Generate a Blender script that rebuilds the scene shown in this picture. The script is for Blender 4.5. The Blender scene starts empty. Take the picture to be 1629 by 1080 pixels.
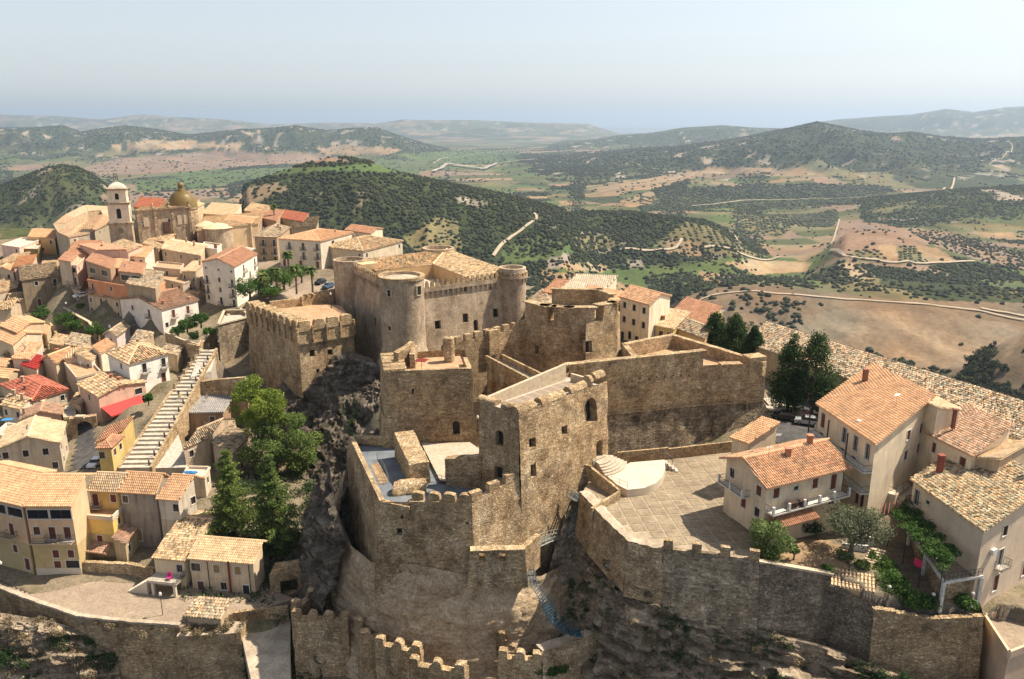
TANW, OCH, WHT, PNK, STN, DKS, YEL, BEI, CRM = (.56,.46,.335), (.54,.37,.18), (.72,.68,.61), (.55,.34,.27), (.33,.26,.18,.8), (.22,.17,.115,.9), (.50,.37,.15), (.60,.505,.375), (.66,.56,.42)
HS = [
 ((2,389),(30,393),(62,381),4.6,-1,'f',.0,(.62,.44,.37),'stage_paint','flat roofed pink house at the far left edge','..p','','near=0'),
 ((44,377),(88,379),(100,366),5.4,-1,'g0',1.5,OCH,'new','ochre house with orange roof left of the seminary','p.p/.p.','p',''),
 ((28,395),(60,396),(66,388),3.4,-1,'f',0,(.24,.18,.08,.6),'concrete','low olive brown box building in front of the ochre house','','',''),
 ((105,404),(153,406),(166,391),7.4,-2,'s0',1.7,(.54,.36,.29),'rust','pink house with a lower red roof and row of white windows','.WWW','',''),
 ((124,389),(171,388),(204,402),9.4,-2,'s0',1.0,(.54,.36,.29),'rust','upper red roof of the pink houses below the seminary','','.p.pp',''),
 ((172,390),(203,401),(228,395),7.6,-1,'s0',1.,(.52,.36,.29),'old','pink side wing with tan roof next to the red roofs','.pp','',''),
 ((96,418),(121,422),(140,404),7.2,-6,'f',0,(.58,.40,.33),'cotto_floor','tall pink corner house with glazed sunroom on top','WWW/ bb/.../p.d','p.p/...',''),
 ((92,414),(113,417),(126,407),8.2,4,'s0',.8,(.5,.4,.3),'rust','little rust roofed pavilion on top of the pink corner house','','',''),
 ((136,420),(176,428),(186,414),8.4,3,'s1',1.,(.36,.25,.17,.5),'rust','open roof pavilion with rust tiles on the orange terraced house, left one','LL','',''),
 ((188,432),(226,436),(234,424),7.8,2,'s0',1.,(.36,.30,.22,.5),'rust','open roof pavilion with rust tiles on the orange terraced house, right one','LL','',''),
 ((139,444),(246,462),(262,448),4.8,-3,'f',0,(.52,.24,.13),'cotto_floor','long orange house with roof terrace behind the stone arcaded house','b.p.p.p','',''),
 ((200,452),(248,460),(262,440),5.8,0,'s0',1.4,STN,'older','old tan tiled roof right of the orange terraced house','','',''),
 ((32,446),(95,438),(90,424),2.8,-6,'s0',1.5,DKS,'older','dark ruined stone house with mossy tile roof at the left','.p.b/.d..','',''),
 ((-12,432),(22,433),(40,418),2.6,-5,'g1',1.6,(.46,.37,.28),'new','house with tan orange gable at the far left, upper row','pp','',''),
 ((20,425),(52,420),(60,410),4.4,-4,'s0',1.2,(.5,.36,.3),'orange','bright orange roofed small house at the upper left','','',''),
 ((-10,420),(20,416),(50,406),4.6,-3,'s0',1.2,(.5,.4,.3),'cream','cream roofed house at the far left below the pink house','','',''),
 ((191,407),(231,410),(246,398),5.8,-1,'s0',1.2,(.60,.50,.42),'new','small white house with terracotta roof and two windows under the church','ppp','',''),
 ((182,375),(264,385),(292,372),7.0,2,'g0',1.3,TANW,'old','broad tan roof spreading below the bell tower','','',''),
 ((226,392),(252,396),(270,383),6.0,-1,'s1',1.2,STN,'old','stone house with tan tiled shed roof below the cathedral','p/.','',''),
 ((256,396),(320,407),(334,390),5.8,0,'g0',1.4,(.42,.33,.24,.6),'cream','wide cream roofed house with tall chimneys in front of the cathedral square','p.p.p','',''),
 ((318,392),(345,396),(352,388),6.8,2,'f',0,(.60,.54,.45),'cream','little white roof hut behind the white four storey house','','',''),
 ((244,424),(286,428),(292,419),4.8,-2,'f',0,(.48,.38,.30,.5),'cotto_floor','grey beige house with open terracotta roof terrace','p','',''),
 ((246,440),(290,450),(322,440),2.8,-4.2,'f',0,(.44,.37,.30,.6),'cotto_floor','grey beige row house with brown shutters left of the white four storey house','B.BB/s.s.','.B.B',''),
 ((288,432),(312,437),(330,420),4.6,-2,'s3',1.,(.45,.38,.29,.5),'cream','narrow house with cream roof squeezed left of the white four storey house','p.p','',''),
 ((320,417),(373,425),(410,404),9.2,-2.6,'g1',1.7,(.60,.55,.475,.15),'rust','white four storey house with red roof and many balconies','o.o.o/b.p.b/b.p.b/p.b.b','.b.b/b.b./p.p.',''),
 ((137,468),(190,477),(222,462),.4,-5.5,'s0',1.9,(.43,.345,.24,.5),'old','stone coloured house with pairs of arched windows and old tiles','p.aa.p/s.aa.s','',''),
 ((188,476),(256,493),(317,477),.9,-5.5,'g1',1.9,(.64,.58,.53,.15),'brown','long white house with brown red roof and gable facing the castle','.s.b./.b.s./...s','.B.B./p....',''),
 ((9,481),(62,473),(72,466),-3.4,-8,'g0',1.8,(.40,.32,.24,.5),'old','low house with tan tiled hip roof and one white framed window','...p','',''),
 ((-12,470),(28,458),(34,446),-1.6,-8,'s0',2.,(.42,.34,.25,.5),'old','house with long old tiled roof at the left edge','','',''),
 ((0,519),(45,503),(72,513),-4.8,-10,'g1',1.4,(.44,.34,.23,.4),'new','house with orange gable roofs at the left edge above the blank wall','','',''),
 ((-20,533),(28,515),(68,530),-6.6,-12,'g1',1.8,(.50,.43,.31,.25),'new','big beige house with long blank side wall at the left edge','','',''),
 ((58,528),(75,533),(82,522),-7.8,-12,'s0',.6,(.46,.37,.25,.4),'new','small lean-to with orange roof at the corner of the beige house','','',''),
 ((3,566),(30,560),(44,548),-9.6,-15,'s0',1.3,(.40,.32,.23,.5),'old','small tan tiled house behind the red roofs at the left','p','',''),
 ((17,571),(48,572),(70,556),-8.6,-14,'s0',1.8,(.52,.42,.36,.3),'salmon','house with pinkish red tiled roof at the left','','',''),
 ((33,581),(58,588),(76,574),-9.8,-15,'s0',1.,(.50,.40,.30,.4),(.34,.035,.03,.15),'small house with deep red painted metal roof','','',''),
 ((66,572),(98,566),(128,558),-8.2,-14.5,'s2',.9,(.48,.38,.26,.3),'new','house with tan orange roof and a small shuttered balcony door','','..',''),
 ((66,571),(88,579),(130,562),-8.4,-14.5,'g1',1.5,(.47,.385,.275,.3),'new','gabled house with tan roof and brown door in the lower left quarter','','.b',''),
 ((100,573),(122,600),(160,590),-8.6,-15,'f',0,(.45,.36,.27,.5),'cotto_floor','house with an open roof terrace full of potted plants','p.p/..','p',''),
 ((99,572),(125,569),(140,558),-7.8,-12,'s0',1.2,(.5,.4,.3),'cream','cream roof behind the planted roof terrace','','',''),
 ((146,556),(160,563),(184,549),-6.4,-12,'s1',.8,(.60,.52,.42),'new','small orange shed roof beside the white hip roofed house','p','',''),
 ((102,548),(134,554),(146,540),-6.6,-11,'s0',1.,STN,'older','small dark tiled roof beneath the garden trees','','',''),
 ((164,533),(186,536),(208,520),-5.2,-10,'g1',1.3,(.52,.44,.42,.3),'older','lavender plastered hut with patched tile roof','p','',''),
 ((168,562),(203,580),(269,562),-3.0,-9.6,'h',2.4,(.66,.64,.60,.15),'old','white two storey house with old tiled hip roof beside the long stairway','..p./..','.b.b/..d','',),
 ((0,612),(50,638),(110,620),-11.6,-16,'h',1.5,(.46,.38,.30,.4),(.42,.14,.09,.6),'house with faded red hip roof and a white flat end at the left','p','..p',''),
 ((-15,600),(15,603),(32,590),-11.2,-16,'g0',1.3,(.4,.32,.22,.5),'new','orange tiled roof cut by the left edge, middle row','','',''),
 ((0,645),(32,652),(62,636),-12.2,-17,'g0',1.4,(.56,.47,.36,.3),'old','house with tan tiled roof and two slim chimneys at the left','p.p','',''),
 ((20,628),(70,640),(86,622),-12.4,-17,'s0',1.1,(.46,.38,.28),'cream','wide pale tan roof in the middle of the left quarter','','',''),
 ((31,669),(100,660),(103,645),-12.6,-17,'g1',1.4,(.40,.25,.19,.4),'brown','house with brown patched roof and reddish gable','','',''),
 ((102,664),(120,661),(116,640),-12.8,-17,'f',0,(.46,.36,.22,.5),'concrete','narrow ochre strip house beside the arched alley','..','.s',''),
 ((-5,715),(97,705),(106,672),-10.4,-16.5,'g1',2.0,(.46,.38,.29,.5),'cream','large beige house with wide tan gable roof in the left foreground of the alley','p.p.p./.p.p','p.p/pp',''),
 ((122,612),(155,632),(234,608),-7.6,-13.5,'g0',1.2,(.50,.34,.26,.35),'old','pink house with tan tiles above the red awning','p','..W',''),
 ((150,705),(195,686),(216,672),-9.6,-14.6,'s0',1.6,YEL,'rust','yellow house with brown roof beside the foot of the stairway, upper part','p.','',''),
 ((152,714),(178,713),(198,694),-10.2,-15,'h',1.,(.54,.42,.17,.2),'rust','small yellow house end with hipped brown roof at the foot of the stairway','p.','sp',''),
 ((280,658),(356,656),(388,622),-8.2,-14,'s0',2.2,(.30,.195,.13,.9),(.36,.335,.32,.25),'brown stone warehouse with grey slab roof beside the stairway','....p.','','',),
 ((289,716),(333,697),(378,666),-9.4,-15,'g0',2.0,(.42,.33,.24,.6),'older','stone house with old tiled gable roof in front of the grey warehouse','p.','.p.',''),
 ((336,712),(368,724),(398,694),-11.0,-16,'s1',1.2,(.52,.45,.37,.5),'older','low whitish house end shaded by the pine','','d',''),
 ((290,757),(325,758),(333,742),-11.4,-15.5,'f',0,(.50,.42,.33,.5),'stage_paint','small house with blue tarpaulin on its roof terrace','','p',''),
 ((230,590),(262,600),(262,600),0,0,'skip',0,0,0,'','','',''),
 # row behind the palms
 ((403,377),(441,378),(462,362),11.,3.2,'h',1.8,(.36,.26,.165,.8),'older','brown stone palace with old tile roof left of the balcony house','.b.b/.b.b/.p.p','',''),
 ((441,380),(510,384),(562,370),12.4,3.4,'h',1.9,(.52,.46,.375,.4),'new','pale three storey palace with rows of white shuttered balconies and orange roof','.b.b.b/.b.b.b/d.d.d','.W..',''),
 ((509,392),(578,400),(642,383),9.6,3.4,'h',2.3,(.47,.39,.285,.4),'old','broad house with old tiled hip roof just left of the keep','b....b/..d...','p....p',''),
 ((548,366),(590,372),(610,364),8.5,3,'g0',1.2,TANW,'rust','low rust roof behind the palace with white balconies','','',''),
 ((88,452),(128,462),(136,448),.2,-6,'s0',1.,(.42,.33,.25,.5),'older','small mottled roof wedged between dark ruin and pink corner house','','',''),
 ((250,470),(300,476),(322,468),-1.0,-5,'s0',.8,(.40,.32,.26,.6),'old','low tiled lean-to in front of the grey beige row house','','',''),
 ((60,430),(92,428),(100,418),2.6,-4,'s0',1.,(.48,.38,.27),'cream','small cream roof behind the dark ruined house','','',''),
 ((170,425),(196,428),(206,418),6.6,0,'s0',1.,(.52,.38,.3),'new','small orange roof between the two open pavilions','','',''),
 ((-15,495),(18,492),(36,480),-4.2,-9,'g0',1.4,(.43,.34,.25,.4),'old','low house with old tan roof cut by the left edge, upper row','','',''),
 ((76,546),(104,552),(118,540),-8.4,-12,'s0',.8,STN,'old','tiny tan roofed store below the rubble terrace wall','','',''),
 ((118,566),(146,576),(160,560),-7.4,-12.5,'s1',.8,(.58,.50,.42,.3),'old','narrow pale house between planted roof terrace and white hip roof','.p','',''),
 ((-20,582),(8,584),(22,572),-10.6,-15,'g0',1.,(.45,.36,.27,.4),'new','orange roof cut by the left edge beside the red roofs','','',''),
 ((205,545),(232,550),(246,534),-5.2,-9,'s0',.9,STN,'older','dark patched lean-to roof behind the white hip roofed house','','',''),
 ((-10,690),(20,694),(40,676),-12.6,-17,'f',.0,(.62,.56,.46,.4),'concrete','pale low roof terrace at the lower left edge above the beige gable house','','',''),
 ((112,640),(128,646),(140,634),-11.4,-16,'s0',.8,(.45,.33,.24,.5),'old','small tan roof beside the arched gateway','','',''),
 ((255,560),(282,566),(292,556),-5.2,-9.5,'s0',.6,STN,'older','dark tiled shed between the white hip roofed house and the stairway','','',''),
]
import bpy, math, random
import numpy as np
from mathutils import Vector, Matrix
random.seed(7); rng = np.random.default_rng(7)
sc = bpy.context.scene
col = sc.collection
R = math.radians
# ---------------------------------------------------------------- camera
CAM = np.array([0., 0., 50.]); W, Hh, F = 1629., 1080., 1262.
PITCH = math.atan((540 - 192) / F)
cd = bpy.data.cameras.new('camera'); cam = bpy.data.objects.new('camera', cd); col.objects.link(cam)
cam.location = CAM; cam.rotation_euler = (R(90) - PITCH, 0, 0)
cd.sensor_width = 36; cd.lens = 36 * F / W; cd.clip_start = 1; cd.clip_end = 400000
sc.camera = cam
# ---------------------------------------------------------------- sky and sun
SUN_EL, SUN_AZ = R(55), R(72)
wd = bpy.data.worlds.new('World'); sc.world = wd; wd.use_nodes = True
nt = wd.node_tree; nt.nodes.clear()
sky = nt.nodes.new('ShaderNodeTexSky'); sky.sky_type = 'NISHITA'; sky.sun_disc = False
sky.sun_elevation = SUN_EL; sky.sun_rotation = SUN_AZ; sky.altitude = 300
sky.air_density = 1.0; sky.dust_density = 1.2; sky.ozone_density = 1.0
bg = nt.nodes.new('ShaderNodeBackground'); bg.inputs[1].default_value = SKY_STRENGTH = 0.092
wo = nt.nodes.new('ShaderNodeOutputWorld')
hs_ = nt.nodes.new('ShaderNodeHueSaturation'); hs_.inputs['Saturation'].default_value = .42; nt.links.new(sky.outputs[0], hs_.inputs['Color']); nt.links.new(hs_.outputs[0], bg.inputs[0]); nt.links.new(bg.outputs[0], wo.inputs[0])
sl = bpy.data.lights.new('sun', 'SUN'); so = bpy.data.objects.new('sun', sl); col.objects.link(so)
sl.energy = 5.0; sl.angle = R(0.53); sl.color = (1, .885, .72)
sdir = Vector((math.sin(SUN_AZ) * math.cos(SUN_EL), math.cos(SUN_AZ) * math.cos(SUN_EL), math.sin(SUN_EL)))
so.rotation_euler = sdir.to_track_quat('Z', 'Y').to_euler(); so.location = (0, 0, 120)
vs = sc.view_settings; vs.view_transform = 'Standard'; vs.look = 'None'; vs.gamma = 1; vs.exposure = 0.78; vs.use_curve_mapping = False
sc.cycles.max_bounces = 5; sc.cycles.diffuse_bounces = 3; sc.cycles.glossy_bounces = 2; sc.cycles.transparent_max_bounces = 6
sc.cycles.volume_bounces = 0; sc.cycles.caustics_reflective = False; sc.cycles.caustics_refractive = False
# ---------------------------------------------------------------- points from the survey of the photograph
cp, sp_ = math.cos(PITCH), math.sin(PITCH)
def ray(px, py):
    a, b = (px - W / 2) / F, (Hh / 2 - py) / F
    return np.array([a, cp + b * sp_, -sp_ + b * cp])
def Z(px, py, z):
    d = ray(px, py); return CAM + d * ((z - CAM[2]) / d[2])
def Y(px, py, y):
    d = ray(px, py); return CAM + d * (y / d[1])
def pix(p):
    d = np.asarray(p) - CAM
    dep = d[..., 1] * cp - d[..., 2] * sp_; up = d[..., 1] * sp_ + d[..., 2] * cp
    return W / 2 + F * d[..., 0] / dep, Hh / 2 - F * up / dep
def V3(p, z=None): return np.array([p[0], p[1], p[2] if z is None else z], float)
# ---------------------------------------------------------------- noise
_perm = np.random.default_rng(3).random((64, 64, 64)).astype(np.float32)
def vnoise(p):
    p = np.asarray(p, float); i = np.floor(p).astype(int); f = p - i; f = f * f * (3 - 2 * f); i &= 63; j = (i + 1) & 63
    x0, y0, z0 = i[..., 0], i[..., 1], i[..., 2]; x1, y1, z1 = j[..., 0], j[..., 1], j[..., 2]
    fx, fy, fz = f[..., 0], f[..., 1], f[..., 2]
    a = _perm[x0, y0, z0] * (1 - fx) + _perm[x1, y0, z0] * fx; b = _perm[x0, y1, z0] * (1 - fx) + _perm[x1, y1, z0] * fx
    c = _perm[x0, y0, z1] * (1 - fx) + _perm[x1, y0, z1] * fx; d = _perm[x0, y1, z1] * (1 - fx) + _perm[x1, y1, z1] * fx
    return (a * (1 - fy) + b * fy) * (1 - fz) + (c * (1 - fy) + d * fy) * fz
def fbm(p, o=4):
    p = np.asarray(p, float); s = 0; a = 1; t = 0
    for k in range(o): s = s + a * vnoise(p * 2 ** k + 17.3 * k); t += a; a *= .5
    return s / t * 2 - 1
def vdisp(p, size, amp, o=3):
    p = np.asarray(p, float) / size
    return np.stack([fbm(p, o), fbm(p + 31.7, o), fbm(p + 57.1, o) * .6], -1) * amp
# ---------------------------------------------------------------- materials
MATS = {}
def mat(name, rough=.9, spec=.2):
    m = bpy.data.materials.new(name); m.use_nodes = True; t = m.node_tree
    b = t.nodes['Principled BSDF']; b.inputs['Roughness'].default_value = rough
    b.inputs['Specular IOR Level'].default_value = spec; MATS[name] = m
    return m, t, b
def N(t, kind, **kw):
    n = t.nodes.new(kind)
    for k, v in kw.items():
        if k.startswith('i_'): n.inputs[k[2:].replace('_', ' ')].default_value = v
        elif k.startswith('n'): n.inputs[int(k[1:])].default_value = v
        else: setattr(n, k, v)
    return n
def L(t, a, b): t.links.new(a, b)
def pos(t, scale=(1, 1, 1), out='Position'):
    g = N(t, 'ShaderNodeNewGeometry'); mp = N(t, 'ShaderNodeMapping'); mp.inputs['Scale'].default_value = scale
    L(t, g.outputs[out], mp.inputs[0]); return mp.outputs[0]
def noise(t, vec, scale, detail=4, rough=.55, dist=0):
    n = N(t, 'ShaderNodeTexNoise'); n.inputs['Scale'].default_value = scale; n.inputs['Detail'].default_value = detail
    n.inputs['Roughness'].default_value = rough; n.inputs['Distortion'].default_value = dist; L(t, vec, n.inputs['Vector']); return n.outputs[0]
def ramp(t, fac, stops):
    r = N(t, 'ShaderNodeValToRGB'); el = r.color_ramp.elements
    while len(el) < len(stops): el.new(.5)
    for e, (p, c) in zip(el, stops):
        e.position = p; e.color = (*c, 1) if isinstance(c, tuple) else (c, c, c, 1)
    L(t, fac, r.inputs[0]); return r.outputs[0]
def mix(t, a, b, fac, mode='MIX'):
    m = N(t, 'ShaderNodeMix', data_type='RGBA', blend_type=mode)
    for s, v in ((6, a), (7, b), (0, fac)):
        if hasattr(v, 'links'): L(t, v, m.inputs[s])
        else: m.inputs[s].default_value = (*v, 1) if isinstance(v, tuple) else v
    return m.outputs[2]
def bump(t, b, h, strength=.5, dist=.1):
    n = N(t, 'ShaderNodeBump'); n.inputs['Strength'].default_value = strength; n.inputs['Distance'].default_value = dist
    L(t, h, n.inputs['Height']); L(t, n.outputs[0], b.inputs['Normal'])
def math_(t, op, a, b=0.):
    m = N(t, 'ShaderNodeMath', operation=op)
    for s, v in ((0, a), (1, b)):
        if hasattr(v, 'links'): L(t, v, m.inputs[s])
        else: m.inputs[s].default_value = v
    return m.outputs[0]
def voro(t, vec, scale, feat='F1', rand=1.):
    v = N(t, 'ShaderNodeTexVoronoi', feature=feat); v.inputs['Scale'].default_value = scale; v.inputs['Randomness'].default_value = rand
    L(t, vec, v.inputs['Vector']); return v

def masonry(name, c_dark, c_mid, c_light, stone=2.2, stain=.55, joint=.6, bstr=.8, stainc=(.05, .045, .04), rubble=1., fine=1.):
    m, t, b = mat(name, .95, .1)
    p = pos(t, (1, 1, 1.9)); pp = pos(t)
    big = noise(t, pp, .09, 5, .6); med = noise(t, pp, .6, 5, .65); fin = noise(t, pp, 4.5, 3, .7)
    base = ramp(t, mix(t, med, noise(t, pp, .17, 6, .6, .5), .45), [(.36, c_dark), (.5, c_mid), (.63, c_light)])
    base = mix(t, base, ramp(t, noise(t, pos(t, (1, 1, .6)), .28, 7, .7, .7), [(.33, .42), (.48, .95), (.62, 1.12)]), .8, 'MULTIPLY')
    v = voro(t, p, stone); sep = N(t, 'ShaderNodeSeparateColor'); L(t, v.outputs['Color'], sep.inputs[0])
    stone_t = ramp(t, sep.outputs[0], [(0, .55), (.5, 1.), (.85, 1.15), (1, 1.65)])
    base = mix(t, base, stone_t, .85 * rubble, 'MULTIPLY')
    ve = voro(t, p, stone, 'DISTANCE_TO_EDGE'); jt = ramp(t, ve.outputs['Distance'], [(0, .42), (.09, 1.)])
    base = mix(t, base, jt, joint, 'MULTIPLY')
    fr = ramp(t, fin, [(.32, .5), (.68, 1.4)]); base = mix(t, base, fr, .85, 'MULTIPLY')
    cs_ = noise(t, pos(t, (.25, .25, 2.2)), 1.6, 3, .6); base = mix(t, base, ramp(t, cs_, [(.35, .72), (.65, 1.18)]), .7 * rubble, 'MULTIPLY')
    st = noise(t, pos(t, (1, 1, .13)), .75, 5, .6)
    sm = ramp(t, st, [(.42, 1.), (.64, 0.)]); bm = ramp(t, big, [(.38, 1.), (.62, .25)])
    k = mix(t, sm, bm, 1., 'MULTIPLY'); inv = N(t, 'ShaderNodeInvert'); L(t, k, inv.inputs['Color'])
    f = math_(t, 'MULTIPLY', inv.outputs[0], stain)
    f2 = ramp(t, big, [(.3, 0.), (.75, .4)]);
    base = mix(t, base, (*stainc,)[:3], f)
    # patches of pale lime and lichen
    li = ramp(t, noise(t, pp, 1.7, 6, .7), [(.58, 0.), (.68, .75)]); base = mix(t, base, c_light, li)
    L(t, base, b.inputs['Base Color'])
    h1 = mix(t, jt, stone_t, .3); h = mix(t, h1, fin, .45)
    bump(t, b, h, min(1., bstr * 1.2), .38 * fine); return m
masonry('castle_stone', (.38, .245, .13), (.64, .45, .26), (.82, .64, .41), 2.6, .30, .35, 1., rubble=.8)
masonry('castle_stone_pale', (.44, .295, .155), (.62, .44, .255), (.75, .575, .36), 2.6, .22, .35, .9, rubble=.8)
masonry('castle_render', (.42, .31, .205), (.54, .41, .28), (.66, .53, .39), 1.3, .42, .12, .35, (.11, .09, .072), .15)
masonry('rubble_wall', (.26, .20, .14), (.40, .31, .215), (.56, .45, .32), 3.0, .40)
masonry('old_masonry', (.16, .115, .07), (.36, .27, .175), (.62, .50, .35), 2.0, .45, .4, 1.)
masonry('grey_wall', (.30, .225, .15), (.46, .355, .24), (.62, .50, .35), 2.0, .45, .25, .5)
masonry('church_stone', (.34, .24, .14), (.45, .33, .20), (.54, .41, .27), 1.0, .32, .2, .3)

def rockmat(name, a, b_, c, veg=.35, stf=1.):
    m, t, b = mat(name, .95, .1); pp = pos(t)
    st = noise(t, pos(t, (.35, .35, 1.6)), .5, 6, .65, .6); med = noise(t, pp, .35, 7, .7, .8); fin = noise(t, pp, 2.8, 5, .75)
    base = ramp(t, med, [(.3, a), (.5, b_), (.7, c)])
    base = mix(t, base, ramp(t, st, [(.35, .5), (.6, 1.15)]), .75 * stf, 'MULTIPLY')
    base = mix(t, base, ramp(t, fin, [(.3, .5), (.65, 1.35)]), .8, 'MULTIPLY')
    wv = N(t, 'ShaderNodeVectorMath', operation='MULTIPLY_ADD'); nz = N(t, 'ShaderNodeTexNoise'); nz.inputs['Scale'].default_value = .35; nz.inputs['Detail'].default_value = 5; L(t, pp, nz.inputs['Vector']); L(t, nz.outputs['Color'], wv.inputs[0]); wv.inputs[1].default_value = (6, 6, 6); L(t, pp, wv.inputs[2]); cr = voro(t, wv.outputs[0], .4, 'DISTANCE_TO_EDGE'); base = mix(t, base, ramp(t, cr.outputs['Distance'], [(0, .4), (.035, 1.)]), .55, 'MULTIPLY')
    base = mix(t, base, ramp(t, noise(t, pos(t, (.12, .12, 1.3)), 1.1, 5, .6, .5), [(.38, .45), (.5, 1.), (.62, 1.25)]), .8 * stf, 'MULTIPLY')
    ve = ramp(t, noise(t, pp, .22, 5, .7), [(.56, 0.), (.64, 1.)]); base = mix(t, base, (.045, .05, .018), math_(t, 'MULTIPLY', ve, veg))
    L(t, base, b.inputs['Base Color']); bump(t, b, mix(t, mix(t, fin, med, .5), st, .4), 1., .9); return m
rockmat('rock', (.15, .115, .08), (.34, .265, .185), (.58, .48, .35))
rockmat('rock_brown', (.32, .225, .135), (.50, .37, .24), (.66, .52, .36), .10, .22)
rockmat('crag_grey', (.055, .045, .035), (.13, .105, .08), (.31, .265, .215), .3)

def plaster():
    m, t, b = mat('plaster', .9, .15); o = N(t, 'ShaderNodeObjectInfo'); pp = pos(t)
    big = noise(t, pp, .45, 5, .6); st = noise(t, pos(t, (1.3, 1.3, .16)), 1.1, 4, .6); fin = noise(t, pp, 6, 3, .6)
    c = mix(t, o.outputs['Color'], ramp(t, big, [(.3, .84), (.7, 1.22)]), .8, 'MULTIPLY')
    c = mix(t, c, (1.18, 1.16, 1.12), 1., 'MULTIPLY')
    c = mix(t, c, ramp(t, fin, [(.3, .88), (.7, 1.08)]), .8, 'MULTIPLY')
    f = math_(t, 'MULTIPLY', ramp(t, st, [(.5, 0.), (.72, .8)]), o.outputs['Alpha'])
    c = mix(t, c, (.12, .095, .075), f); pk = ramp(t, noise(t, pp, .9, 6, .7), [(.60, 0.), (.66, .8)])
    c = mix(t, c, (.27, .22, .165), math_(t, 'MULTIPLY', pk, o.outputs['Alpha']))
    L(t, c, b.inputs['Base Color']); bump(t, b, fin, .25, .03)
plaster()
def tiles():
    m, t, b = mat('roof_tile', .88, .15); o = N(t, 'ShaderNodeObjectInfo'); a = N(t, 'ShaderNodeAttribute', attribute_name='tint')
    pp = pos(t); big = noise(t, pp, .5, 5, .6)
    var = mix(t, (1., 1., 1.), ramp(t, a.outputs['Fac'], [(0, .32), (.25, .75), (.6, 1.05), (.9, 1.3), (1, 1.5)]), o.outputs['Alpha'])
    c = mix(t, o.outputs['Color'], var, 1., 'MULTIPLY')
    a2 = N(t, 'ShaderNodeMath', operation='FRACT'); L(t, math_(t, 'MULTIPLY', a.outputs['Fac'], 7.31), a2.inputs[0])
    hue = ramp(t, a2.outputs[0], [(0, (.80, .95, 1.05)), (.5, (1., 1., 1.)), (1, (1.15, .95, .82))])
    c = mix(t, c, hue, o.outputs['Alpha'], 'MULTIPLY')
    c = mix(t, c, ramp(t, big, [(.3, .74), (.7, 1.14)]), .8, 'MULTIPLY')
    lich = math_(t, 'MULTIPLY', ramp(t, noise(t, pp, 1.5, 6, .75), [(.56, 0.), (.66, .75)]), o.outputs['Alpha'])
    c = mix(t, c, (.19, .17, .11), lich)
    L(t, c, b.inputs['Base Color']); bump(t, b, noise(t, pp, 12, 2), .3, .03)
tiles()
def flat(name, c, rough=.8, metal=0, var=.25, sc_=2.):
    m, t, b = mat(name, rough, .3); b.inputs['Metallic'].default_value = metal
    L(t, mix(t, c, ramp(t, noise(t, pos(t), sc_, 5, .6), [(.3, 1 - var), (.7, 1 + var)]), 1., 'MULTIPLY'), b.inputs['Base Color']); return m
flat('metal_dark', (.06, .055, .05), .5, .4); flat('metal_pale', (.24, .25, .24), .4, .6); flat('metal_blue', (.03, .075, .11), .5, .3)
flat('white_paint', (.62, .59, .54)); flat('concrete', (.42, .37, .31), .9, 0, .3); flat('stage_paint', (.56, .48, .375), .8, 0, .12, .6)
flat('asphalt', (.075, .072, .07), .9, 0, .35, .8); flat('cotto_floor', (.44, .27, .155), .85, 0, .25, .7)
flat('blue_deck', (.15, .17, .19), .7, 0, .3, .6); flat('cloth_red', (.50, .05, .045), .8, 0, .12); flat('cloth_blue', (.05, .22, .45), .7)
flat('bronze', (.17, .115, .035), .45, 0, .4, 3.); flat('skin', (.45, .28, .2)); flat('tyre', (.02, .02, .02)); flat('bark', (.14, .10, .07), .9, 0, .4, 3)
flat('soil', (.30, .205, .12), .95, 0, .3, .8); flat('stone_trim', (.50, .40, .28), .9, 0, .25, 1.5); flat('plaster_white', (.70, .67, .62), .85, 0, .15)
def objcol(name, rough=.6, var=.2, metal=0., spec=.3):
    m, t, b = mat(name, rough, spec); o = N(t, 'ShaderNodeObjectInfo'); b.inputs['Metallic'].default_value = metal
    L(t, mix(t, o.outputs['Color'], ramp(t, noise(t, pos(t), 3, 4, .6), [(.3, 1 - var), (.7, 1 + var)]), 1., 'MULTIPLY'), b.inputs['Base Color'])
objcol('painted'); objcol('fabric', .9); objcol('car_paint', .25, .03, .2, .6)
m, t, b = mat('glass', .12, .6); b.inputs['Base Color'].default_value = (.022, .026, .03, 1)
def paving(name, c1, c2, s):
    m, t, b = mat(name, .9, .15); pp = pos(t)
    n = noise(t, pp, .35, 6, .65); f = noise(t, pp, 5, 4, .7); o = voro(t, pp, s); sp = N(t, 'ShaderNodeSeparateColor'); L(t, o.outputs['Color'], sp.inputs[0])
    c = ramp(t, n, [(.3, c1), (.7, c2)]); c = mix(t, c, ramp(t, f, [(.3, .7), (.7, 1.2)]), .8, 'MULTIPLY')
    c = mix(t, c, ramp(t, sp.outputs[0], [(0, .8), (1, 1.15)]), .8, 'MULTIPLY'); L(t, c, b.inputs['Base Color']); bump(t, b, f, .4, .04)
paving('paving_slab', (.21, .165, .11), (.35, .28, .195), 1.5); paving('paving_pale', (.40, .335, .255), (.52, .44, .34), 3.); paving('paving_brick', (.26, .20, .145), (.36, .28, .205), 4.)
paving('paving_joint', (.30, .24, .17), (.44, .36, .26), 2.)
paving('stair_stone', (.42, .36, .28), (.56, .49, .39), 2.); paving('rubble_top', (.30, .24, .17), (.56, .47, .36), 3.5)
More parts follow.
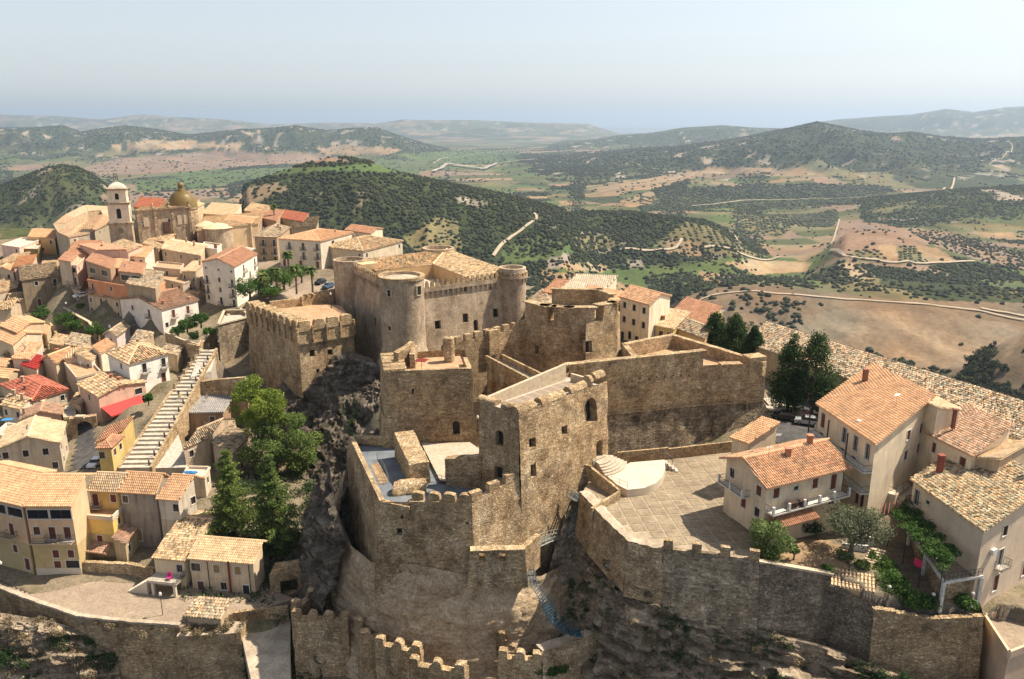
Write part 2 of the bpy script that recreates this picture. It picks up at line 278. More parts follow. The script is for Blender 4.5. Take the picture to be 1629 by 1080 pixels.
def foliage(name, dark, mid, light):
    m, t, b = mat(name, .75, .2); a = N(t, 'ShaderNodeAttribute', attribute_name='tint'); pp = pos(t)
    f = mix(t, a.outputs['Fac'], noise(t, pp, .5, 3), .45); c = ramp(t, f, [(.2, dark), (.5, mid), (.8, light)])
    oi = N(t, 'ShaderNodeObjectInfo'); c = mix(t, c, ramp(t, oi.outputs['Random'], [(0, (.72, .80, .80)), (.5, (1., 1., 1.)), (1, (1.45, 1.25, .95))]), 1. if name == 'leaf_far' else .35, 'MULTIPLY'); L(t, c, b.inputs['Base Color'])
    tr = N(t, 'ShaderNodeBsdfTranslucent'); L(t, c, tr.inputs[0]); ms = N(t, 'ShaderNodeMixShader', n0=.35)
    L(t, b.outputs[0], ms.inputs[1]); L(t, tr.outputs[0], ms.inputs[2]); L(t, ms.outputs[0], t.nodes['Material Output'].inputs[0])
foliage('leaf_pine', (.07, .11, .02), (.19, .25, .04), (.34, .39, .07)); foliage('leaf_cedar', (.05, .09, .025), (.14, .20, .05), (.26, .31, .09))
foliage('leaf_cypress', (.018, .045, .014), (.045, .085, .028), (.09, .14, .045)); foliage('leaf_olive', (.09, .10, .055), (.16, .175, .10), (.26, .28, .18))
foliage('leaf_green', (.03, .07, .015), (.07, .14, .03), (.13, .22, .05)); foliage('leaf_oleander', (.06, .10, .025), (.15, .21, .06), (.28, .34, .12))
foliage('leaf_palm', (.05, .08, .02), (.12, .16, .045), (.22, .26, .08)); foliage('leaf_dry', (.14, .10, .05), (.26, .20, .12), (.38, .31, .21))
foliage('petals', (.5, .45, .42), (.7, .66, .62), (.8, .78, .75)); foliage('leaf_far', (.038, .048, .024), (.056, .066, .033), (.080, .088, .046))
# ---------------------------------------------------------------- mesh builder
class MB:
    def __init__(s): s.v = []; s.f = []; s.n = 0; s.t = []
    def add(s, verts, faces, tint=None):
        verts = np.asarray(verts, float).reshape(-1, 3)
        if isinstance(faces, np.ndarray): s.f.append((faces + s.n, faces.shape[1])); nf = len(faces)
        else:
            nf = len(faces)
            for k in set(len(f) for f in faces):
                s.f.append((np.array([f for f in faces if len(f) == k]) + s.n, k))
        if tint is None: s.t.append(np.full(nf, .5))
        elif np.isscalar(tint): s.t.append(np.full(nf, float(tint)))
        else: s.t.append(np.asarray(tint, float))
        s.v.append(verts); s.n += len(verts); return s
    def box(s, c, size, rz=0., tint=None):
        x, y, z = np.array(size) / 2
        v = np.array([(-x, -y, -z), (x, -y, -z), (x, y, -z), (-x, y, -z), (-x, -y, z), (x, -y, z), (x, y, z), (-x, y, z)])
        if rz: v = rot(v, rz)
        return s.add(v + np.asarray(c), BOXF, tint)
    def prism(s, poly, z0, z1):
        """poly CCW seen from above; z0/z1 scalars or per-vertex lists"""
        n = len(poly); p = np.array([(q[0], q[1]) for q in poly]); z0 = np.broadcast_to(z0, n); z1 = np.broadcast_to(z1, n)
        v = np.concatenate([np.c_[p, z0], np.c_[p, z1]])
        return s.add(v, [tuple(range(n))[::-1], tuple(range(n, 2 * n))] + [(i, (i + 1) % n, n + (i + 1) % n, n + i) for i in range(n)])
    def tube(s, pts, r, k=6, cap=True):
        pts = [np.asarray(p, float) for p in pts]; rs = np.broadcast_to(r, len(pts)); rings = []
        for i, p in enumerate(pts):
            d = pts[min(i + 1, len(pts) - 1)] - pts[max(i - 1, 0)]; d = d / (np.linalg.norm(d) + 1e-9)
            a = np.cross(d, (0, 0, 1.)) if abs(d[2]) < .95 else np.cross(d, (1., 0, 0)); a /= np.linalg.norm(a); b = np.cross(d, a)
            th = np.arange(k) * 2 * math.pi / k
            rings.append(p + rs[i] * (np.cos(th)[:, None] * a + np.sin(th)[:, None] * b))
        f = [(i * k + j, i * k + (j + 1) % k, (i + 1) * k + (j + 1) % k, (i + 1) * k + j) for i in range(len(pts) - 1) for j in range(k)]
        if cap: f += [tuple(range(k))[::-1], tuple(range((len(pts) - 1) * k, len(pts) * k))]
        return s.add(np.concatenate(rings), f)
    def lathe(s, c, prof, k=24, a0=0., a1=2 * math.pi, disp=None):
        """prof [(r,z)...] bottom to top"""
        full = abs(a1 - a0 - 2 * math.pi) < 1e-6; n = k if full else k + 1; th = a0 + (a1 - a0) * np.arange(n) / k
        pr = np.array(prof, float); v = np.stack([c[0] + pr[:, None, 0] * np.cos(th), c[1] + pr[:, None, 0] * np.sin(th), np.broadcast_to(c[2] + pr[:, None, 1], (len(pr), n))], -1).reshape(-1, 3)
        if disp is not None: v = v + disp(v)
        f = [(i * n + j, i * n + (j + 1) % n, (i + 1) * n + (j + 1) % n, (i + 1) * n + j) for i in range(len(pr) - 1) for j in range(n if full else k)]
        return s.add(v, f)
    def grid(s, G, flip=False, tint=None, closed=False):
        a, b = G.shape[:2]; idx = np.arange(a * b).reshape(a, b)
        q = np.stack([idx[:-1, :-1], idx[:-1, 1:], idx[1:, 1:], idx[1:, :-1]], -1).reshape(-1, 4)
        if flip: q = q[:, ::-1]
        return s.add(G.reshape(-1, 3), q, tint)
    def build(s, name, m, parent=None, kind=None, smooth=False, color=None, loc=None, tint=True):
        V = np.concatenate(s.v) if s.v else np.zeros((0, 3)); o0 = np.zeros(3)
        if parent is not None: o0 = world_loc(parent)
        elif loc is not None: o0 = np.asarray(loc, float)
        me = bpy.data.meshes.new(name); V = V - o0
        me.vertices.add(len(V)); me.vertices.foreach_set('co', V.astype(np.float32).ravel())
        fl = np.concatenate([f.ravel() for f, k in s.f]); cnt = np.concatenate([np.full(len(f), k) for f, k in s.f])
        me.loops.add(len(fl)); me.loops.foreach_set('vertex_index', fl.astype(np.int32))
        me.polygons.add(len(cnt)); me.polygons.foreach_set('loop_start', np.r_[0, np.cumsum(cnt)[:-1]].astype(np.int32))
        me.update(calc_edges=True); me.validate()
        if tint and len(cnt) == len(me.polygons):
            order = []; i = 0
            T = np.concatenate(s.t) if len(np.concatenate(s.t)) == len(cnt) else np.full(len(cnt), .5)
            at = me.attributes.new('tint', 'FLOAT', 'FACE'); at.data.foreach_set('value', T.astype(np.float32))
        if len(me.polygons) < 200000:
            me.shade_smooth()
            if not smooth: me.set_sharp_from_angle(angle=R(38))
        me.materials.append(MATS[m] if isinstance(m, str) else m)
        return link(name, me, parent, None if parent is not None else o0, kind, color)
BOXF = [(3, 2, 1, 0), (4, 5, 6, 7), (0, 1, 5, 4), (1, 2, 6, 5), (2, 3, 7, 6), (3, 0, 4, 7)]
def rot(v, a):
    c, s = math.cos(a), math.sin(a); v = np.asarray(v, float); o = v.copy()
    o[..., 0] = v[..., 0] * c - v[..., 1] * s; o[..., 1] = v[..., 0] * s + v[..., 1] * c; return o
WL = {}
def world_loc(o): return WL.get(o.name, np.zeros(3)) if o is not None else np.zeros(3)
def link(name, data, parent=None, loc=None, kind=None, color=None, rz=0.):
    o = bpy.data.objects.new(name, data); col.objects.link(o)
    if parent is not None:
        o.parent = parent; WL[o.name] = world_loc(parent) + (np.zeros(3) if loc is None else np.asarray(loc))
        if loc is not None: o.location = loc
    else:
        o.location = loc if loc is not None else (0, 0, 0); WL[o.name] = np.asarray(o.location)
    if rz: o.rotation_euler.z = rz
    if kind: o['kind'] = kind
    if color is not None: o.color = (*color[:3], color[3] if len(color) > 3 else 1.)
    return o
def tag(o, label=None, cat=None, group=None, kind=None):
    if label: o['label'] = label
    if cat: o['category'] = cat
    if group: o['group'] = group
    if kind: o['kind'] = kind
    return o
def thing(name, label, cat, loc=(0, 0, 0), group=None, rz=0.):
    return tag(link(name, None, None, loc, rz=rz), label, cat, group)
def copy_tree(o, loc=None, rz=None, label=None, scale=None, group=None):
    def cp_(x, par):
        c = x.copy(); col.objects.link(c); c.parent = par
        for ch in KIDS.get(x.name, []) or [q for q in x.children]: cp_(ch, c)
        return c
    c = cp_(o, None)
    if loc is not None: c.location = loc
    if rz is not None: c.rotation_euler.z = rz
    if scale is not None: c.scale = (scale,) * 3 if np.isscalar(scale) else scale
    if label: c['label'] = label
    if group: c['group'] = group
    return c
KIDS = {}
def inpoly(px, py, poly):
    inside = np.zeros(np.shape(px), bool); n = len(poly); j = n - 1
    for i in range(n):
        xi, yi = poly[i]; xj, yj = poly[j]
        with np.errstate(divide='ignore', invalid='ignore'):
            c = ((yi > py) != (yj > py)) & (px < (xj - xi) * (py - yi) / (yj - yi + 1e-12) + xi)
        inside ^= c; j = i
    return inside
def polydist(x, y, pl):
    """distance of points to a polyline (2D)"""
    d = np.full(np.shape(x), 1e9)
    for (ax, ay), (bx, by) in zip(pl[:-1], pl[1:]):
        vx, vy = bx - ax, by - ay; t_ = np.clip(((x - ax) * vx + (y - ay) * vy) / (vx * vx + vy * vy + 1e-9), 0, 1)
        d = np.minimum(d, np.hypot(x - ax - t_ * vx, y - ay - t_ * vy))
    return d
# ================================================================ TERRAIN
def az(px, py=300): r = ray(px, py); return r[0] / r[1]
BASE = -205.
# ridge: distance, front width, back width, crest survey, relief, vegetation
RIDGES = [
 (17000, 3000, 2500, [(-300,186),(0,182),(100,185),(160,190),(225,182),(300,187),(360,190),(430,198),(520,195),(600,196),(640,190),(700,191),(760,191),(850,195),(1000,198)], .6, .35),
 (7200, 1300, 1600, [(-300,215),(-150,205),(0,204),(55,203),(100,200),(130,210),(165,204),(200,200),(250,206),(300,215),(330,212),(380,206),(420,205),(470,200),(520,208),(560,204),(600,203),(630,214),(680,232),(760,250)], .8, .85),
 (1750, 260, 330, [(-220,372),(-120,345),(-60,318),(0,296),(40,279),(75,266),(100,262),(125,266),(145,276),(170,294),(200,315),(240,345)], .3, .8),
 (1330, 330, 330, [(330,335),(380,300),(440,276),(480,262),(520,252),(555,251),(585,257),(620,270),(660,281),(720,294),(790,308),(850,322),(900,336),(960,360)], .22, .85),
 (5200, 1350, 1200, [(760,262),(850,252),(930,246),(1000,240),(1070,235),(1130,227),(1180,219),(1220,211),(1260,203),(1300,194),(1335,201),(1370,208),(1410,213),(1450,210),(1500,218),(1560,222),(1629,218),(1750,214),(1900,220)], .8, .9),
 (9000, 1500, 1500, [(830,240),(880,228),(940,222),(990,214),(1040,211),(1085,203),(1150,199),(1200,203),(1240,204),(1330,212),(1450,230)], .7, .95),
 (13500, 2400, 2500, [(1240,203),(1330,190),(1400,185),(1450,182),(1505,173),(1550,178),(1600,171),(1660,168),(1800,172),(1950,180)], .6, .8),
 (2300, 420, 380, [(1000,342),(1100,345),(1200,348),(1300,335),(1400,318),(1500,304),(1629,296),(1750,290),(1900,300)], .25, .75),
 (1480, 200, 220, [(820,372),(870,348),(930,338),(1000,338),(1060,345),(1120,352),(1170,372),(1230,400)], .2, .75),
 (3100, 420, 420, [(560,330),(700,322),(860,310),(960,298),(1080,290),(1200,298),(1320,300),(1450,300)], .3, .6),
 (930, 170, 250, [(1020,505),(1080,478),(1130,462),(1200,455),(1270,460),(1340,468),(1420,470),(1500,474),(1629,480),(1750,478),(1900,490)], .35, .0),
 (1400, 230, 220, [(1280,398),(1340,376),(1400,368),(1460,380),(1540,398),(1629,410),(1800,420)], .3, .2),
 (600, 110, 130, [(1480,640),(1540,590),(1600,548),(1660,520),(1800,500),(2000,500)], .2, .3),
]
for rd in RIDGES:
    pass
def valley(x, y):
    x = np.asarray(x, float); y = np.asarray(y, float)
    rr = np.hypot(x, y); yy = np.maximum(y, 30.); a = x / yy
    P3 = np.stack([x, y, 0 * x], -1)
    far = np.clip((rr - 3000) / 20000, 0, 1)
    h = BASE - 90 * far + 9 * fbm(P3 / 420, 4) * np.clip(rr / 900, .3, 1.5) + 16 * fbm(P3 / 1500 + 9, 3) * np.clip(rr / 3000, 0, 1.2)
    veg = np.zeros_like(h)
    warp = fbm(P3 / 900 + 5, 3)
    for D, wf, wb, pts, rel, vg in RIDGES:
        ax = np.array([az(p[0], p[1]) for p in pts]); cz = np.array([Y(p[0], p[1], D)[2] for p in pts])
        crest = np.interp(a, ax, cz, left=BASE - 60, right=BASE - 60)
        edge = np.clip((a - ax[0]) / .05, 0, 1) * np.clip((ax[-1] - a) / .05, 0, 1)
        t_ = (y - D - warp * wf * .10) ; s = np.where(t_ < 0, t_ / wf, t_ / wb)
        sh = np.exp(-s * s * 1.1) * edge
        amp = np.maximum(crest - h, 0)
        q = P3 / (wf * (.30 if D > 3000 else .42))
        rn = 1 - np.abs(fbm(q + 3.1, 5)) * 2.2
        fl = 1 - np.exp(-(s * s) * 2.5)            # relief grows away from the crest line
        c = amp * sh * (1 + rel * (1.7 if D > 3000 else 1.2) * (rn - .62) * fl)
        veg = np.maximum(veg, vg * np.clip(c / (abs(amp) + 1) * 2.2, 0, 1) * (amp > 25)) if vg > 0 else veg * (1 - sh)
        h = h + c
    return h, veg
# hilltop survey points: pixel, pixel, height
HP = [(500,450,3.5),(430,462,3.5),(460,400,4),(300,400,4),(200,400,3),(600,400,4),(560,420,4),(360,390,4),(880,560,2.5),(900,500,3),(1000,548,3),(960,520,3),(1100,545,2),
 (1180,600,1.5),(1260,668,1),(1230,640,1),(1340,640,1),(1500,700,1),(1629,740,1),(1200,830,-1.2),(1100,800,-2.2),(1000,800,-2.2),(1290,870,-2.6),(1400,900,-3),(1330,900,-3),(1500,940,-4.2),(1600,960,-5.2),(1450,800,-1),(1580,1000,-8),
 (100,425,-1),(30,440,-3),(30,480,-6),(130,500,-5),(200,470,-1.5),(300,440,2),(250,548,-4.5),(330,562,-1.5),(290,530,-1.5),(60,560,-11),(60,620,-14),(150,745,-16),(205,745,-12.5),(265,640,-7),(60,720,-17),(0,560,-13),(0,660,-17),(100,640,-14),
 (100,905,-20.6),(0,850,-20.6),(20,900,-20.8),(60,925,-21),(130,950,-21.3),(200,990,-21.8),(260,985,-21.8),(330,965,-21.5),(420,960,-22),(240,860,-19.8),(280,760,-14),(340,790,-15),(400,860,-17.5),(460,860,-17.5),(440,930,-21),
 (500,760,-17),(520,900,-23),(640,650,-3),(640,750,-4),(700,700,-4),(850,700,-4),(800,800,-5),(700,800,-5),(750,540,-3),(850,600,-3),(600,480,2),(700,450,2),(800,450,2),(440,540,-3),(500,520,-2),(420,640,-12),(370,600,-9)]
HPX = [(30,72,-24),(45,68,-24),(60,64,-24),(75,62,-22),(20,80,-26),(8,82,-26),(-2,84,-25),(-14,86,-25),(-24,90,-26),(-34,93,-28),(-44,95,-31),(-56,96,-33),(-68,97,-33),(-82,98,-33),(-100,100,-34),(6,92,-24),(-30,101,-26),(-34,112,-26),(50,76.5,-7),(62,76,-8)]
for it in HS:
    if it[5] == 'skip': continue
    a_, b_, c_ = [np.array(Z(*q, it[3])) for q in it[:3]]; d_ = a_ + c_ - b_; m_ = (a_ + c_) / 2
    for q in (a_, b_, c_, d_): HPX.append((q[0] * .85 + m_[0] * .15, q[1] * .85 + m_[1] * .15, it[4] - .15))
    HPX.append((m_[0], m_[1], it[4] - .15))
HP += [(262,606,-8.5),(235,622,-9.6),(215,645,-10.2),(190,640,-12),(225,690,-12),(245,600,-9)]
HPw = np.array([Z(*p) for p in HP] + HPX)
HILL = [(-330, 300), (-290, 420), (-190, 400), (-110, 330), (-60, 275), (-10, 235), (20, 205), (60, 175), (85, 150), (110, 128), (140, 108), (175, 75), (160, 40), (100, 55), (60, 62), (0, 66), (-60, 74), (-110, 84), (-190, 92), (-260, 150)]
HOLES = []
def hill_top(x, y):
    x = np.asarray(x); num = np.zeros(x.shape); den = np.zeros(x.shape)
    for hx, hy, hz in HPw:
        w = 1 / ((x - hx) ** 2 + (y - hy) ** 2 + 6) ** 1.9; num = num + w * hz; den = den + w
    return num / den
def ground(x, y):
    x = np.asarray(x, float); y = np.asarray(y, float)
    v, veg = valley(x, y); near = (y < 900) & (np.abs(x) < 700)
    h = v.copy()
    if near.any():
        xn, yn = x[near], y[near]; P3 = np.stack([xn, yn, 0 * xn], -1)
        d = polydist(xn, yn, HILL + HILL[:1]); d = np.where(inpoly(xn, yn, HILL), 0, d)
        top = hill_top(xn, yn) + fbm(P3 / 30, 4) * np.clip(d / 15, 0, 1) * 6
        s = top - d * (.62 + .12 * fbm(P3 / 60 + 3, 3)) - np.clip(d, 0, 12) * .5
        k = 14.; m = np.maximum(s, v[near]); dd = np.abs(s - v[near]); h[near] = np.where(d > 0, m + k * .25 * np.clip(1 - dd / k, 0, 1) ** 2, s)
        vg = veg[near]; sl_ = (d > 0) & (s > v[near] - 4); vg[sl_] = .55 ; vg[d == 0] = 0; veg[near] = vg
    return h, veg
_gz0 = ground
FL = [(-160, 112)] + [tuple(Z(*p, -21.4)[:2] + np.array([0, .9])) for p in ((-60,905),(0,940),(41,957),(126,986),(217,996))] + [tuple(Z(283,1014,-22.2)[:2] + np.array([0, 1.])), tuple(Z(384,1008,-22.2)[:2] + np.array([0, 1.]))] + [(-36, 95), (-28, 92), (-20, 91.5), (-8, 90.5), (2, 90.5), (8, 88), (12, 88)]
FR = [tuple(Z(958, 822, -.9)[:2] + np.array([.8, .6]))] + [tuple(Z(*p)[:2] + np.array([0, 1.2])) for p in ((1000,862,-.9),(1055,874,-.9),(1208,893,-1),(1322,914,-2.6),(1392,962,-4.4),(1480,984,-5.4),(1565,983,-5.4))] + [(58, 83), (66, 80), (90, 70), (160, 40)]
LOWP = [([(2.5, 84), (14, 84), (16, 90), (12.5, 97), (13.5, 104), (12.5, 109), (9, 106), (4, 98)], -24.), ([(-36, 92), (-27.5, 92), (-27, 112), (-34, 117)], -26.)]
def ground(x, y):
    h, v = _gz0(x, y); fx, fy = np.array(FL).T; rx, ry = np.array(FR).T
    f = np.where(x < 12, np.interp(x, fx, fy), np.interp(x, rx, ry)); k = (y < f) & (y < 120)
    h = np.where(k, np.minimum(h, np.where(x < -36, -33., np.where(x < 12, -25., -20.)) - (f - y) * .9), h)
    for pl, z in LOWP: h = np.where(inpoly(x, y, pl), np.minimum(h, z), h)
    return h, v
def ground_z(x, y): return float(ground(np.array([x]), np.array([y]))[0][0])

# ---- land cover: colour of what grows there (albedo)
TAN, PINK, FOR, GRN, OLV, DRY, SCR, DK = (.255,.18,.105), (.215,.15,.105), (.046,.055,.027), (.085,.115,.04), (.15,.13,.065), (.32,.23,.135), (.085,.095,.042), (.035,.05,.025)
# polygons of the photograph where one cover is plain to see: (cover, veg density, outline)
BRN = (.175, .125, .08)
COVER = [
 (BRN,.02,[(1020,520),(1080,475),(1130,458),(1210,452),(1300,462),(1420,476),(1629,482),(1700,482),(1700,700),(1629,640),(1560,610),(1430,575),(1330,545),(1210,540),(1100,500)]),
 ((.215,.16,.105),.01,[(1250,505),(1350,490),(1480,500),(1600,515),(1629,530),(1600,575),(1480,590),(1350,570),(1250,540)]),
 (GRN,.05,[(870,425),(960,430),(1060,425),(1160,410),(1260,410),(1300,425),(1200,445),(1080,455),(1000,465),(900,450)]),
 (GRN,.9,[(1020,440),(1090,432),(1140,448),(1090,470),(1040,468)]),
 (DRY,.0,[(890,420),(935,418),(975,424),(960,433),(905,430)]), (DRY,.0,[(1155,418),(1200,412),(1290,418),(1285,432),(1200,437)]), (TAN,.0,[(1110,432),(1165,438),(1160,452),(1120,450)]),
 (DRY,.0,[(1330,415),(1360,418),(1395,440),(1380,447),(1340,440)]), (PINK,.03,[(1335,352),(1400,355),(1460,370),(1490,385),(1440,400),(1360,412),(1325,405)]),
 (TAN,.0,[(1395,390),(1420,388),(1445,410),(1400,415)]), (TAN,.0,[(1455,390),(1490,394),(1525,416),(1470,420)]), (OLV,.0,[(1355,400),(1395,400),(1410,417),(1365,418)]), (OLV,.0,[(1425,392),(1455,392),(1470,420),(1430,420)]),
 (PINK,.35,[(1440,365),(1500,368),(1570,385),(1629,405),(1629,428),(1560,415),(1490,392)]),
 (OLV,.0,[(1035,393),(1090,352),(1130,360),(1180,395),(1220,408),(1170,408),(1080,398)]), (OLV,.1,[(1165,342),(1250,342),(1270,355),(1240,380),(1180,365)]), (OLV,.0,[(1262,342),(1330,335),(1335,350),(1320,362),(1270,360)]),
 (OLV,.05,[(905,378),(960,372),(990,385),(970,398),(920,398)]), (GRN,.15,[(800,400),(850,372),(905,380),(915,400),(860,415),(800,420)]),
 (TAN,.03,[(935,300),(1010,288),(1100,270),(1160,265),(1230,268),(1220,275),(1120,278),(1050,298),(960,308)]), (TAN,.05,[(985,320),(1040,302),(1090,305),(1060,320),(1000,330)]),
 (TAN,.05,[(1060,380),(1120,385),(1120,410),(1060,405)]),
 (GRN,.1,[(210,290),(300,280),(400,268),(480,266),(560,262),(640,258),(640,275),(520,272),(430,280),(330,298),(220,305)]), (GRN,.2,[(620,245),(760,238),(830,240),(820,262),(700,262)]),
 (PINK,.05,[(130,268),(190,252),(280,246),(350,238),(430,244),(520,246),(560,256),(430,262),(300,272),(160,280)]), (DRY,.05,[(170,232),(240,240),(330,236),(400,236),(380,228),(240,222)]),
 (TAN,.1,[(500,236),(560,230),(640,238),(620,246),(520,246)]), (TAN,.15,[(360,320),(400,296),(440,290),(460,300),(400,325)]), (PINK,.1,[(150,310),(260,305),(360,300),(370,312),(250,325),(180,325)]),
 (SCR,.35,[(0,350),(60,340),(120,345),(150,352),(90,372),(0,380)]), (OLV,.3,[(640,380),(690,345),(730,350),(735,400),(660,400)]),
 (TAN,.1,[(860,430),(960,440),(1040,470),(1100,500),(1060,520),(960,475),(850,470)]),
 (SCR,.8,[(1040,300),(1290,292),(1420,296),(1390,325),(1200,330),(1050,335)]),
]
GROVES = [(0,[(1035,393),(1090,352),(1130,360),(1180,395),(1220,408),(1170,408),(1080,398)],13,10,.9), (.6,[(1165,345),(1250,342),(1270,355),(1240,378),(1190,365)],14,12,.6), (.3,[(1262,342),(1330,335),(1335,350),(1320,362),(1270,360)],12,10,.95),
 (.2,[(1355,400),(1395,400),(1410,417),(1365,418)],12,9,.95), (.5,[(1425,392),(1455,392),(1470,420),(1430,420)],12,9,.95), (.1,[(905,378),(960,372),(990,385),(970,398),(920,398)],12,8,.95), (.2,[(1120,362),(1180,352),(1200,395)],12,10,.5),
 (.4,[(640,380),(690,345),(730,350),(735,400),(660,400)],10,10,.5), (.2,[(1180,470),(1260,480),(1250,510),(1190,520),(1180,495)],12,12,.55), (.1,[(800,395),(850,372),(905,380),(900,398),(860,412),(800,418)],9,5,.5),(.1,[(880,230),(1000,240),(980,262),(900,262)],40,20,.6),(.3,[(985,318),(1100,300),(1300,292),(1420,296),(1380,322),(1200,332),(1050,333)],22,22,.6)]
def landcover(x, y, z, veg):
    """albedo and tree density for points of the ground"""
    p = np.stack([x, y, z], -1); px, py = pix(p); P3 = np.stack([x, y, 0 * x], -1); rr = np.hypot(x, y)
    # fields: irregular cells
    s = np.where(rr > 3500, 420., 130.)[..., None]
    w = P3 / s + .35 * np.stack([fbm(P3 / s / 1.3, 2), fbm(P3 / s / 1.3 + 9, 2), 0 * x], -1)
    c1 = np.floor(w * np.array([1., 1.6, 1])); hsh = (np.abs(np.sin(c1[..., 0] * 127.1 + c1[..., 1] * 311.7)) * 43758.5453) % 1
    pal = np.array([TAN, SCR, PINK, GRN, OLV, SCR, FOR, SCR, FOR, OLV])
    c = pal[(hsh * 9.999).astype(int)]
    c = np.where(((veg > .3) & (hsh > .3) & (hsh < .4))[..., None], np.array(SCR), c)
    dens = np.where((hsh > .8) & (hsh < .9), .7, .03) + .75 * np.clip(fbm(P3 / np.clip(rr / 25, 40, 260)[..., None] + 2, 3) * 5 - .7, 0, 1)
    # woods and scrub on the ridges
    n = fbm(P3 / 190 + 40, 5); n2 = fbm(P3 / 60 + 70, 4)
    f = np.clip((veg - .42 + n * .55 + n2 * .25) * 4, 0, 1)
    scr = np.array(SCR) * (1 + .25 * n2[..., None]); forc = np.array(FOR) * (1.15 + .5 * n2[..., None])
    rock_ = np.clip((fbm(P3 / 70 + 90, 4) - .28) * 6, 0, 1) * (veg > .3)
    c = c * (1 - f[..., None]) + forc * f[..., None]
    mid = np.exp(-((f - .5) / .3) ** 2)[..., None] * .8; c = c * (1 - mid) + scr * mid
    c = c * (1 - rock_[..., None]) + np.array((.30, .25, .20)) * rock_[..., None]
    dens = np.maximum(dens * (1 - f), f * .95 * (1 - rock_ * .8))
    for cc, dn, poly in COVER:
        k = inpoly(px, py, poly) & (rr > 380)
        c[k] = np.array(cc); dens[k] = dn
    c = c * (1 + .22 * fbm(P3 / 25, 4)[..., None] + .22 * fbm(P3 / 110 + 8, 4)[..., None]) * (1 + np.array([.10, 0, -.08]) * fbm(P3 / 60 + 4, 3)[..., None] * 2)
    return np.clip(c, .01, .6), np.clip(dens, 0, 1)

# ---- the ground sheets, finer near the town
def ground_sheet(name, r0, r1, nr, na, a_lim):
    rs = np.exp(np.linspace(math.log(r0), math.log(r1), nr)); th = np.linspace(-a_lim, a_lim, na)
    Rr, T = np.meshgrid(rs, th, indexing='ij'); x = Rr * np.sin(T); y = Rr * np.cos(T)
    h, veg = ground(x, y); c, dens = landcover(x, y, h, veg)
    m = MB().grid(np.stack([x, y, h], -1)); o = m.build(name, 'terrain', smooth=True, kind='structure', tint=False)
    at = o.data.attributes.new('cover', 'FLOAT_COLOR', 'POINT'); at.data.foreach_set('color', np.concatenate([c.reshape(-1, 3), dens.reshape(-1, 1)], 1).astype(np.float32).ravel())
    return o
m, t, b = mat('terrain', 1., .05); a = N(t, 'ShaderNodeAttribute', attribute_name='cover'); pp = pos(t)
big = noise(t, pp, .012, 8, .62); fin = noise(t, pp, .16, 5, .65)
c = mix(t, a.outputs['Color'], ramp(t, big, [(.3, .78), (.7, 1.2)]), .9, 'MULTIPLY'); c = mix(t, c, ramp(t, fin, [(.3, .72), (.7, 1.22)]), .9, 'MULTIPLY')
vv = voro(t, pp, .085); thr = math_(t, 'SUBTRACT', math_(t, 'MULTIPLY', a.outputs['Alpha'], .62), vv.outputs['Distance']); dots = ramp(t, thr, [(0, 0.), (.1, 1.)])
vv2 = voro(t, pp, .03); thr2 = math_(t, 'SUBTRACT', math_(t, 'MULTIPLY', a.outputs['Alpha'], .6), vv2.outputs['Distance']); dots2 = ramp(t, thr2, [(0, 0.), (.1, .8)])
dc = ramp(t, noise(t, pp, .05, 3), [(.3, (.024, .034, .016)), (.7, (.055, .068, .028))])
c = mix(t, c, dc, math_(t, 'MAXIMUM', dots, dots2)); L(t, c, b.inputs['Base Color'])
bump(t, b, mix(t, mix(t, big, fin, .3), dots, .3), .7, 4.)
m, t, b = mat('hill_ground', .95, .1); pp = pos(t); n1 = noise(t, pp, .12, 6, .65); n2 = noise(t, pp, 1.6, 5, .7)
g = N(t, 'ShaderNodeNewGeometry'); sx = N(t, 'ShaderNodeSeparateXYZ'); L(t, g.outputs['Normal'], sx.inputs[0])
c = mix(t, ramp(t, n1, [(.3, (.15, .12, .085)), (.5, (.25, .20, .135)), (.68, (.09, .09, .04))]), ramp(t, n2, [(.3, .6), (.7, 1.3)]), .9, 'MULTIPLY')
c = mix(t, (.16, .135, .105), c, ramp(t, sx.outputs['Z'], [(.55, 0.), (.8, 1.)])); L(t, c, b.inputs['Base Color']); bump(t, b, n2, .8, .4)
def build_ground():
    ALIM = R(58)
    nearo = ground_sheet('hilltop_ground', 42, 430, 330, 560, ALIM); nearo.data.materials[0] = MATS['terrain']; nearo.data.materials.append(MATS['hill_ground'])
    V = np.empty(len(nearo.data.vertices) * 3, np.float32); nearo.data.vertices.foreach_get('co', V); V = V.reshape(-1, 3)
    v0 = np.empty(len(nearo.data.loops), np.int32); nearo.data.loops.foreach_get('vertex_index', v0); q = V[v0.reshape(-1, 4)[:, 0]]
    d = polydist(q[:, 0], q[:, 1], HILL + HILL[:1]); ins = inpoly(q[:, 0], q[:, 1], HILL) | (d < 10) | (q[:, 1] < 100)
    nearo.data.polygons.foreach_set('material_index', ins.astype(np.int32))
    ground_sheet('valley_and_hills', 430, 42000, 620, 640, ALIM)
    m = MB().add([(-2e5, 20000, -296), (2e5, 20000, -296), (2e5, 2e5, -296), (-2e5, 2e5, -296)], [(0, 1, 2, 3)])
    mm, t, b = mat('sea', .6, .3); b.inputs['Base Color'].default_value = (.12, .17, .20, 1); m.build('sea', 'sea', kind='structure')
build_ground()

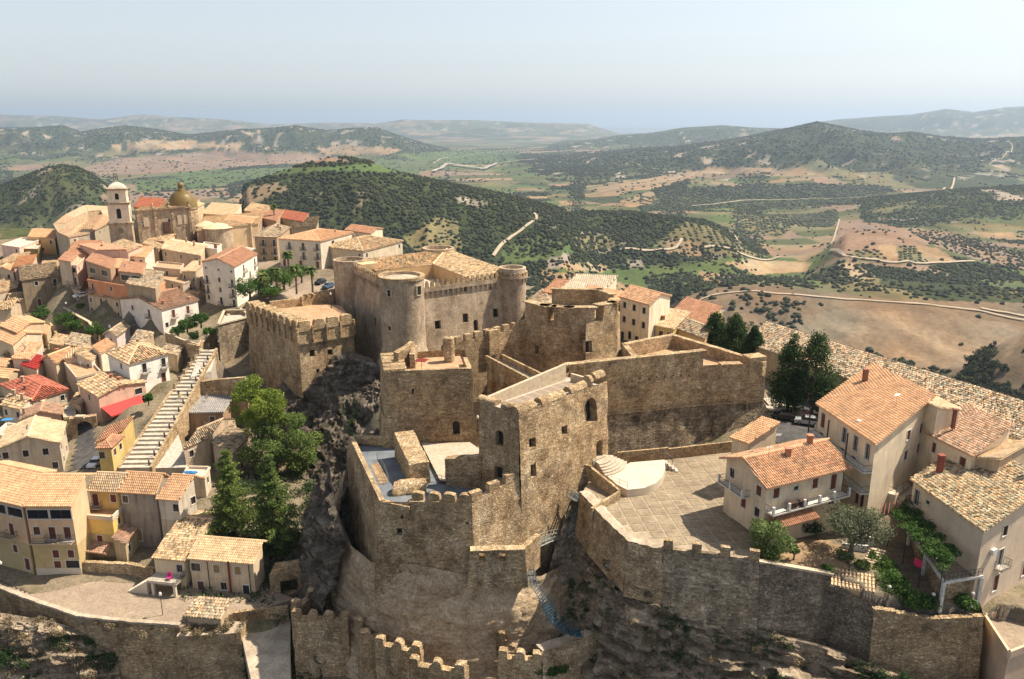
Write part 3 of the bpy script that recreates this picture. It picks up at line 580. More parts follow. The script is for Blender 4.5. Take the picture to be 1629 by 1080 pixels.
# ---- haze
def build_haze():
    m = bpy.data.materials.new('haze_air'); m.use_nodes = True; t = m.node_tree; t.nodes.clear()
    v = t.nodes.new('ShaderNodeVolumePrincipled'); v.inputs['Color'].default_value = (.63, .79, .99, 1); v.inputs['Density'].default_value = 6.0e-5; v.inputs['Anisotropy'].default_value = .3
    o = t.nodes.new('ShaderNodeOutputMaterial'); t.links.new(v.outputs[0], o.inputs['Volume']); MATS['haze_air'] = m
    MB().add(np.array([(x, y, z) for z in (-310, 520) for x, y in ((-2.2e5, -3e3), (2.2e5, -3e3), (2.2e5, 2.2e5), (-2.2e5, 2.2e5))]), BOXF).build('haze', 'haze_air', kind='stuff', tint=False)
build_haze()

# ---- tracks and roads through the valley: ribbons draped on the ground
def hit(px, py):
    """where the ray of a surveyed pixel meets the ground"""
    d = ray(px, py); ys = np.exp(np.linspace(math.log(350), math.log(30000), 500)); q = CAM + d * (ys[:, None] / d[1])
    g = ground(q[:, 0], q[:, 1])[0]; k = np.argmax(q[:, 2] < g)
    return q[k]
ROADS = []
def ribbon(name, pts, width, m, dz=.5, kind='structure'):
    w = np.array([hit(*p)[:2] for p in pts]); ROADS.append((width, [tuple(q) for q in w])); t_ = np.r_[0, np.cumsum(np.hypot(*np.diff(w, axis=0).T))]; n = max(8, min(220, int(t_[-1] / 12)))
    u = np.linspace(0, t_[-1], n); x = np.interp(u, t_, w[:, 0]); y = np.interp(u, t_, w[:, 1])
    for _ in range(3): x[1:-1] = (x[:-2] + 2 * x[1:-1] + x[2:]) / 4; y[1:-1] = (y[:-2] + 2 * y[1:-1] + y[2:]) / 4
    dx, dy = np.gradient(x), np.gradient(y); l = np.hypot(dx, dy) + 1e-9; nx, ny = -dy / l, dx / l
    G = []
    for s in (-1, 0, 1):
        X, Y_ = x + nx * s * width / 2, y + ny * s * width / 2; G.append(np.stack([X, Y_, ground(X, Y_)[0] + dz + np.clip(np.hypot(X, Y_) - 500, 0, 9e9) * .0022], -1))
    return MB().grid(np.stack(G, 1), flip=True).build(name, m, kind=kind)
flat('track_dust', (.38, .31, .225), .95, 0, .15, .1); flat('river_gravel', (.34, .30, .25), .95, 0, .2, .05)
ribbon('dirt_road', [(785,412),(800,390),(830,368),(862,350),(850,344)], 4.3, 'track_dust', .8)
ribbon('dirt_road', [(1085,500),(1110,480),(1170,468),(1250,470),(1330,478),(1420,482),(1500,490),(1570,497),(1629,512)], 3.1, 'track_dust')
ribbon('dirt_road', [(1560,492),(1600,500),(1660,510)], 4.3, 'track_dust')
ribbon('dirt_road', [(985,402),(1030,405),(1075,400),(1085,385)], 4.3, 'track_dust'); ribbon('dirt_road', [(1120,400),(1180,410),(1240,410)], 3.7, 'track_dust')
ribbon('dirt_road', [(1320,400),(1345,416),(1400,420),(1470,424),(1550,418)], 4.3, 'track_dust'); ribbon('dirt_road', [(1322,390),(1335,352)], 3.7, 'track_dust')
ribbon('dirt_road', [(1100,331),(1180,322),(1300,318),(1400,314),(1500,306),(1516,296),(1518,287)], 6.8, 'track_dust', 1.5)
ribbon('dirt_road', [(960,470),(985,486),(1010,498)], 3.1, 'track_dust'); ribbon('dirt_road', [(1560,262),(1600,250),(1610,240),(1600,232)], 5.6, 'track_dust', 2)
ribbon('dirt_road', [(940,312),(1000,298),(1060,290),(1110,276),(1210,268)], 5.0, 'track_dust', 1.5)
ribbon('river', [(690,275),(712,262),(735,266),(770,272),(790,262),(850,256)], 26, 'river_gravel', 1.5)
ribbon('dirt_road', [(620,262),(690,264),(700,256),(760,248),(830,240)], 7.4, 'track_dust', 2)

# ---- woods, groves and scrub: leafy clumps instanced on the ground
def blob_tree(name, seedv, squash=.85, trunk=True):
    """low crown of a distant tree: uneven closed lump with a short trunk"""
    import bmesh
    bm = bmesh.new(); bmesh.ops.create_icosphere(bm, subdivisions=2, radius=1)
    V = np.array([v.co[:] for v in bm.verts]); d = 1 + .38 * fbm(V * 1.6 + seedv, 3) + .15 * fbm(V * 5 + seedv, 1)
    for v, k in zip(bm.verts, d): v.co = Vector((v.co.x * k, v.co.y * k, v.co.z * k * squash + .9))
    if trunk: bmesh.ops.create_cone(bm, cap_ends=False, segments=5, radius1=.12, radius2=.08, depth=.8, matrix=Matrix.Translation((0, 0, .2)))
    me = bpy.data.meshes.new(name); bm.to_mesh(me); bm.free()
    rnd = np.random.default_rng(int(seedv)).random(len(me.polygons)); at = me.attributes.new('tint', 'FLOAT', 'FACE'); at.data.foreach_set('value', rnd.astype(np.float32))
    return me
def leafy_crown(k):
    r = np.random.default_rng(k + 60); mb = MB(); C = r.normal(0, .42, (16, 3)) * np.array([1, 1, .7]) + (0, 0, .85)
    for c in C:
        n = 26; d = r.normal(size=(n, 3)); d /= np.linalg.norm(d, axis=1, keepdims=True); p = c + d * .36 * r.uniform(.6, 1.1, (n, 1)); u = r.normal(size=(n, 3)); u /= np.linalg.norm(u, axis=1, keepdims=True); v = np.cross(u, d); s_ = .14 * r.uniform(.6, 1.5, (n, 1))
        mb.add(np.stack([p - u * s_, p + v * s_, p + u * s_, p - v * s_], 1).reshape(-1, 3), np.arange(4 * n).reshape(-1, 4), r.random(n))
    mb.tube([(0, 0, -.3), (0, 0, .7)], .07, 5); o = mb.build('crown_proto', 'leaf_far'); me = o.data; bpy.data.objects.remove(o); return me
def wood_mass(name, pts, scales, label, m='leaf_far', seedv=1):
    me = bpy.data.meshes.new(name); me.vertices.add(len(pts)); me.vertices.foreach_set('co', np.asarray(pts, np.float32).ravel())
    at = me.attributes.new('sc', 'FLOAT_VECTOR', 'POINT'); at.data.foreach_set('vector', np.asarray(scales, np.float32).ravel())
    rz = rng.random(len(pts)) * 6.28; at = me.attributes.new('rz', 'FLOAT', 'POINT'); at.data.foreach_set('value', rz.astype(np.float32))
    o = link(name, me, kind='stuff'); o['label'] = label; o['category'] = 'woodland'
    g = bpy.data.node_groups.new(name, 'GeometryNodeTree'); g.interface.new_socket('Geometry', in_out='INPUT', socket_type='NodeSocketGeometry'); g.interface.new_socket('Geometry', in_out='OUTPUT', socket_type='NodeSocketGeometry')
    nn = g.nodes; gi = nn.new('NodeGroupInput'); go = nn.new('NodeGroupOutput'); ip = nn.new('GeometryNodeInstanceOnPoints')
    ic = nn.new('GeometryNodeMeshIcoSphere'); ic.inputs['Subdivisions'].default_value = 2
    sp2 = nn.new('GeometryNodeSetPosition'); nz = nn.new('ShaderNodeTexNoise'); nz.inputs['Scale'].default_value = 1.3; nz.inputs['Detail'].default_value = 3; nz.noise_dimensions = '4D'; nz.inputs['W'].default_value = seedv * 7.7
    ps = nn.new('GeometryNodeInputPosition'); mu = nn.new('ShaderNodeVectorMath'); mu.operation = 'SCALE'
    ma = nn.new('ShaderNodeMath'); ma.operation = 'MULTIPLY_ADD'; ma.inputs[1].default_value = 1.5; ma.inputs[2].default_value = .22
    g.links.new(nz.outputs[0], ma.inputs[0]); g.links.new(ps.outputs[0], mu.inputs[0]); g.links.new(ma.outputs[0], mu.inputs[3])
    g.links.new(ic.outputs[0], sp2.inputs[0]); g.links.new(mu.outputs[0], sp2.inputs['Position'])
    sm = nn.new('GeometryNodeSetMaterial'); sm.inputs['Material'].default_value = MATS[m]; g.links.new(sp2.outputs[0], sm.inputs[0])
    na = nn.new('GeometryNodeInputNamedAttribute'); na.data_type = 'FLOAT_VECTOR'; na.inputs[0].default_value = 'sc'
    nr = nn.new('GeometryNodeInputNamedAttribute'); nr.data_type = 'FLOAT'; nr.inputs[0].default_value = 'rz'
    cx = nn.new('ShaderNodeCombineXYZ'); g.links.new(nr.outputs[0], cx.inputs[2])
    g.links.new(gi.outputs[0], ip.inputs['Points']); g.links.new(sm.outputs[0], ip.inputs['Instance']); g.links.new(cx.outputs[0], ip.inputs['Rotation']); g.links.new(na.outputs[0], ip.inputs['Scale'])
    g.links.new(ip.outputs[0], go.inputs[0]); md = o.modifiers.new('scatter', 'NODES'); md.node_group = g
    me.materials.append(MATS[m]); return o
def scatter(n, d0, d1, size, jit=1.):
    """n candidate points, more of them near, kept where the land cover bears trees"""
    y = np.exp(rng.uniform(math.log(d0), math.log(d1), n)); a = rng.uniform(-.78, .78, n); x = a * y
    h, veg = ground(x, y); c, dens = landcover(x, y, h, veg); px, py = pix(np.stack([x, y, h], -1))
    k = (rng.random(n) < dens * jit) & ~((inpoly(x, y, HILL)) | (polydist(x, y, HILL + HILL[:1]) < 8)) & (px > -120) & (px < 1750) & (py < 1150)
    for wd_, pl in ROADS: k &= polydist(x, y, pl) > wd_ / 2 + np.clip(y / 350, 3, 12)
    return np.stack([x, y, h], -1)[k]
def stripe(pts, half, n):
    """points along a survey line (stream woods)"""
    w = np.array([hit(*p)[:2] for p in pts]); t_ = np.r_[0, np.cumsum(np.hypot(*np.diff(w, axis=0).T))]; u = rng.uniform(0, t_[-1], n)
    x = np.interp(u, t_, w[:, 0]) + rng.normal(0, half, n); y = np.interp(u, t_, w[:, 1]) + rng.normal(0, half, n)
    return np.stack([x, y, ground(x, y)[0]], -1)
def grove(angle, poly, sx_, sy_, keep):
    w = np.array([hit(*p)[:2] for p in poly]); c0 = w.mean(0); r_ = np.abs(w - c0).max() * 1.5
    gx, gy = np.meshgrid(np.arange(-r_, r_, sx_), np.arange(-r_, r_, sy_)); q = rot(np.stack([gx.ravel(), gy.ravel(), 0 * gx.ravel()], -1), angle)[:, :2] + c0
    q += rng.normal(0, .5, q.shape); k = inpoly(q[:, 0], q[:, 1], [tuple(v) for v in w]) & (rng.random(len(q)) < keep); q = q[k]
    return np.stack([q[:, 0], q[:, 1], ground(q[:, 0], q[:, 1])[0]], -1)
def build_woods():
    near = scatter(14000, 330, 900, 4, .5); mid = scatter(120000, 900, 2700, 5, .85); far = scatter(110000, 2700, 8500, 8, .9)
    S = [stripe([(870,405),(940,412),(1000,402),(1060,415),(1120,395),(1180,412)], 14, 420), stripe([(1130,470),(1180,440),(1240,455),(1300,440),(1360,455),(1440,462),(1520,466),(1629,462)], 22, 900),
         stripe([(1150,440),(1250,445),(1350,440),(1450,445),(1560,440),(1640,438)], 30, 700), stripe([(880,455),(940,450),(1000,470),(1060,480),(1110,490)], 9, 170), stripe([(840,440),(870,460),(850,480)], 14, 130),
         stripe([(1360,575),(1420,582),(1480,600),(1540,622),(1600,640),(1640,648)], 9, 420), stripe([(1180,480),(1260,492),(1250,520),(1200,530)], 14, 90), stripe([(840,400),(900,360),(1000,350),(1100,352)], 25, 500),
         stripe([(600,285),(700,292),(800,300)], 40, 300)]
    G = [grove(*g) for g in GROVES]
    def sc_(p, lo, hi): s = rng.uniform(lo, hi, len(p)); return np.stack([s, s * rng.uniform(.8, 1.2, len(p)), s * rng.uniform(.7, 1.1, len(p))], -1)
    # nearest ones are trees of their own
    cand = np.concatenate([near] + S); dd = np.hypot(cand[:, 0], cand[:, 1]); vis = []
    px, py = pix(cand); order = np.argsort(dd); protos = [blob_tree('valley_tree', s) for s in (3, 11, 19, 27, 35)]
    for p in protos: p.materials.append(MATS['leaf_far'])
    lf = [leafy_crown(k) for k in range(5)]
    pick = [i for i in order if 0 < px[i] < 1629 and 380 < py[i] < 760 and not (px[i] < 860 and py[i] > 430) and not (py[i] > 470 + max(0, px[i] - 840) * .30)][:290]
    for n_, i in enumerate(pick):
        s = rng.uniform(1.9, 3.0) if dd[i] < 520 else rng.uniform(2.4, 5.2); o = link('valley_tree', lf[n_ % 5], None, cand[i] - np.array([0, 0, .3]), rz=rng.uniform(0, 6.28)); o.scale = (s, s * rng.uniform(.85, 1.15), s * rng.uniform(.8, 1.1))
        tag(o, 'round dark green tree growing in the open valley below the town', 'tree', 'trees in the near valley')
    rest = np.delete(cand, pick, axis=0)
    wood_mass('valley_woodland', rest, sc_(rest, 1.8, 4.4), 'bands of dark green trees along the stream beds of the valley')
    wood_mass('hillside_woodland', mid, sc_(mid, 1.5, 3.7), 'dark green scrub and woods covering the hills in the middle distance', seedv=2)
    wood_mass('far_woodland', far, sc_(far, 3.2, 7.5), 'dark bluish woods covering the distant hills', seedv=3)
    g = np.concatenate(G); r_ = np.hypot(g[:, 0], g[:, 1]); s = np.clip(r_ / 1000, 1, 3)[:, None] * sc_(g, 1.7, 2.6)
    wood_mass('olive_grove', g, s, 'olive trees planted in rows on the tan slopes of the valley', 'leaf_olive', 4)
build_woods()
# ================================================================ WALL BUILDING
def unit(v): return v / (np.linalg.norm(v) + 1e-12)
def onwall(px, py, P, Q):
    """survey pixel -> (distance along wall from P, height) on the upright plane through P, Q"""
    P = np.array(P[:2], float); Q = np.array(Q[:2], float); d = ray(px, py); e = unit(Q - P); n = np.array([e[1], -e[0]])
    t_ = ((P - CAM[:2]) @ n) / (d[:2] @ n); h = CAM + d * t_; return float((h[:2] - P) @ e), float(h[2])
def wall(mb, P, Q, z0, z1, bP=None, bQ=None, res=.9, amp=0., size=3., openings=(), depth=.8, tp=None, z1q=None):
    """face from P (left, seen from outside) to Q; bP,bQ battered foot; openings (u, zc, w, h[, arch])"""
    P = np.array(P[:2], float); Q = np.array(Q[:2], float); bP = P if bP is None else np.array(bP[:2], float); bQ = Q if bQ is None else np.array(bQ[:2], float)
    Lw = np.linalg.norm(Q - P); e = (Q - P) / Lw; nrm = np.array([e[1], -e[0], 0])
    z1q = z1 if z1q is None else z1q; H_ = max(z1, z1q) - z0
    us = list(np.linspace(0, 1, max(2, int(Lw / res) + 1))); vs_ = list(np.linspace(0, 1, max(2, int(H_ / res) + 1)))
    rects = []
    for o in openings:
        u, zc, w, h = o[:4]; r_ = ((u - w / 2) / Lw, (u + w / 2) / Lw, (zc - h / 2 - z0) / (z1 - z0), (zc + h / 2 - z0) / (z1 - z0)); rects.append(r_)
    for ax, (i0, i1), arr in ((0, (0, 1), us), (1, (2, 3), vs_)):
        ed = [r_[i] for r_ in rects for i in (i0, i1)]; tol = .15 / (Lw if ax == 0 else (z1 - z0)); keep_ = [q for q in arr if q in (0, 1) or all(abs(q - k) > tol for k in ed)]
        arr[:] = sorted(keep_ + ed)
    us = np.unique(np.round(us, 6)); vs_ = np.unique(np.round(vs_, 6))
    U, Vv = np.meshgrid(us, vs_, indexing='ij')
    X = (bP[0] + (bQ[0] - bP[0]) * U) * (1 - Vv) + (P[0] + (Q[0] - P[0]) * U) * Vv; Y_ = (bP[1] + (bQ[1] - bP[1]) * U) * (1 - Vv) + (P[1] + (Q[1] - P[1]) * U) * Vv
    top = z1 + (z1q - z1) * U; G = np.stack([X, Y_, z0 + (top - z0) * Vv], -1)
    if amp: G = G + vdisp(G, size, amp)
    idx = np.arange(G.shape[0] * G.shape[1]).reshape(G.shape[:2]); fs = []
    uc = (us[:-1] + us[1:]) / 2; vc = (vs_[:-1] + vs_[1:]) / 2; keep = np.ones((len(uc), len(vc)), bool)
    for a, b_, c_, d in rects: keep &= ~(((uc > a) & (uc < b_))[:, None] & ((vc > c_) & (vc < d))[None, :])
    q = np.stack([idx[:-1, :-1], idx[1:, :-1], idx[1:, 1:], idx[:-1, 1:]], -1)[keep]; mb.add(G.reshape(-1, 3), q)
    out = []
    for r_, o in zip(rects, openings):
        ia = [int(np.argmin(abs(us - r_[0]))), int(np.argmin(abs(us - r_[1])))]; iv = [int(np.argmin(abs(vs_ - r_[2]))), int(np.argmin(abs(vs_ - r_[3])))]
        c4 = np.array([G[ia[0], iv[0]], G[ia[1], iv[0]], G[ia[1], iv[1]], G[ia[0], iv[1]]]); dd = o[5] if len(o) > 5 else depth; inn = c4 - nrm * dd
        mb.add(np.concatenate([c4, inn]), [(0, 4, 5, 1), (1, 5, 6, 2), (2, 6, 7, 3), (3, 7, 4, 0)])
        if len(o) > 4 and o[4]:
            w, h = o[2], o[3]; rr = w / 2; k = 7; cz = c4[3] * .5 + c4[2] * .5; ex = unit(c4[1] - c4[0])
            for sg, cor in ((-1, c4[3]), (1, c4[2])):
                arc = [cz - np.array([0, 0, rr]) + ex * sg * rr * math.cos(t_) + np.array([0, 0, rr]) * math.sin(t_) for t_ in np.linspace(0, math.pi / 2, k)]
                pl = np.array([cor] + arc) + nrm * .002; f = [(0, i + 1, i + 2) if sg < 0 else (0, i + 2, i + 1) for i in range(k - 1)]
                mb.add(np.concatenate([pl, pl - nrm * dd]), f + [(k + 2 + i, i + 1, i + 2, k + 3 + i) if sg < 0 else (k + 3 + i, i + 2, i + 1, k + 2 + i) for i in range(k - 2)])
        out.append((inn, nrm))
    return out
def panes(root, holes, m='glass', name='window_pane', color=None, inset=.004):
    for inn, nrm in holes:
        MB().add(inn + nrm * inset, [(0, 1, 2, 3)]).build(name, m, root, color=color)
def frames_(root, P, Q, openings, bw=.22, m='stone_trim', name='window_frame', proud=.07):
    P = np.array(P[:2], float); Q = np.array(Q[:2], float); e = unit(Q - P); n = np.array([e[1], -e[0], 0.]); e3 = np.array([e[0], e[1], 0])
    for o in openings:
        u, zc, w, h = o[:4]; c = np.array([P[0], P[1], 0]) + e3 * u + np.array([0, 0, zc]); mb = MB(); up = np.array([0, 0, 1.])
        def bar(c_, sx_, sz): 
            v = np.array([c_ + e3 * sx_ * a + up * sz * b_ + n * d for d in (-.1, proud) for a, b_ in ((-.5, -.5), (.5, -.5), (.5, .5), (-.5, .5))]); mb.add(v, [(3, 2, 1, 0), (4, 5, 6, 7), (0, 1, 5, 4), (1, 2, 6, 5), (2, 3, 7, 6), (3, 0, 4, 7)])
        bar(c + e3 * (w / 2 + bw / 2), bw, h); bar(c - e3 * (w / 2 + bw / 2), bw, h); bar(c + up * (h / 2 + bw / 2), w + 2 * bw, bw); bar(c - up * (h / 2 + bw / 2), w + 2.4 * bw, bw)
        mb.build(name, m, root)
def topface(mb, poly, z, amp=0.):
    z = np.broadcast_to(z, len(poly)); mb.add([(p[0], p[1], zz) for p, zz in zip(poly, z)], [tuple(range(len(poly)))])
def coping(mb, pts, z, wid, h=.25, closed=False, jag=.0):
    """parapet/wall-top run centred on a polyline"""
    n = len(pts)
    for i in range(n - 1 + closed):
        a = np.array(pts[i][:2], float); b_ = np.array(pts[(i + 1) % n][:2], float); l = np.linalg.norm(b_ - a); e = (b_ - a) / l; nn = np.array([-e[1], e[0]])
        za = z[i] if hasattr(z, '__len__') else z; zb = z[(i + 1) % n] if hasattr(z, '__len__') else z; k = max(1, int(l / 1.2)) if jag else 1
        for j in range(k):
            u0, u1 = j / k, (j + 1) / k; zz = za + (zb - za) * (u0 + u1) / 2 + (random.uniform(-jag, jag) if jag else 0); z0_, z1_ = za + (zb - za) * u0, za + (zb - za) * u1
            if jag: z0_ = z1_ = zz
            p0 = a + e * (u0 * l - (wid / 2 if j == 0 and not jag else 0)); p1 = a + e * (u1 * l + (wid / 2 if j == k - 1 and not jag else 0))
            q = [p0 - nn * wid / 2, p1 - nn * wid / 2, p1 + nn * wid / 2, p0 + nn * wid / 2]
            mb.prism(q, [z0_ - h, z1_ - h, z1_ - h, z0_ - h], [z0_, z1_, z1_, z0_])
def thick_wall(mb, P, Q, z0, z1, th, res=1., amp=.1, size=3., z1q=None, jag=.0, openings=(), bP=None, bQ=None):
    """free-standing wall of real thickness; outer face P->Q, body behind it"""
    P = np.array(P[:2], float); Q = np.array(Q[:2], float); e = unit(Q - P); nn = np.array([-e[1], e[0]]); z1q = z1 if z1q is None else z1q
    h = wall(mb, P, Q, z0, z1, res=res, amp=amp, size=size, z1q=z1q, openings=openings, depth=th, bP=bP, bQ=bQ)
    P2, Q2 = P + nn * th, Q + nn * th; wall(mb, Q2, P2, z0, z1q, res=res, amp=amp, size=size, z1q=z1, openings=[(np.linalg.norm(Q - P) - o[0],) + tuple(o[1:4]) + (0, .01) for o in openings] if openings else ())
    wall(mb, Q, Q2, z0, z1q, res=res, amp=amp, size=size); wall(mb, P2, P, z0, z1, res=res, amp=amp, size=size)
    k = max(2, int(np.linalg.norm(Q - P) / res) + 1); u = np.linspace(0, 1, k)[:, None]; zt = z1 + (z1q - z1) * u
    G = np.stack([np.c_[P + (Q - P) * u, zt], np.c_[P2 + (Q2 - P2) * u, zt]], 1); G = G + vdisp(G, size, amp); mb.grid(G, flip=True)
    return h
def loft(mb, rows, nu, nv, amp, size, octv=5, ridge=True, tint=None, sharp=.35, ledge=.75):
    """skin through polylines of the same number of survey points, roughened like rock; rows top to bottom, points left to right seen from outside"""
    rows = np.array(rows, float); a, b_ = rows.shape[:2]
    def rs(A, n): 
        t0 = np.linspace(0, 1, A.shape[0]); t1 = np.linspace(0, 1, n); 
        o = np.stack([[np.interp(t1, t0, A[:, j, k]) for k in range(3)] for j in range(A.shape[1])], 0); return o.transpose(2, 0, 1)
    G = rs(rows, nv); G = rs(G.transpose(1, 0, 2), nu).transpose(1, 0, 2)
    for _ in range(2): G[1:-1, 1:-1] = (G[1:-1, 1:-1] * 2 + G[:-2, 1:-1] + G[2:, 1:-1] + G[1:-1, :-2] + G[1:-1, 2:]) / 6
    du = np.gradient(G, axis=1); dv = np.gradient(G, axis=0); nrm = np.cross(dv, du); nrm /= np.linalg.norm(nrm, axis=-1, keepdims=True) + 1e-9
    q = G / size * np.array([1, 1, 1.5]); f = fbm(q, octv)
    if ridge: f = f * .55 + (.5 - np.abs(fbm(q * 1.7 + 11, octv)) * 2.2) * .6
    strat = fbm(np.stack([G[..., 0] * .05, G[..., 1] * .05, G[..., 2] * .9], -1) + 3, 3)
    if ledge:
        def hs1(a): return (np.abs(np.sin(a * 12.9898 + 4.1)) * 43758.5453) % 1
        w_ = np.stack([fbm(G / 5 + 3, 3), fbm(G / 5 + 23, 3), fbm(G / 6 + 43, 3)], -1); lz = np.floor((G[..., 2] + 2.2 * w_[..., 2]) / 1.15); cb = np.floor((G + w_ * 3) / np.array([2.1, 2.1, 1.5])); q2 = np.floor((G + w_ * 2) / np.array([.9, .9, .7]))
        f = f * .6 + ledge * ((hs1(lz) - .5) * .55 + (hs1(cb[..., 0] + 57 * cb[..., 1] + 113 * cb[..., 2]) - .5) * .6 + (hs1(q2[..., 0] + 57 * q2[..., 1] + 113 * q2[..., 2]) - .5) * .3)
    vv_ = np.linspace(0, 1, nv)[:, None]; fade = np.clip(vv_ / .06, .15, 1)
    G = G + nrm * ((f * amp + strat * amp * sharp) * fade)[..., None]
    mb.grid(G, flip=False, tint=tint); return G
MESHCACHE = {}
def inst(name, key, maker, m, root, p, rz, color=None, smooth=False):
    """a part whose mesh data is shared between alike pieces; p world position"""
    if key not in MESHCACHE:
        o = maker().build(name, m, None, smooth=smooth); me = o.data; bpy.data.objects.remove(o); MESHCACHE[key] = me
    return link(name, MESHCACHE[key], root, np.asarray(p, float) - world_loc(root), color=color, rz=rz)
def merlon_mb(w, d, h, style='round', seed=0):
    """local: x along wall, y inward, base at z=0"""
    mb = MB(); r = np.random.default_rng(seed)
    if style == 'round': prof = [(-w / 2, 0), (-w / 2, h * .62), (-w * .36, h * .88), (-w * .14, h), (w * .14, h), (w * .36, h * .88), (w / 2, h * .62), (w / 2, 0)]
    elif style == 'tooth': prof = [(-w / 2, 0), (-w / 2, h * .42), (-w * .42, h * .68), (-w * .26, h * .9), (-w * .08, h), (w * .08, h), (w * .26, h * .9), (w * .42, h * .68), (w / 2, h * .42), (w / 2, 0)]
    elif style == 'worn': prof = [(-w / 2, 0), (-w / 2 * .96, h * .7), (-w * .38, h * .93), (-w * .1, h), (w * .2, h * .97), (w * .42, h * .85), (w / 2 * .97, h * .6), (w / 2, 0)]
    else: prof = [(-w / 2, 0), (-w / 2, h), (w / 2, h), (w / 2, 0)]
    prof = [(x + r.uniform(-.04, .04) * w, z + (r.uniform(-.03, .03) * h if z > 0 else 0)) for x, z in prof]; n = len(prof)
    v = [(x, 0, z) for x, z in prof] + [(x, d, z) for x, z in prof]
    mb.add(v, [tuple(range(n))[::-1], tuple(range(n, 2 * n))] + [(i, i + 1, n + i + 1, n + i) for i in range(n - 1)])
    for q in mb.f: pass
    return mb
def merlon_row(root, P, Q, z, w, gap, d, h, m, style='round', zq=None, start=0., out=0., name='merlon', n=None, jitter=0.):
    P = np.array(P[:2], float); Q = np.array(Q[:2], float); l = np.linalg.norm(Q - P); e = (Q - P) / l; nn = np.array([-e[1], e[0]]); a = math.atan2(e[1], e[0])
    if n is None: n = int((l - start + gap) / (w + gap))
    st = (l - start - w) / max(1, n - 1) if n > 1 else 0
    for i in range(n):
        u = start + w / 2 + st * i; zz = z + ((zq if zq is not None else z) - z) * u / l; p = P + e * u - nn * out; s = i % 4
        o = inst(name, (name, w, d, h, style, m, s), lambda: merlon_mb(w, d, h, style, s), m, root, (p[0], p[1], zz - .06), a + (random.uniform(-jitter, jitter)))
def flip_fix(): pass
# ================================================================ THE CASTLE
def t3(root_label, cat, name, loc): return thing(name, root_label, cat, loc)
# ---------------------------------------------------------------- keep with four round towers
KF, KR, KB, KL = np.array([-23.6, 167.0]), np.array([.1, 183.6]), np.array([-19.9, 212.5]), np.array([-40.8, 197.])
ke1, ke2 = unit(KR - KF), unit(KL - KF)
def K(a, b_): return KF + ke1 * a + ke2 * b_
keep = thing('castle_keep', 'tall plastered castle keep with four round corner towers and tiled roof around a court', 'castle', (-21, 190, -3))
op_r = [(*onwall(694, 516, KF, KR), 1.5, 1.9), (*onwall(738, 459, KF, KR), 1.1, 1.3), (*onwall(738, 505, KF, KR), 1.5, 2.1), (*onwall(786, 497, KF, KR), 1.5, 2.1), (*onwall(754, 516, KF, KR), 1.2, 2.6, 1), (*onwall(716, 459, KF, KR), .5, .7), (*onwall(781, 458, KF, KR), .8, .7)]
op_l = [(*onwall(601, 513, KL, KF), 1.6, 2.3), (*onwall(568, 500, KL, KF), 1.2, 2.4), (*onwall(552, 490, KL, KF), 1.1, 2.6), (*onwall(574, 533, KL, KF), .9, 1.9), (*onwall(550, 455, KL, KF), .7, 2.), (*onwall(546, 520, KL, KF), .9, 1.5)]
mb = MB()
zt_ = 14.2
h1 = wall(mb, KF, KR, -1, zt_, KF + np.array([.8, -1.2]), KR + np.array([.8, -1.2]), .8, .10, 4, op_r, .7)
h2 = wall(mb, KL, KF, -6, zt_, KL + np.array([-1.2, -.5]), KF + np.array([-1.2, -.5]), .8, .10, 4, op_l, .7)
wall(mb, KR, KB, -6, zt_, res=2); wall(mb, KB, KL, -6, zt_, res=2)
mb.build('wall', 'castle_render', keep); panes(keep, h1 + h2)
frames_(keep, KF, KR, [op_r[2], op_r[3], op_r[0]]); frames_(keep, KL, KF, [op_l[0], op_l[1]])
# parapet ledge carried on corbels
for A, B, vis in ((KF, KR, 1), (KL, KF, 1), (KR, KB, 0), (KB, KL, 0)):
    e = unit(B - A); n = np.array([e[1], -e[0]]); l = np.linalg.norm(B - A); o_ = .45
    MB().prism([A + n * o_, B + n * o_, B - n * .5, A - n * .5], zt_ - .35, zt_ + .55).build('parapet_ledge', 'castle_render', keep)
    N_ = int(l / 1.3); a = math.atan2(e[1], e[0])
    for i in range(N_):
        p = A + e * ((i + .5) * l / N_) + n * o_
        inst('merlon', ('kmer', i % 3), lambda: merlon_mb(.86, .34, 1.6, 'tooth', i % 3), 'castle_stone_pale', keep, (p[0], p[1], zt_ + .5), a)
        if vis:
            def cb():
                m_ = MB(); m_.add([(-.21, 0, 0), (.21, 0, 0), (.21, .46, -2.6), (-.21, .46, -2.6), (-.21, .5, 0), (.21, .5, 0), (-.21, .1, -.8), (.21, .1, -.8)], [(0, 6, 7, 1), (6, 3, 2, 7), (0, 4, 3, 6), (1, 7, 2, 5), (0, 1, 5, 4)]); return m_
            inst('corbel', ('kcor',), cb, 'castle_render', keep, (p[0] + n[0] * .0, p[1] + n[1] * .0, zt_ - .36), a)
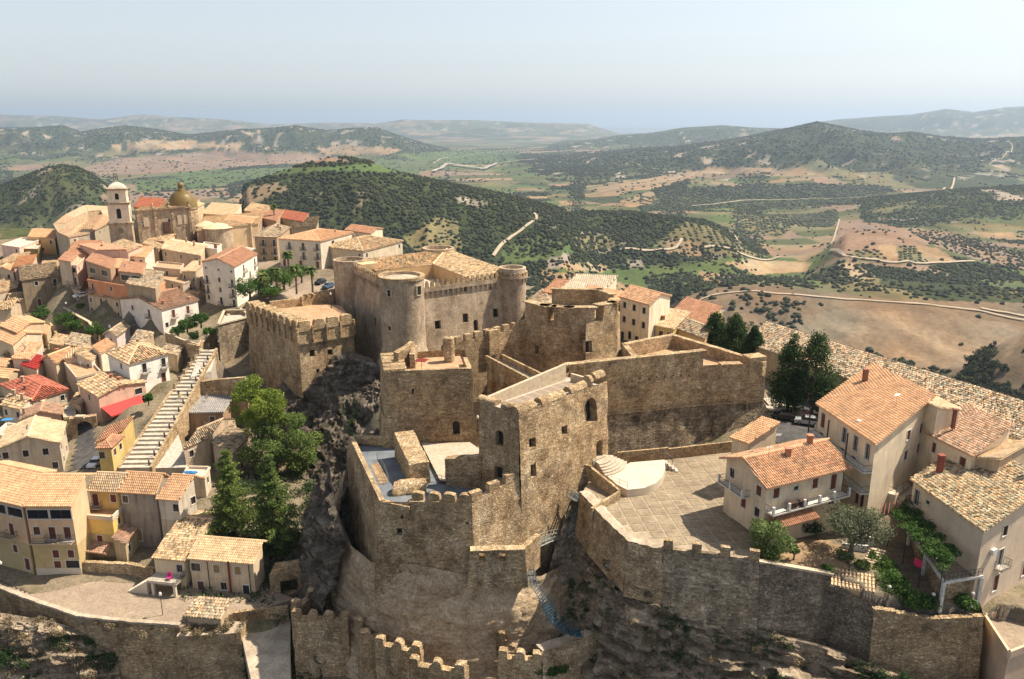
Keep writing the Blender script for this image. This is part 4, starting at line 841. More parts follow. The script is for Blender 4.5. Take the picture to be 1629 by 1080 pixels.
# towers
def tower(c, r, z0, ztop, base_r, zb, ring=1.0, floor=1.1, corb=False, k=40, name='round_tower'):
    dz = lambda v: vdisp(v, 3.5, .08)
    prof = [(base_r * 1.08, z0), (base_r, zb), (r * 1.005, zb + 4), (r, zb + 7)] + [(r, z_) for z_ in np.linspace(zb + 8, ztop - .05, 8)] + [(r - .06, ztop), (r - ring, ztop), (r - ring, ztop - floor)]
    MB().lathe((c[0], c[1], 0), prof, k, disp=dz).build(name, 'castle_render', keep, smooth=False)
    MB().lathe((c[0], c[1], 0), [(r - ring + .02, ztop - floor), (.01, ztop - floor + .5)], k).build('tower_floor', 'rubble_top', keep)
tower(KF, 4.75, -10, 18.2, 6.2, -1.5, .75, .55)
tower(KR, 3.15, -4, 17.0, 3.25, 0, .55, 1.3); tower(KB, 4.3, -4, 17.1, 4.3, 0, .6, 1.6); tower(KL, 4.0, -6, 16.6, 4.2, 0, .5, 2.4)
MB().lathe((KF[0], KF[1], 0), [(4.75, 17.55), (4.98, 17.6), (4.98, 18.25), (4.1, 18.27)], 40).build('parapet_ledge', 'castle_stone_pale', keep)
# corbels and merlons round the right and back towers
for c, r, z_ in ((KR, 3.15, 14.7), (KB, 4.3, 15.2)):
    MB().lathe((c[0], c[1], 0), [(r, z_ - .2), (r + .45, z_), (r + .45, z_ + .55), (r, z_ + .56)], 36).build('parapet_ledge', 'castle_render', keep)
    for i in range(18):
        th = i * 2 * math.pi / 18; p = c + np.array([math.cos(th), math.sin(th)]) * (r + .45)
        inst('merlon', ('tmer',), lambda: merlon_mb(.7, .42, .8, 'round', 1), 'castle_stone', keep, (p[0], p[1], z_ + .5), th + math.pi / 2)
        if c is KR or c is KB:
            def cb2(): return MB().add([(-.16, 0, 0), (.16, 0, 0), (.16, .44, -1.5), (-.16, .44, -1.5), (-.16, .5, 0), (.16, .5, 0)], [(0, 3, 2, 1), (0, 4, 3), (1, 2, 5), (0, 1, 5, 4)])
            inst('corbel', ('tcor',), cb2, 'castle_render', keep, (p[0], p[1], z_ - .1), th + math.pi / 2)
for px_, py_, w_, h_, zc in ((664, 465, 1.2, 1.9, 0), (619, 467, .8, 1.4, 0), (620, 523, .8, 1.0, 0)):
    # windows of the front tower
    d = ray(px_, py_); t_ = (np.array([KF[0], KF[1] - 4.75, 0])[1]) / d[1]; h = CAM + d * t_
    ang = math.asin(max(-1, min(1, (h[0] - KF[0]) / 4.75))); p = np.array([KF[0] + 4.78 * math.sin(ang), KF[1] - 4.78 * math.cos(ang), h[2]])
    w_o = MB().box((0, 0, 0), (w_, .14, h_)).build('window_pane', 'glass', None, loc=(0, 0, 0)); w_o.parent = keep; w_o.location = p - world_loc(keep); w_o.rotation_euler.z = ang
    f = MB()
    for sx_, sz, ox, oz in ((.16, h_ + .3, w_ / 2 + .08, 0), (.16, h_ + .3, -w_ / 2 - .08, 0), (w_, .16, 0, h_ / 2 + .08), (w_, .16, 0, -h_ / 2 - .08)): f.box((ox, -.03, oz), (sx_, .3, sz))
    f_o = f.build('window_frame', 'stone_trim', None, loc=(0, 0, 0)); f_o.parent = keep; f_o.location = p - world_loc(keep); f_o.rotation_euler.z = ang
# ================================================================ TILED ROOFS
def clip_cols(P2, s):
    """range of t inside convex polygon P2 for each column s"""
    lo = np.full(len(s), 1e9); hi = np.full(len(s), -1e9); n = len(P2)
    for i in range(n):
        (s0, t0), (s1, t1) = P2[i], P2[(i + 1) % n]
        if abs(s1 - s0) < 1e-9: continue
        k = (s >= min(s0, s1)) & (s <= max(s0, s1)); tt = t0 + (t1 - t0) * (s - s0) / (s1 - s0)
        lo = np.where(k, np.minimum(lo, tt), lo); hi = np.where(k, np.maximum(hi, tt), hi)
    return lo, hi
def roof_plane(mt, mbase, poly, w, ln, rough=0., th=.12):
    """pantiles on one plane (poly 3D, CCW from above) into mt; deck into mbase"""
    P = np.array(poly, float); n = np.zeros(3)
    for i in range(len(P)): n += np.cross(P[i], P[(i + 1) % len(P)])
    n = unit(n); n = n if n[2] > 0 else -n
    e = np.cross((0, 0, 1.), n); e = unit(e) if np.linalg.norm(e) > 1e-4 else np.array([1., 0, 0]); t_ = np.cross(n, e)
    if t_[2] < 0: t_ = -t_; e = -e
    o = P[0]; P2 = np.stack([(P - o) @ e, (P - o) @ t_], -1)
    k = len(P); v = np.concatenate([P, P - np.array([0, 0, th])]); a = sum(np.cross(P[i] - P[0], P[(i + 1) % k] - P[0])[2] for i in range(k))
    idx = list(range(k)) if a > 0 else list(range(k))[::-1]
    mbase.add(v, [tuple(idx), tuple(q + k for q in idx[::-1])] + [(idx[(i + 1) % k], idx[i], idx[i] + k, idx[(i + 1) % k] + k) for i in range(k)], .35)
    s = np.arange(P2[:, 0].min() + w * .5, P2[:, 0].max() - w * .3, w); lo, hi = clip_cols(P2, s)
    S, T0, T1 = [], [], []
    for si, l, h in zip(s, lo, hi):
        if h - l < ln * .4: continue
        m = int(math.ceil((h - l) / ln)); tt = l + np.arange(m) * ln; S.append(np.full(m, si)); T0.append(tt); T1.append(np.minimum(tt + ln * 1.08, h))
    if not S: return
    S = np.concatenate(S); T0 = np.concatenate(T0); T1 = np.concatenate(T1); q = len(S)
    j = rng.normal(0, rough, (q, 3)); S = S + j[:, 0] * w; tl = rng.normal(0, rough * .6, q) * w
    th_ = np.linspace(0, math.pi, 4); cs, sn = np.cos(th_), np.sin(th_)
    V = np.zeros((q, 2, 4, 3))
    for a_, T, hw, lift in ((0, T0, .40 * w, .085 * w / .3), (1, T1, .36 * w, .02)):
        ss = S[:, None] - cs * hw + (tl[:, None] if a_ else -tl[:, None]); hh = sn * .42 * w + lift + j[:, 1:2] * w * .35
        V[:, a_] = o + ss[..., None] * e + (T + (j[:, 2] * .12))[:, None, None] * t_ + hh[..., None] * n
    b0 = (np.arange(q) * 8)[:, None, None]
    fc = np.array([[0, 1, 5, 4], [1, 2, 6, 5], [2, 3, 7, 6]])
    F_ = (b0 + fc[None]).reshape(-1, 4)
    F2 = (b0[:, :, 0] + np.array([[0, 3, 2, 1]])).reshape(-1, 4)
    tint = rng.random(q); mt.add(V.reshape(-1, 3), np.concatenate([F_, F2]), np.concatenate([np.repeat(tint, 3), tint]))
def ridge_cap(mb, a, b_, r=.16):
    a = np.array(a, float); b_ = np.array(b_, float); l = np.linalg.norm(b_ - a); k = max(1, int(l / .9))
    for i in range(k):
        p, q = a + (b_ - a) * i / k, a + (b_ - a) * ((i + 1) / k + .02); mb.tube([p + (0, 0, .03), q + (0, 0, .07)], [r, r * .86], 6)
PAL = dict(new=(.63,.38,.215,.35), pale=(.64,.45,.27,.4), old=(.55,.39,.235,.95), older=(.42,.325,.22,1.), red=(.42,.15,.09,.3), rust=(.47,.255,.155,.35), orange=(.58,.31,.16,.3), brown=(.40,.25,.17,.5), salmon=(.61,.365,.215,.55), cream=(.66,.49,.31,.4), pink=(.56,.37,.245,.7))
def add_roof(root, planes, col_, w=.32, ln=.45, rough=.04, caps=(), m='roof_tile'):
    base = MB(); til = MB()
    for p in planes: roof_plane(til, base, p, w, ln, rough)
    c = PAL[col_] if isinstance(col_, str) else col_
    r_ = base.build('roof', m, root, color=c); t_ = til.build('roof_tiles', m, r_, kind='stuff', color=c)
    if caps:
        cm = MB()
        for a, b_ in caps: ridge_cap(cm, a, b_, .17 * w / .32)
        cm.build('ridge_tiles', m, r_, color=(min(1, c[0] * 1.15), c[1] * 1.15, c[2] * 1.15, c[3] * .6))
    return r_
# keep roof: two wings against the far walls, fallen towards the court
def K3(a, b_, z): p = K(a, b_); return (p[0], p[1], z)
add_roof(keep, [[K3(19, 24, 14.9), K3(19, 1.6, 14.6), K3(28, 1.6, 16.2), K3(28, 34, 16.6)], [K3(3.5, 25, 14.6), K3(19, 24, 14.9), K3(28, 34, 16.6), K3(3.5, 34, 16.3)]], (.60, .43, .255, .95), .42, .6, .09, caps=[(K3(19, 24, 15.1), K3(28, 34, 16.7))])
add_roof(keep, [[K3(6.4, 3.5, 14.2), K3(6.4, 24, 14.6), K3(1., 24, 13.4), K3(1., 3.5, 13.)]], (.56, .42, .27, .6), .42, .6, .06)
mb = MB(); wall(mb, K(19, 24), K(19, 1.6), 8, 14.75, res=1.2, amp=.04); wall(mb, K(3.5, 25), K(19, 24), 8, 14.7, res=1.2, amp=.04); wall(mb, K(6.4, 3.5), K(6.4, 24), 8, 14.3, res=1.5); mb.build('court_wall', 'plaster', keep, color=(.46, .31, .17, .3))
topface(mb := MB(), [K(.5, .5), K(28.5, .5), K(28.5, 34), K(.5, 34)], 11.5); mb.build('court_floor', 'paving_pale', keep)
MB().box((*K(2.6, 28.5), 15), (4.5, 3.4, 2.6), math.atan2(ke1[1], ke1[0])).build('stair_hut', 'plaster', keep, color=(.50, .36, .21, .3))
def xy(*p): return np.array(Z(*p)[:2])
def block(root, poly, z0, z1, m='castle_stone', res=.9, amp=.14, size=3.2, bottom=None, ops={}, floor=None, fm='cotto_floor', depth=.8, name='wall', th=0):
    """tower or bastion body: poly in survey order, seen from outside left to right (counter-clockwise from above)"""
    mb = MB(); n = len(poly); holes = []
    for i in range(n):
        P, Q = poly[i], poly[(i + 1) % n]; bP, bQ = (bottom[i], bottom[(i + 1) % n]) if bottom else (None, None)
        za = z1[i] if hasattr(z1, '__len__') else z1; zb = z1[(i + 1) % n] if hasattr(z1, '__len__') else z1
        holes += wall(mb, P, Q, z0, za, bP, bQ, res, amp, size, ops.get(i, ()), depth, z1q=zb)
    o = mb.build(name, m, root)
    if floor is not None:
        f = MB(); topface(f, poly, floor); f.build('floor', fm, root)
    return holes
# ---------------------------------------------------------------- north-west bastion with great rounded merlons
bC, bL = xy(473, 512, 8.5), xy(390, 480, 8.5); bR = np.array([-35.5, 172.5]); bK = np.array([-42., 190.]); bM = np.array([-55., 196.])
bas = thing('castle_bastion', 'square castle bastion with a row of great rounded merlons left of the keep', 'bastion', (bC[0], bC[1] + 10, -12))
pl = [bL, bC, bR, bK, bM]; cen = np.mean(pl, 0)
inn = [p + unit(cen - p) * .45 for p in pl]; botm = [p - unit(cen - p) * .8 for p in pl]
hs = block(bas, inn, -14, 3.4, 'castle_stone', bottom=botm, ops={1: [(*onwall(497, 562, inn[1], inn[2]), 1.2, 1.5), (*onwall(525, 560, inn[1], inn[2]), 1.1, 1.3), (*onwall(505, 590, inn[1], inn[2]), .7, 1.2)], 0: [(*onwall(418, 572, inn[0], inn[1]), .5, .8), (*onwall(405, 560, inn[0], inn[1]), .4, .6)]})
panes(bas, hs)
MB().prism([p - unit(cen - p) * .12 for p in pl], 3.3, 3.75).build('string_course', 'castle_stone_pale', bas)
hs = block(bas, pl, 3.75, 6.3, 'castle_stone', floor=6.2, ops={})
for i in (0, 1):
    P, Q = pl[i], pl[i + 1]; e = unit(Q - P); n = np.array([e[1], -e[0]]); l = np.linalg.norm(Q - P); a = math.atan2(e[1], e[0]); k = 9 if i == 0 else 4
    for j in range(k):
        u = (j + .5) * l / k; w_ = l / k * .8; p = P + e * u + n * .16
        inst('merlon', ('bm', i, j % 3), lambda: merlon_mb(w_, 2.9 if i == 0 else 1.2, 2.5 if i == 0 else 2.3, 'worn' if i else 'round', j), 'castle_stone_pale', bas, (p[0], p[1], 6.2), a)
        p = P + e * (u + l / k * .5) + n * .0
        inst('buttress', ('bb', i), lambda: MB().box((0, -.16, -1.25), (.4, .5, 2.55)).box((0, -.05, .45), (.34, .8, .9)), 'castle_stone', bas, (p[0], p[1], 6.25), a)
mb = MB(); thick_wall(mb, xy(430, 480, 8.2), xy(480, 474, 8.2), 4, 8.2, .8, amp=.06); thick_wall(mb, xy(480, 472, 8.6), xy(538, 462, 8.6), 4, 8.6, .8, amp=.06); mb.build('parapet_wall', 'castle_stone_pale', bas)
for i in range(7):
    p = xy(486 + i * 8.2, 471 - i * 1.6, 8.6); inst('coping_stone', ('cs', i % 2), lambda: merlon_mb(1.25, .9, .55, 'round', i), 'castle_stone_pale', bas, (p[0], p[1], 8.5), .1)
# grey rampart left of the bastion
gr = thing('rampart', 'plain grey rampart wall standing left of the great bastion at the top of the stairway', 'rampart', (*xy(365, 540, -2), -12))
gp = [xy(347, 517, 1.6), xy(394, 505, 1.6), np.array([-60., 192.]), np.array([-66., 205.]), np.array([-76., 204.])]
block(gr, gp, -14, 1.6, 'grey_wall', floor=.5, fm='concrete', amp=.08, bottom=[p + unit(p - np.mean(gp, 0)) * .5 for p in gp])
mb = MB(); coping(mb, gp + gp[:1], 1.9, .5, .35); mb.build('coping', 'stone_trim', gr)
mb = MB(); [coping(mb, [xy(362 + 7 * i, 500 - 2 * i, .8), xy(392, 492 + 3 * i, .8)], .9 + .2 * i, .5, .5) for i in range(4)]; mb.build('step', 'stone_trim', gr)
# ---------------------------------------------------------------- crag under the keep
crag = MB()
GC_ = loft(crag, [[(-52, 171, -7), (-46, 168, -8), (-41, 169.5, -1.), (-36, 168, 1.0), (-31, 165.2, .4), (-28.4, 161.5, -.6), (-23, 160.2, -1.2), (-18, 162.5, -1.2), (-12.5, 166, -1.5)],
             [(-55, 163, -13), (-49, 160, -12), (-42, 163, -7), (-36, 161, -5), (-31, 158, -5), (-27, 152, -5), (-23, 146, -4), (-18, 148, -3), (-12, 152, -2)],
             [(-57, 156, -17), (-51, 153, -17), (-44, 152, -14), (-38, 149, -13), (-32, 143, -13), (-28, 134, -11), (-23.5, 128, -6), (-17, 135, -4), (-10, 140, -3)],
             [(-58, 150, -19), (-53, 146, -20), (-46, 141, -20), (-40, 136, -20), (-34, 128, -20), (-30.5, 119, -17), (-26, 118, -8), (-16, 122, -6), (-8, 130, -4)],
             [(-60, 143, -21), (-54, 138, -23), (-47, 131, -24), (-41, 124, -25), (-35, 115, -26), (-33, 107, -26), (-25, 110, -14), (-16, 114, -10), (-6, 122, -6)]], 150, 130, 2.4, 7, 8)
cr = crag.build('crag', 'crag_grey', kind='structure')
# ---------------------------------------------------------------- middle block with terracotta roof terrace
mid = thing('castle_tower', 'square castle block with a terracotta roof terrace and small sunshade below the keep', 'castle tower', (-14, 123, 1))
mp = [np.array([-20.1, 118.6]), np.array([-6.4, 120.2]), np.array([-8.2, 131.5]), np.array([-22.3, 128.6])]; mc = np.mean(mp, 0)
mbot = [p + unit(p - mc) * 1.6 for p in mp]
hs = block(mid, mp, 4.5, 12., 'castle_stone_pale', ops={0: [(*onwall(690, 599, mp[0], mp[1]), .9, .6), (*onwall(657, 622, mp[0], mp[1]), .3, .9), (*onwall(730, 598, mp[0], mp[1]), .4, .5)], 3: [(4, 10, .6, 1.2)]}, bottom=[p + unit(p - mc) * .35 for p in mp], floor=10.9)
panes(mid, hs)
hs = block(mid, [p + unit(p - mc) * .5 for p in mp], -12, 4.6, 'castle_stone', bottom=mbot, ops={0: [(*onwall(729, 679, mp[0], mp[1]), 1.1, 2.3, 1)]}, name='battered_base'); panes(mid, hs, 'painted', 'door', (.03, .02, .015, 1))
mb = MB(); thick_wall(mb, mp[0] + (3.3, .35), mp[1], 10.5, 12.1, .7, amp=.06); thick_wall(mb, mp[1], mp[1] + (-1.0, 6.2), 10.5, 12.1, .7, amp=.06); mb.build('parapet_wall', 'castle_stone_pale', mid)
e = unit(mp[0] - mp[3]); a = math.atan2(e[1], e[0])
for j in range(5):
    p = mp[3] + e * (1.0 + j * 2.05); inst('merlon', ('mm', j % 2), lambda: merlon_mb(1.55, 3.6, 1.35, 'round', j), 'castle_stone_pale', mid, (p[0], p[1], 11.0), a)
mb = MB(); thick_wall(mb, xy(634, 572, 12.5), xy(661, 563, 12.5), 10, 13.6, 1.1, res=.5, amp=.22, size=1.2, z1q=14.6); thick_wall(mb, xy(661, 585, 11), xy(664, 567, 12), 10, 13.4, .9, res=.5, amp=.2, size=1.2, z1q=14.); mb.build('ruined_wall', 'castle_stone_pale', mid)
pz = xy(715, 574, 11); MB().lathe((pz[0], pz[1], 0), [(.95, 6), (.9, 11), (.88, 15.1), (.1, 15.25)], 18, disp=lambda v: vdisp(v, 1.5, .06)).build('round_pillar', 'castle_stone', mid)
um = thing('sunshade', 'small rust red square sunshade standing open on the terracotta terrace', 'sunshade', (*xy(671, 592, 10.9), 10.9))
ul = world_loc(um); MB().tube([ul, ul + (0, 0, 2.3)], .04, 6).build('pole', 'metal_dark', um)
s = 1.35; MB().add([ul + (math.cos(t_) * s, math.sin(t_) * s, 2.0) for t_ in np.arange(4) * math.pi / 2 + .5] + [ul + (0, 0, 2.45)], [(0, 1, 4), (1, 2, 4), (2, 3, 4), (3, 0, 4)]).build('canopy', 'fabric', um, color=(.16, .028, .018))
# ---------------------------------------------------------------- near tower block
N0, N1 = np.array([.9, 99.4]), np.array([14.2, 113.]); nb = unit(np.array([-4.4, 103.6]) - N0); N3 = N0 + nb * 6.8; N2 = N1 + nb * 6.8
tw = thing('castle_tower', 'tall rough stone castle tower with rolled parapet and arched windows nearest the terrace', 'castle tower', (6, 108, -14))
np_ = [N0, N1, N2, N3]; nc = np.mean(np_, 0); e01 = unit(N1 - N0)
nbot = [N0 + (1.0, -1.7), N1 + (1.4, -1.2), N2, N3 + (-1.2, -.6)]
opR = [(*onwall(896, 683, N0, N1), 1.1, 1.3), (*onwall(845, 703, N0, N1), 1.2, 1.4), (*onwall(845, 746, N0, N1), 1.2, 1.9), (*onwall(939, 652, N0, N1), 2.4, 3.9, 1, 1.4), (*onwall(948, 712, N0, N1), 1.5, 2.8, 1, 1.2)]
opL = [(*onwall(795, 696, N3, N0), 1.3, 2.2, 1), (*onwall(795, 752, N3, N0), 1.4, 2.0)]
mb = MB(); hs = wall(mb, N0, N1, -16, 12.4, nbot[0], nbot[1], .42, .24, 2.0, opR, .9); hs += wall(mb, N3, N0, -1, 12.4, N3 + (-.4, -.2), N0 + (.1, -.2), .7, .16, 2.6, opL, .8)
wall(mb, N1, N2, -4, 12.4, res=1, amp=.15); wall(mb, N2, N3, -2, 12.4, res=1, amp=.15); mb.build('wall', 'castle_stone', tw); panes(tw, hs)
topface(mb := MB(), np_, 11.7); mb.build('floor', 'concrete', tw)
a01 = math.atan2(e01[1], e01[0])
def roll(mb, P, Q, z, r=.85):
    P, Q = np.array(P), np.array(Q); e = unit(Q - P); nn = np.array([-e[1], e[0]]); k = max(3, int(np.linalg.norm(Q - P) / .6)); th = np.linspace(0, math.pi, 8); G = []
    for i in range(k + 1):
        c = P + (Q - P) * i / k + nn * r; G.append([(c[0] - nn[0] * math.cos(t_) * r, c[1] - nn[1] * math.cos(t_) * r, z + math.sin(t_) * r * .95) for t_ in th])
    G = np.array(G); G = G + vdisp(G, 1.5, .10); mb.grid(G, flip=True); mb.add(G[0], [tuple(range(8))]); mb.add(G[-1], [tuple(range(8))[::-1]])
for u0, u1 in ((0, 3.6), (4.7, 9.7), (10.9, 14.6), (15.3, 16.0), (16.5, 18.8)):
    mb = MB(); roll(mb, N0 + e01 * u0, N0 + e01 * u1, 12.35 + max(0, u0 - 10) * .14); mb.build('merlon', 'castle_stone_pale', tw)
eL = unit(N0 - N3)
for u0, u1 in ((-.6, 2.5), (3.6, 6.6)):
    mb = MB(); roll(mb, N3 + eL * u0, N3 + eL * u1, 12.35); mb.build('merlon', 'castle_stone_pale', tw)
mb = MB(); thick_wall(mb, N2 - nb * .1 - e01 * 1.5, N3 + e01 * .6 - nb * .1, 11, 14.2, .5, amp=.04, z1q=13.0); mb.build('parapet_wall', 'stone_trim', tw)
for j in range(14):
    p = N0 + e01 * (3 + j * .95) + nb * 3.7; MB().box((p[0], p[1], 11.95), (.91, 2.9, .16), a01).build('deck_board', 'painted', tw, color=(.26, .20, .15) if j % 2 else (.31, .245, .18))
# small arcade wall at the far end of the tower
MB().box((*(N1 + nb * 3 - e01 * 2), 12.3), (.4, 4, 1.4), a01).build('parapet_wall', 'stone_trim', tw)
# ---------------------------------------------------------------- low platform in front with worn crenellation
pf = thing('castle_platform', 'lower castle platform with worn battlements and a bluish deck around broken walls', 'platform', (-14, 106, -12))
A_, B_, C_ = xy(555, 692, 1), xy(603, 797, 1), xy(750, 790, 2.5); D_ = N0 + (.1, -.3); E_ = N3 + (0, .5)
pp_ = [A_, B_, C_, D_, E_, mp[0] + (0, -.2)]
bt = [A_ + (-1.2, -.4), B_ + (-.8, -1.8), C_ + (.5, -2.2), D_ + (1.2, -1.8), E_, pp_[5]]
mb = MB(); hs = wall(mb, A_, B_, -13, 1.0, bt[0], bt[1], .45, .3, 2.2, (), .8); hs += wall(mb, B_, C_, -13, .9, bt[1], bt[2], .45, .22, 2.2, [(*onwall(637, 845, B_, C_), .7, 1.0), (*onwall(640, 823, B_, C_), .4, .5), (*onwall(742, 835, B_, C_), .4, .4)], .8, z1q=1.5)
hs += wall(mb, C_, D_, -13, 1.5, bt[2], bt[3], .7, .2, 3, (), .8, z1q=3.2); wall(mb, pp_[5], A_, -8, .9, res=1, amp=.1)
mb.build('wall', 'castle_stone', pf); panes(pf, hs)
topface(mb := MB(), [A_, B_, C_, D_, E_, pp_[5]], -.55); mb.build('deck', 'blue_deck', pf)
mb = MB(); coping(mb, [pp_[5] + (-.5, .2), A_ + (.35, -.2), B_ + (.3, .35)], [1.1, 1.1, 1.1], .7, 1.3); coping(mb, [B_ + (.3, .35), xy(648, 803, .9) + (0, .3), xy(652, 797, 1.0) + (0, .3)], [1.0, .6, 1.0], .7, 1.2); mb.build('parapet_wall', 'castle_stone_pale', pf)
mb = MB(); thick_wall(mb, xy(650, 800, 1), C_ + (0, 0), -1, 1.2, .75, amp=.12, size=1.5, res=.6, z1q=1.7); thick_wall(mb, C_, D_, -1, 1.6, .75, amp=.12, size=1.5, res=.6, z1q=3.3); mb.build('parapet_wall', 'castle_stone_pale', pf)
P_, Q_ = xy(655, 797, 1), C_; merlon_row(pf, P_, Q_, 1.15, 1.7, .9, .8, 1.15, 'castle_stone_pale', 'worn', zq=1.65, n=4)
merlon_row(pf, C_, C_ + unit(D_ - C_) * 7.2, 1.6, 1.7, .8, .9, 1.2, 'castle_stone_pale', 'flat', zq=3., n=3)
# court floor, broken walls and vault fragment
topface(mb := MB(), [xy(668, 700, .1), xy(700, 765, -.1), xy(716, 768, 0), xy(765, 715, .1), (-6.8, 119), (-13, 118.5)], .02); mb.build('court_floor', 'paving_pale', pf)
mb = MB(); thick_wall(mb, xy(628, 722, 0), xy(652, 768, 0), -1, 3.6, 3.0, amp=.2, size=1.3, res=.45, z1q=2.8); mb.build('ruined_wall', 'castle_stone_pale', pf)
mb = MB(); thick_wall(mb, xy(709, 770, -.3), xy(765, 776, -.3), -1, 3.6, 1.2, amp=.2, size=1.3, res=.5, z1q=4.4); mb.build('ruined_wall', 'castle_stone', pf)
c = xy(653, 779, -.4); G = []
for i in range(18):
    t_ = i / 17; cx_ = c + rot(np.array([(t_ - .5) * 4.6, (t_ - .5) * .7, 0]), .08)[:2]; G.append([(cx_[0], cx_[1] + 1.3 * math.cos(a_), -.5 + (1.75 - 1.1 * (t_ - .5) ** 2) * abs(math.sin(a_))) for a_ in np.linspace(math.pi, 0, 10)])
G = np.array(G); G = G + vdisp(G, .5, .3); MB().grid(G).grid(G * np.array([1, 1, .985]) + (0, .1, -.02), flip=True).build('fallen_vault', 'castle_stone', pf)
MB().prism([xy(590, 740, -.5), xy(604, 770, -.5), xy(618, 766, -.5), xy(603, 735, -.5)], -.9, -.5).build('grass_bed', 'soil', pf)
mb = MB(); rail = [xy(600, 730, -.4), xy(612, 748, -.4), xy(619, 768, -.4), xy(591, 770, -.4)]
for p, q in zip(rail[:-1], rail[1:]):
    for h_ in (.55, 1.05): mb.tube([(*p, h_ - .5), (*q, h_ - .5)], .035, 4)
for p in rail: mb.tube([(*p, -.5), (*p, .6)], .04, 4)
mb.build('railing', 'metal_pale', pf)
mb = MB(); rail = [xy(676, 762, -.4), xy(703, 766, -.4), xy(735, 786, -.4)]
for p, q in zip(rail[:-1], rail[1:]):
    for h_ in (.55, 1.05): mb.tube([(*p, h_ - .5), (*q, h_ - .5)], .035, 4)
for p in rail: mb.tube([(*p, -.5), (*p, .6)], .04, 4)
mb.build('railing', 'metal_pale', pf)
# small outwork with two loopholes
ow = thing('castle_outwork', 'small low outwork wall with two square loopholes at the foot of the near tower', 'outwork', (*xy(790, 890, -6), -12))
oP, oQ = xy(748, 874, -4.2), xy(835, 872, -4.2); mb = MB(); thick_wall(mb, oP, oQ, -9.5, -4.2, .9, res=.6, amp=.12, size=2, openings=[(*onwall(767, 885, oP, oQ), .8, 1.0), (*onwall(800, 885, oP, oQ), .8, 1.0)], bP=oP + (-.4, -.8), bQ=oQ + (.5, -.8))
thick_wall(mb, oQ, oQ + (2.2, 3.4), -9, -4.1, .8, res=.6, amp=.1); mb.build('wall', 'castle_stone', ow)
mb = MB(); coping(mb, [oP, oQ], [-4.1, -4.0], 1.1, .2, jag=.05); mb.build('coping', 'castle_stone_pale', ow)
# rock the platform stands on
rk = MB()
G = loft(rk, [[(-27.5, 120, -6), (-26.5, 110, -8), (-23, 102, -9), (-19.2, 96.2, -8.0), (-13, 94.4, -7.2), (-6.5, 93.2, -8.0), (-1, 94, -9.0), (4, 96, -10.0), (8, 101, -11)],
          [(-30, 121, -12), (-28.5, 110, -13), (-24.5, 101, -13), (-20, 95.4, -12), (-13, 93.0, -12), (-6, 92.2, -12.5), (0, 92.6, -13), (5, 94.8, -14), (9.5, 101, -14)],
          [(-31, 120, -18), (-30, 108, -18), (-25, 99.5, -17), (-19.5, 94.8, -16), (-13, 92.6, -16), (-6, 91.8, -16.5), (.5, 91.9, -17), (6.4, 94, -17.5), (10.5, 101, -17)],
          [(-33, 120, -23), (-31, 107, -23), (-26, 98.5, -21), (-19.5, 93.8, -20), (-13, 91.8, -20), (-6, 91, -20), (1, 91.2, -20), (7.5, 93.5, -20), (12.5, 101, -20)],
          [(-35, 120, -28), (-33, 106, -28), (-27, 97.5, -27), (-19.5, 92.5, -26), (-13, 90.5, -26), (-5, 89.5, -26), (3, 89.5, -26), (9.5, 92, -26), (15, 101, -24)]], 150, 90, 1.2, 7, 6, ledge=.25)
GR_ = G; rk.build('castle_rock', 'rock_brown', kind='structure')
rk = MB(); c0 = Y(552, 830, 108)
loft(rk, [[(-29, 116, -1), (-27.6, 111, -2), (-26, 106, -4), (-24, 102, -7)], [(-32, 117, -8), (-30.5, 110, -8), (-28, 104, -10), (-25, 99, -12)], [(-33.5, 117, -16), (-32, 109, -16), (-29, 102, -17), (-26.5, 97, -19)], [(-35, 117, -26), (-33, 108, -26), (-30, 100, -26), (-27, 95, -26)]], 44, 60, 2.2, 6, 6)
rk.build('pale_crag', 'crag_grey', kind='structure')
# ---------------------------------------------------------------- bastion right of the keep, with four great merlons
ob = thing('castle_bastion', 'many-sided stone castle bastion with four heavy merlons right of the keep', 'bastion', (12, 158, -2))
op = [np.array(p) for p in ((2.6, 155.5), (5.6, 151.8), (10.8, 149.8), (16.4, 150.2), (20.8, 153.4), (22.2, 159.), (19, 166.), (6., 167.))]
oc = np.mean(op, 0)
hs = block(ob, op, -4, 12.2, 'castle_stone', bottom=[p + unit(p - oc) * 1.0 for p in op], floor=12.1, fm='castle_stone_pale', amp=.22, ops={3: [(*onwall(936, 551, op[3], op[4]), 1.6, 2.4)], 0: [(*onwall(857, 556, op[0], op[1]), 1.4, 1.7)]}); panes(ob, hs)
frames_(ob, op[3], op[4], [(*onwall(936, 551, op[3], op[4]), 1.6, 2.4)])
def mer_poly(pts, th, z0, z1, name='merlon'):
    pts = [np.array(p) for p in pts]; inn_ = [p + unit(oc - p) * th for p in pts]; MB_ = MB(); poly = pts + inn_[::-1]
    n = len(poly)
    for i in range(n): wall(MB_, poly[i], poly[(i + 1) % n], z0, z1, res=.7, amp=.13, size=2)
    topface(MB_, poly, z1); MB_.build(name, 'castle_stone', ob); cm = MB(); coping(cm, [(p + q) / 2 for p, q in zip(pts, inn_)], z1 + .16, th * 1.02, .2); cm.build('coping', 'castle_stone_pale', ob)
def bt_(i, u): return op[i] * (1 - u) + op[(i + 1) % 8] * u
mer_poly([op[0] * 1., op[1] * 1., bt_(1, .25)], 2.2, 12.1, 14.9); mer_poly([bt_(1, .5), op[2], bt_(2, .95)], 2.0, 12.1, 14.9); mer_poly([bt_(3, .35), op[4], bt_(4, .55)], 2.0, 12.1, 15.2); mer_poly([bt_(5, .3), op[6], bt_(6, .8)], 1.5, 12.1, 15.4)
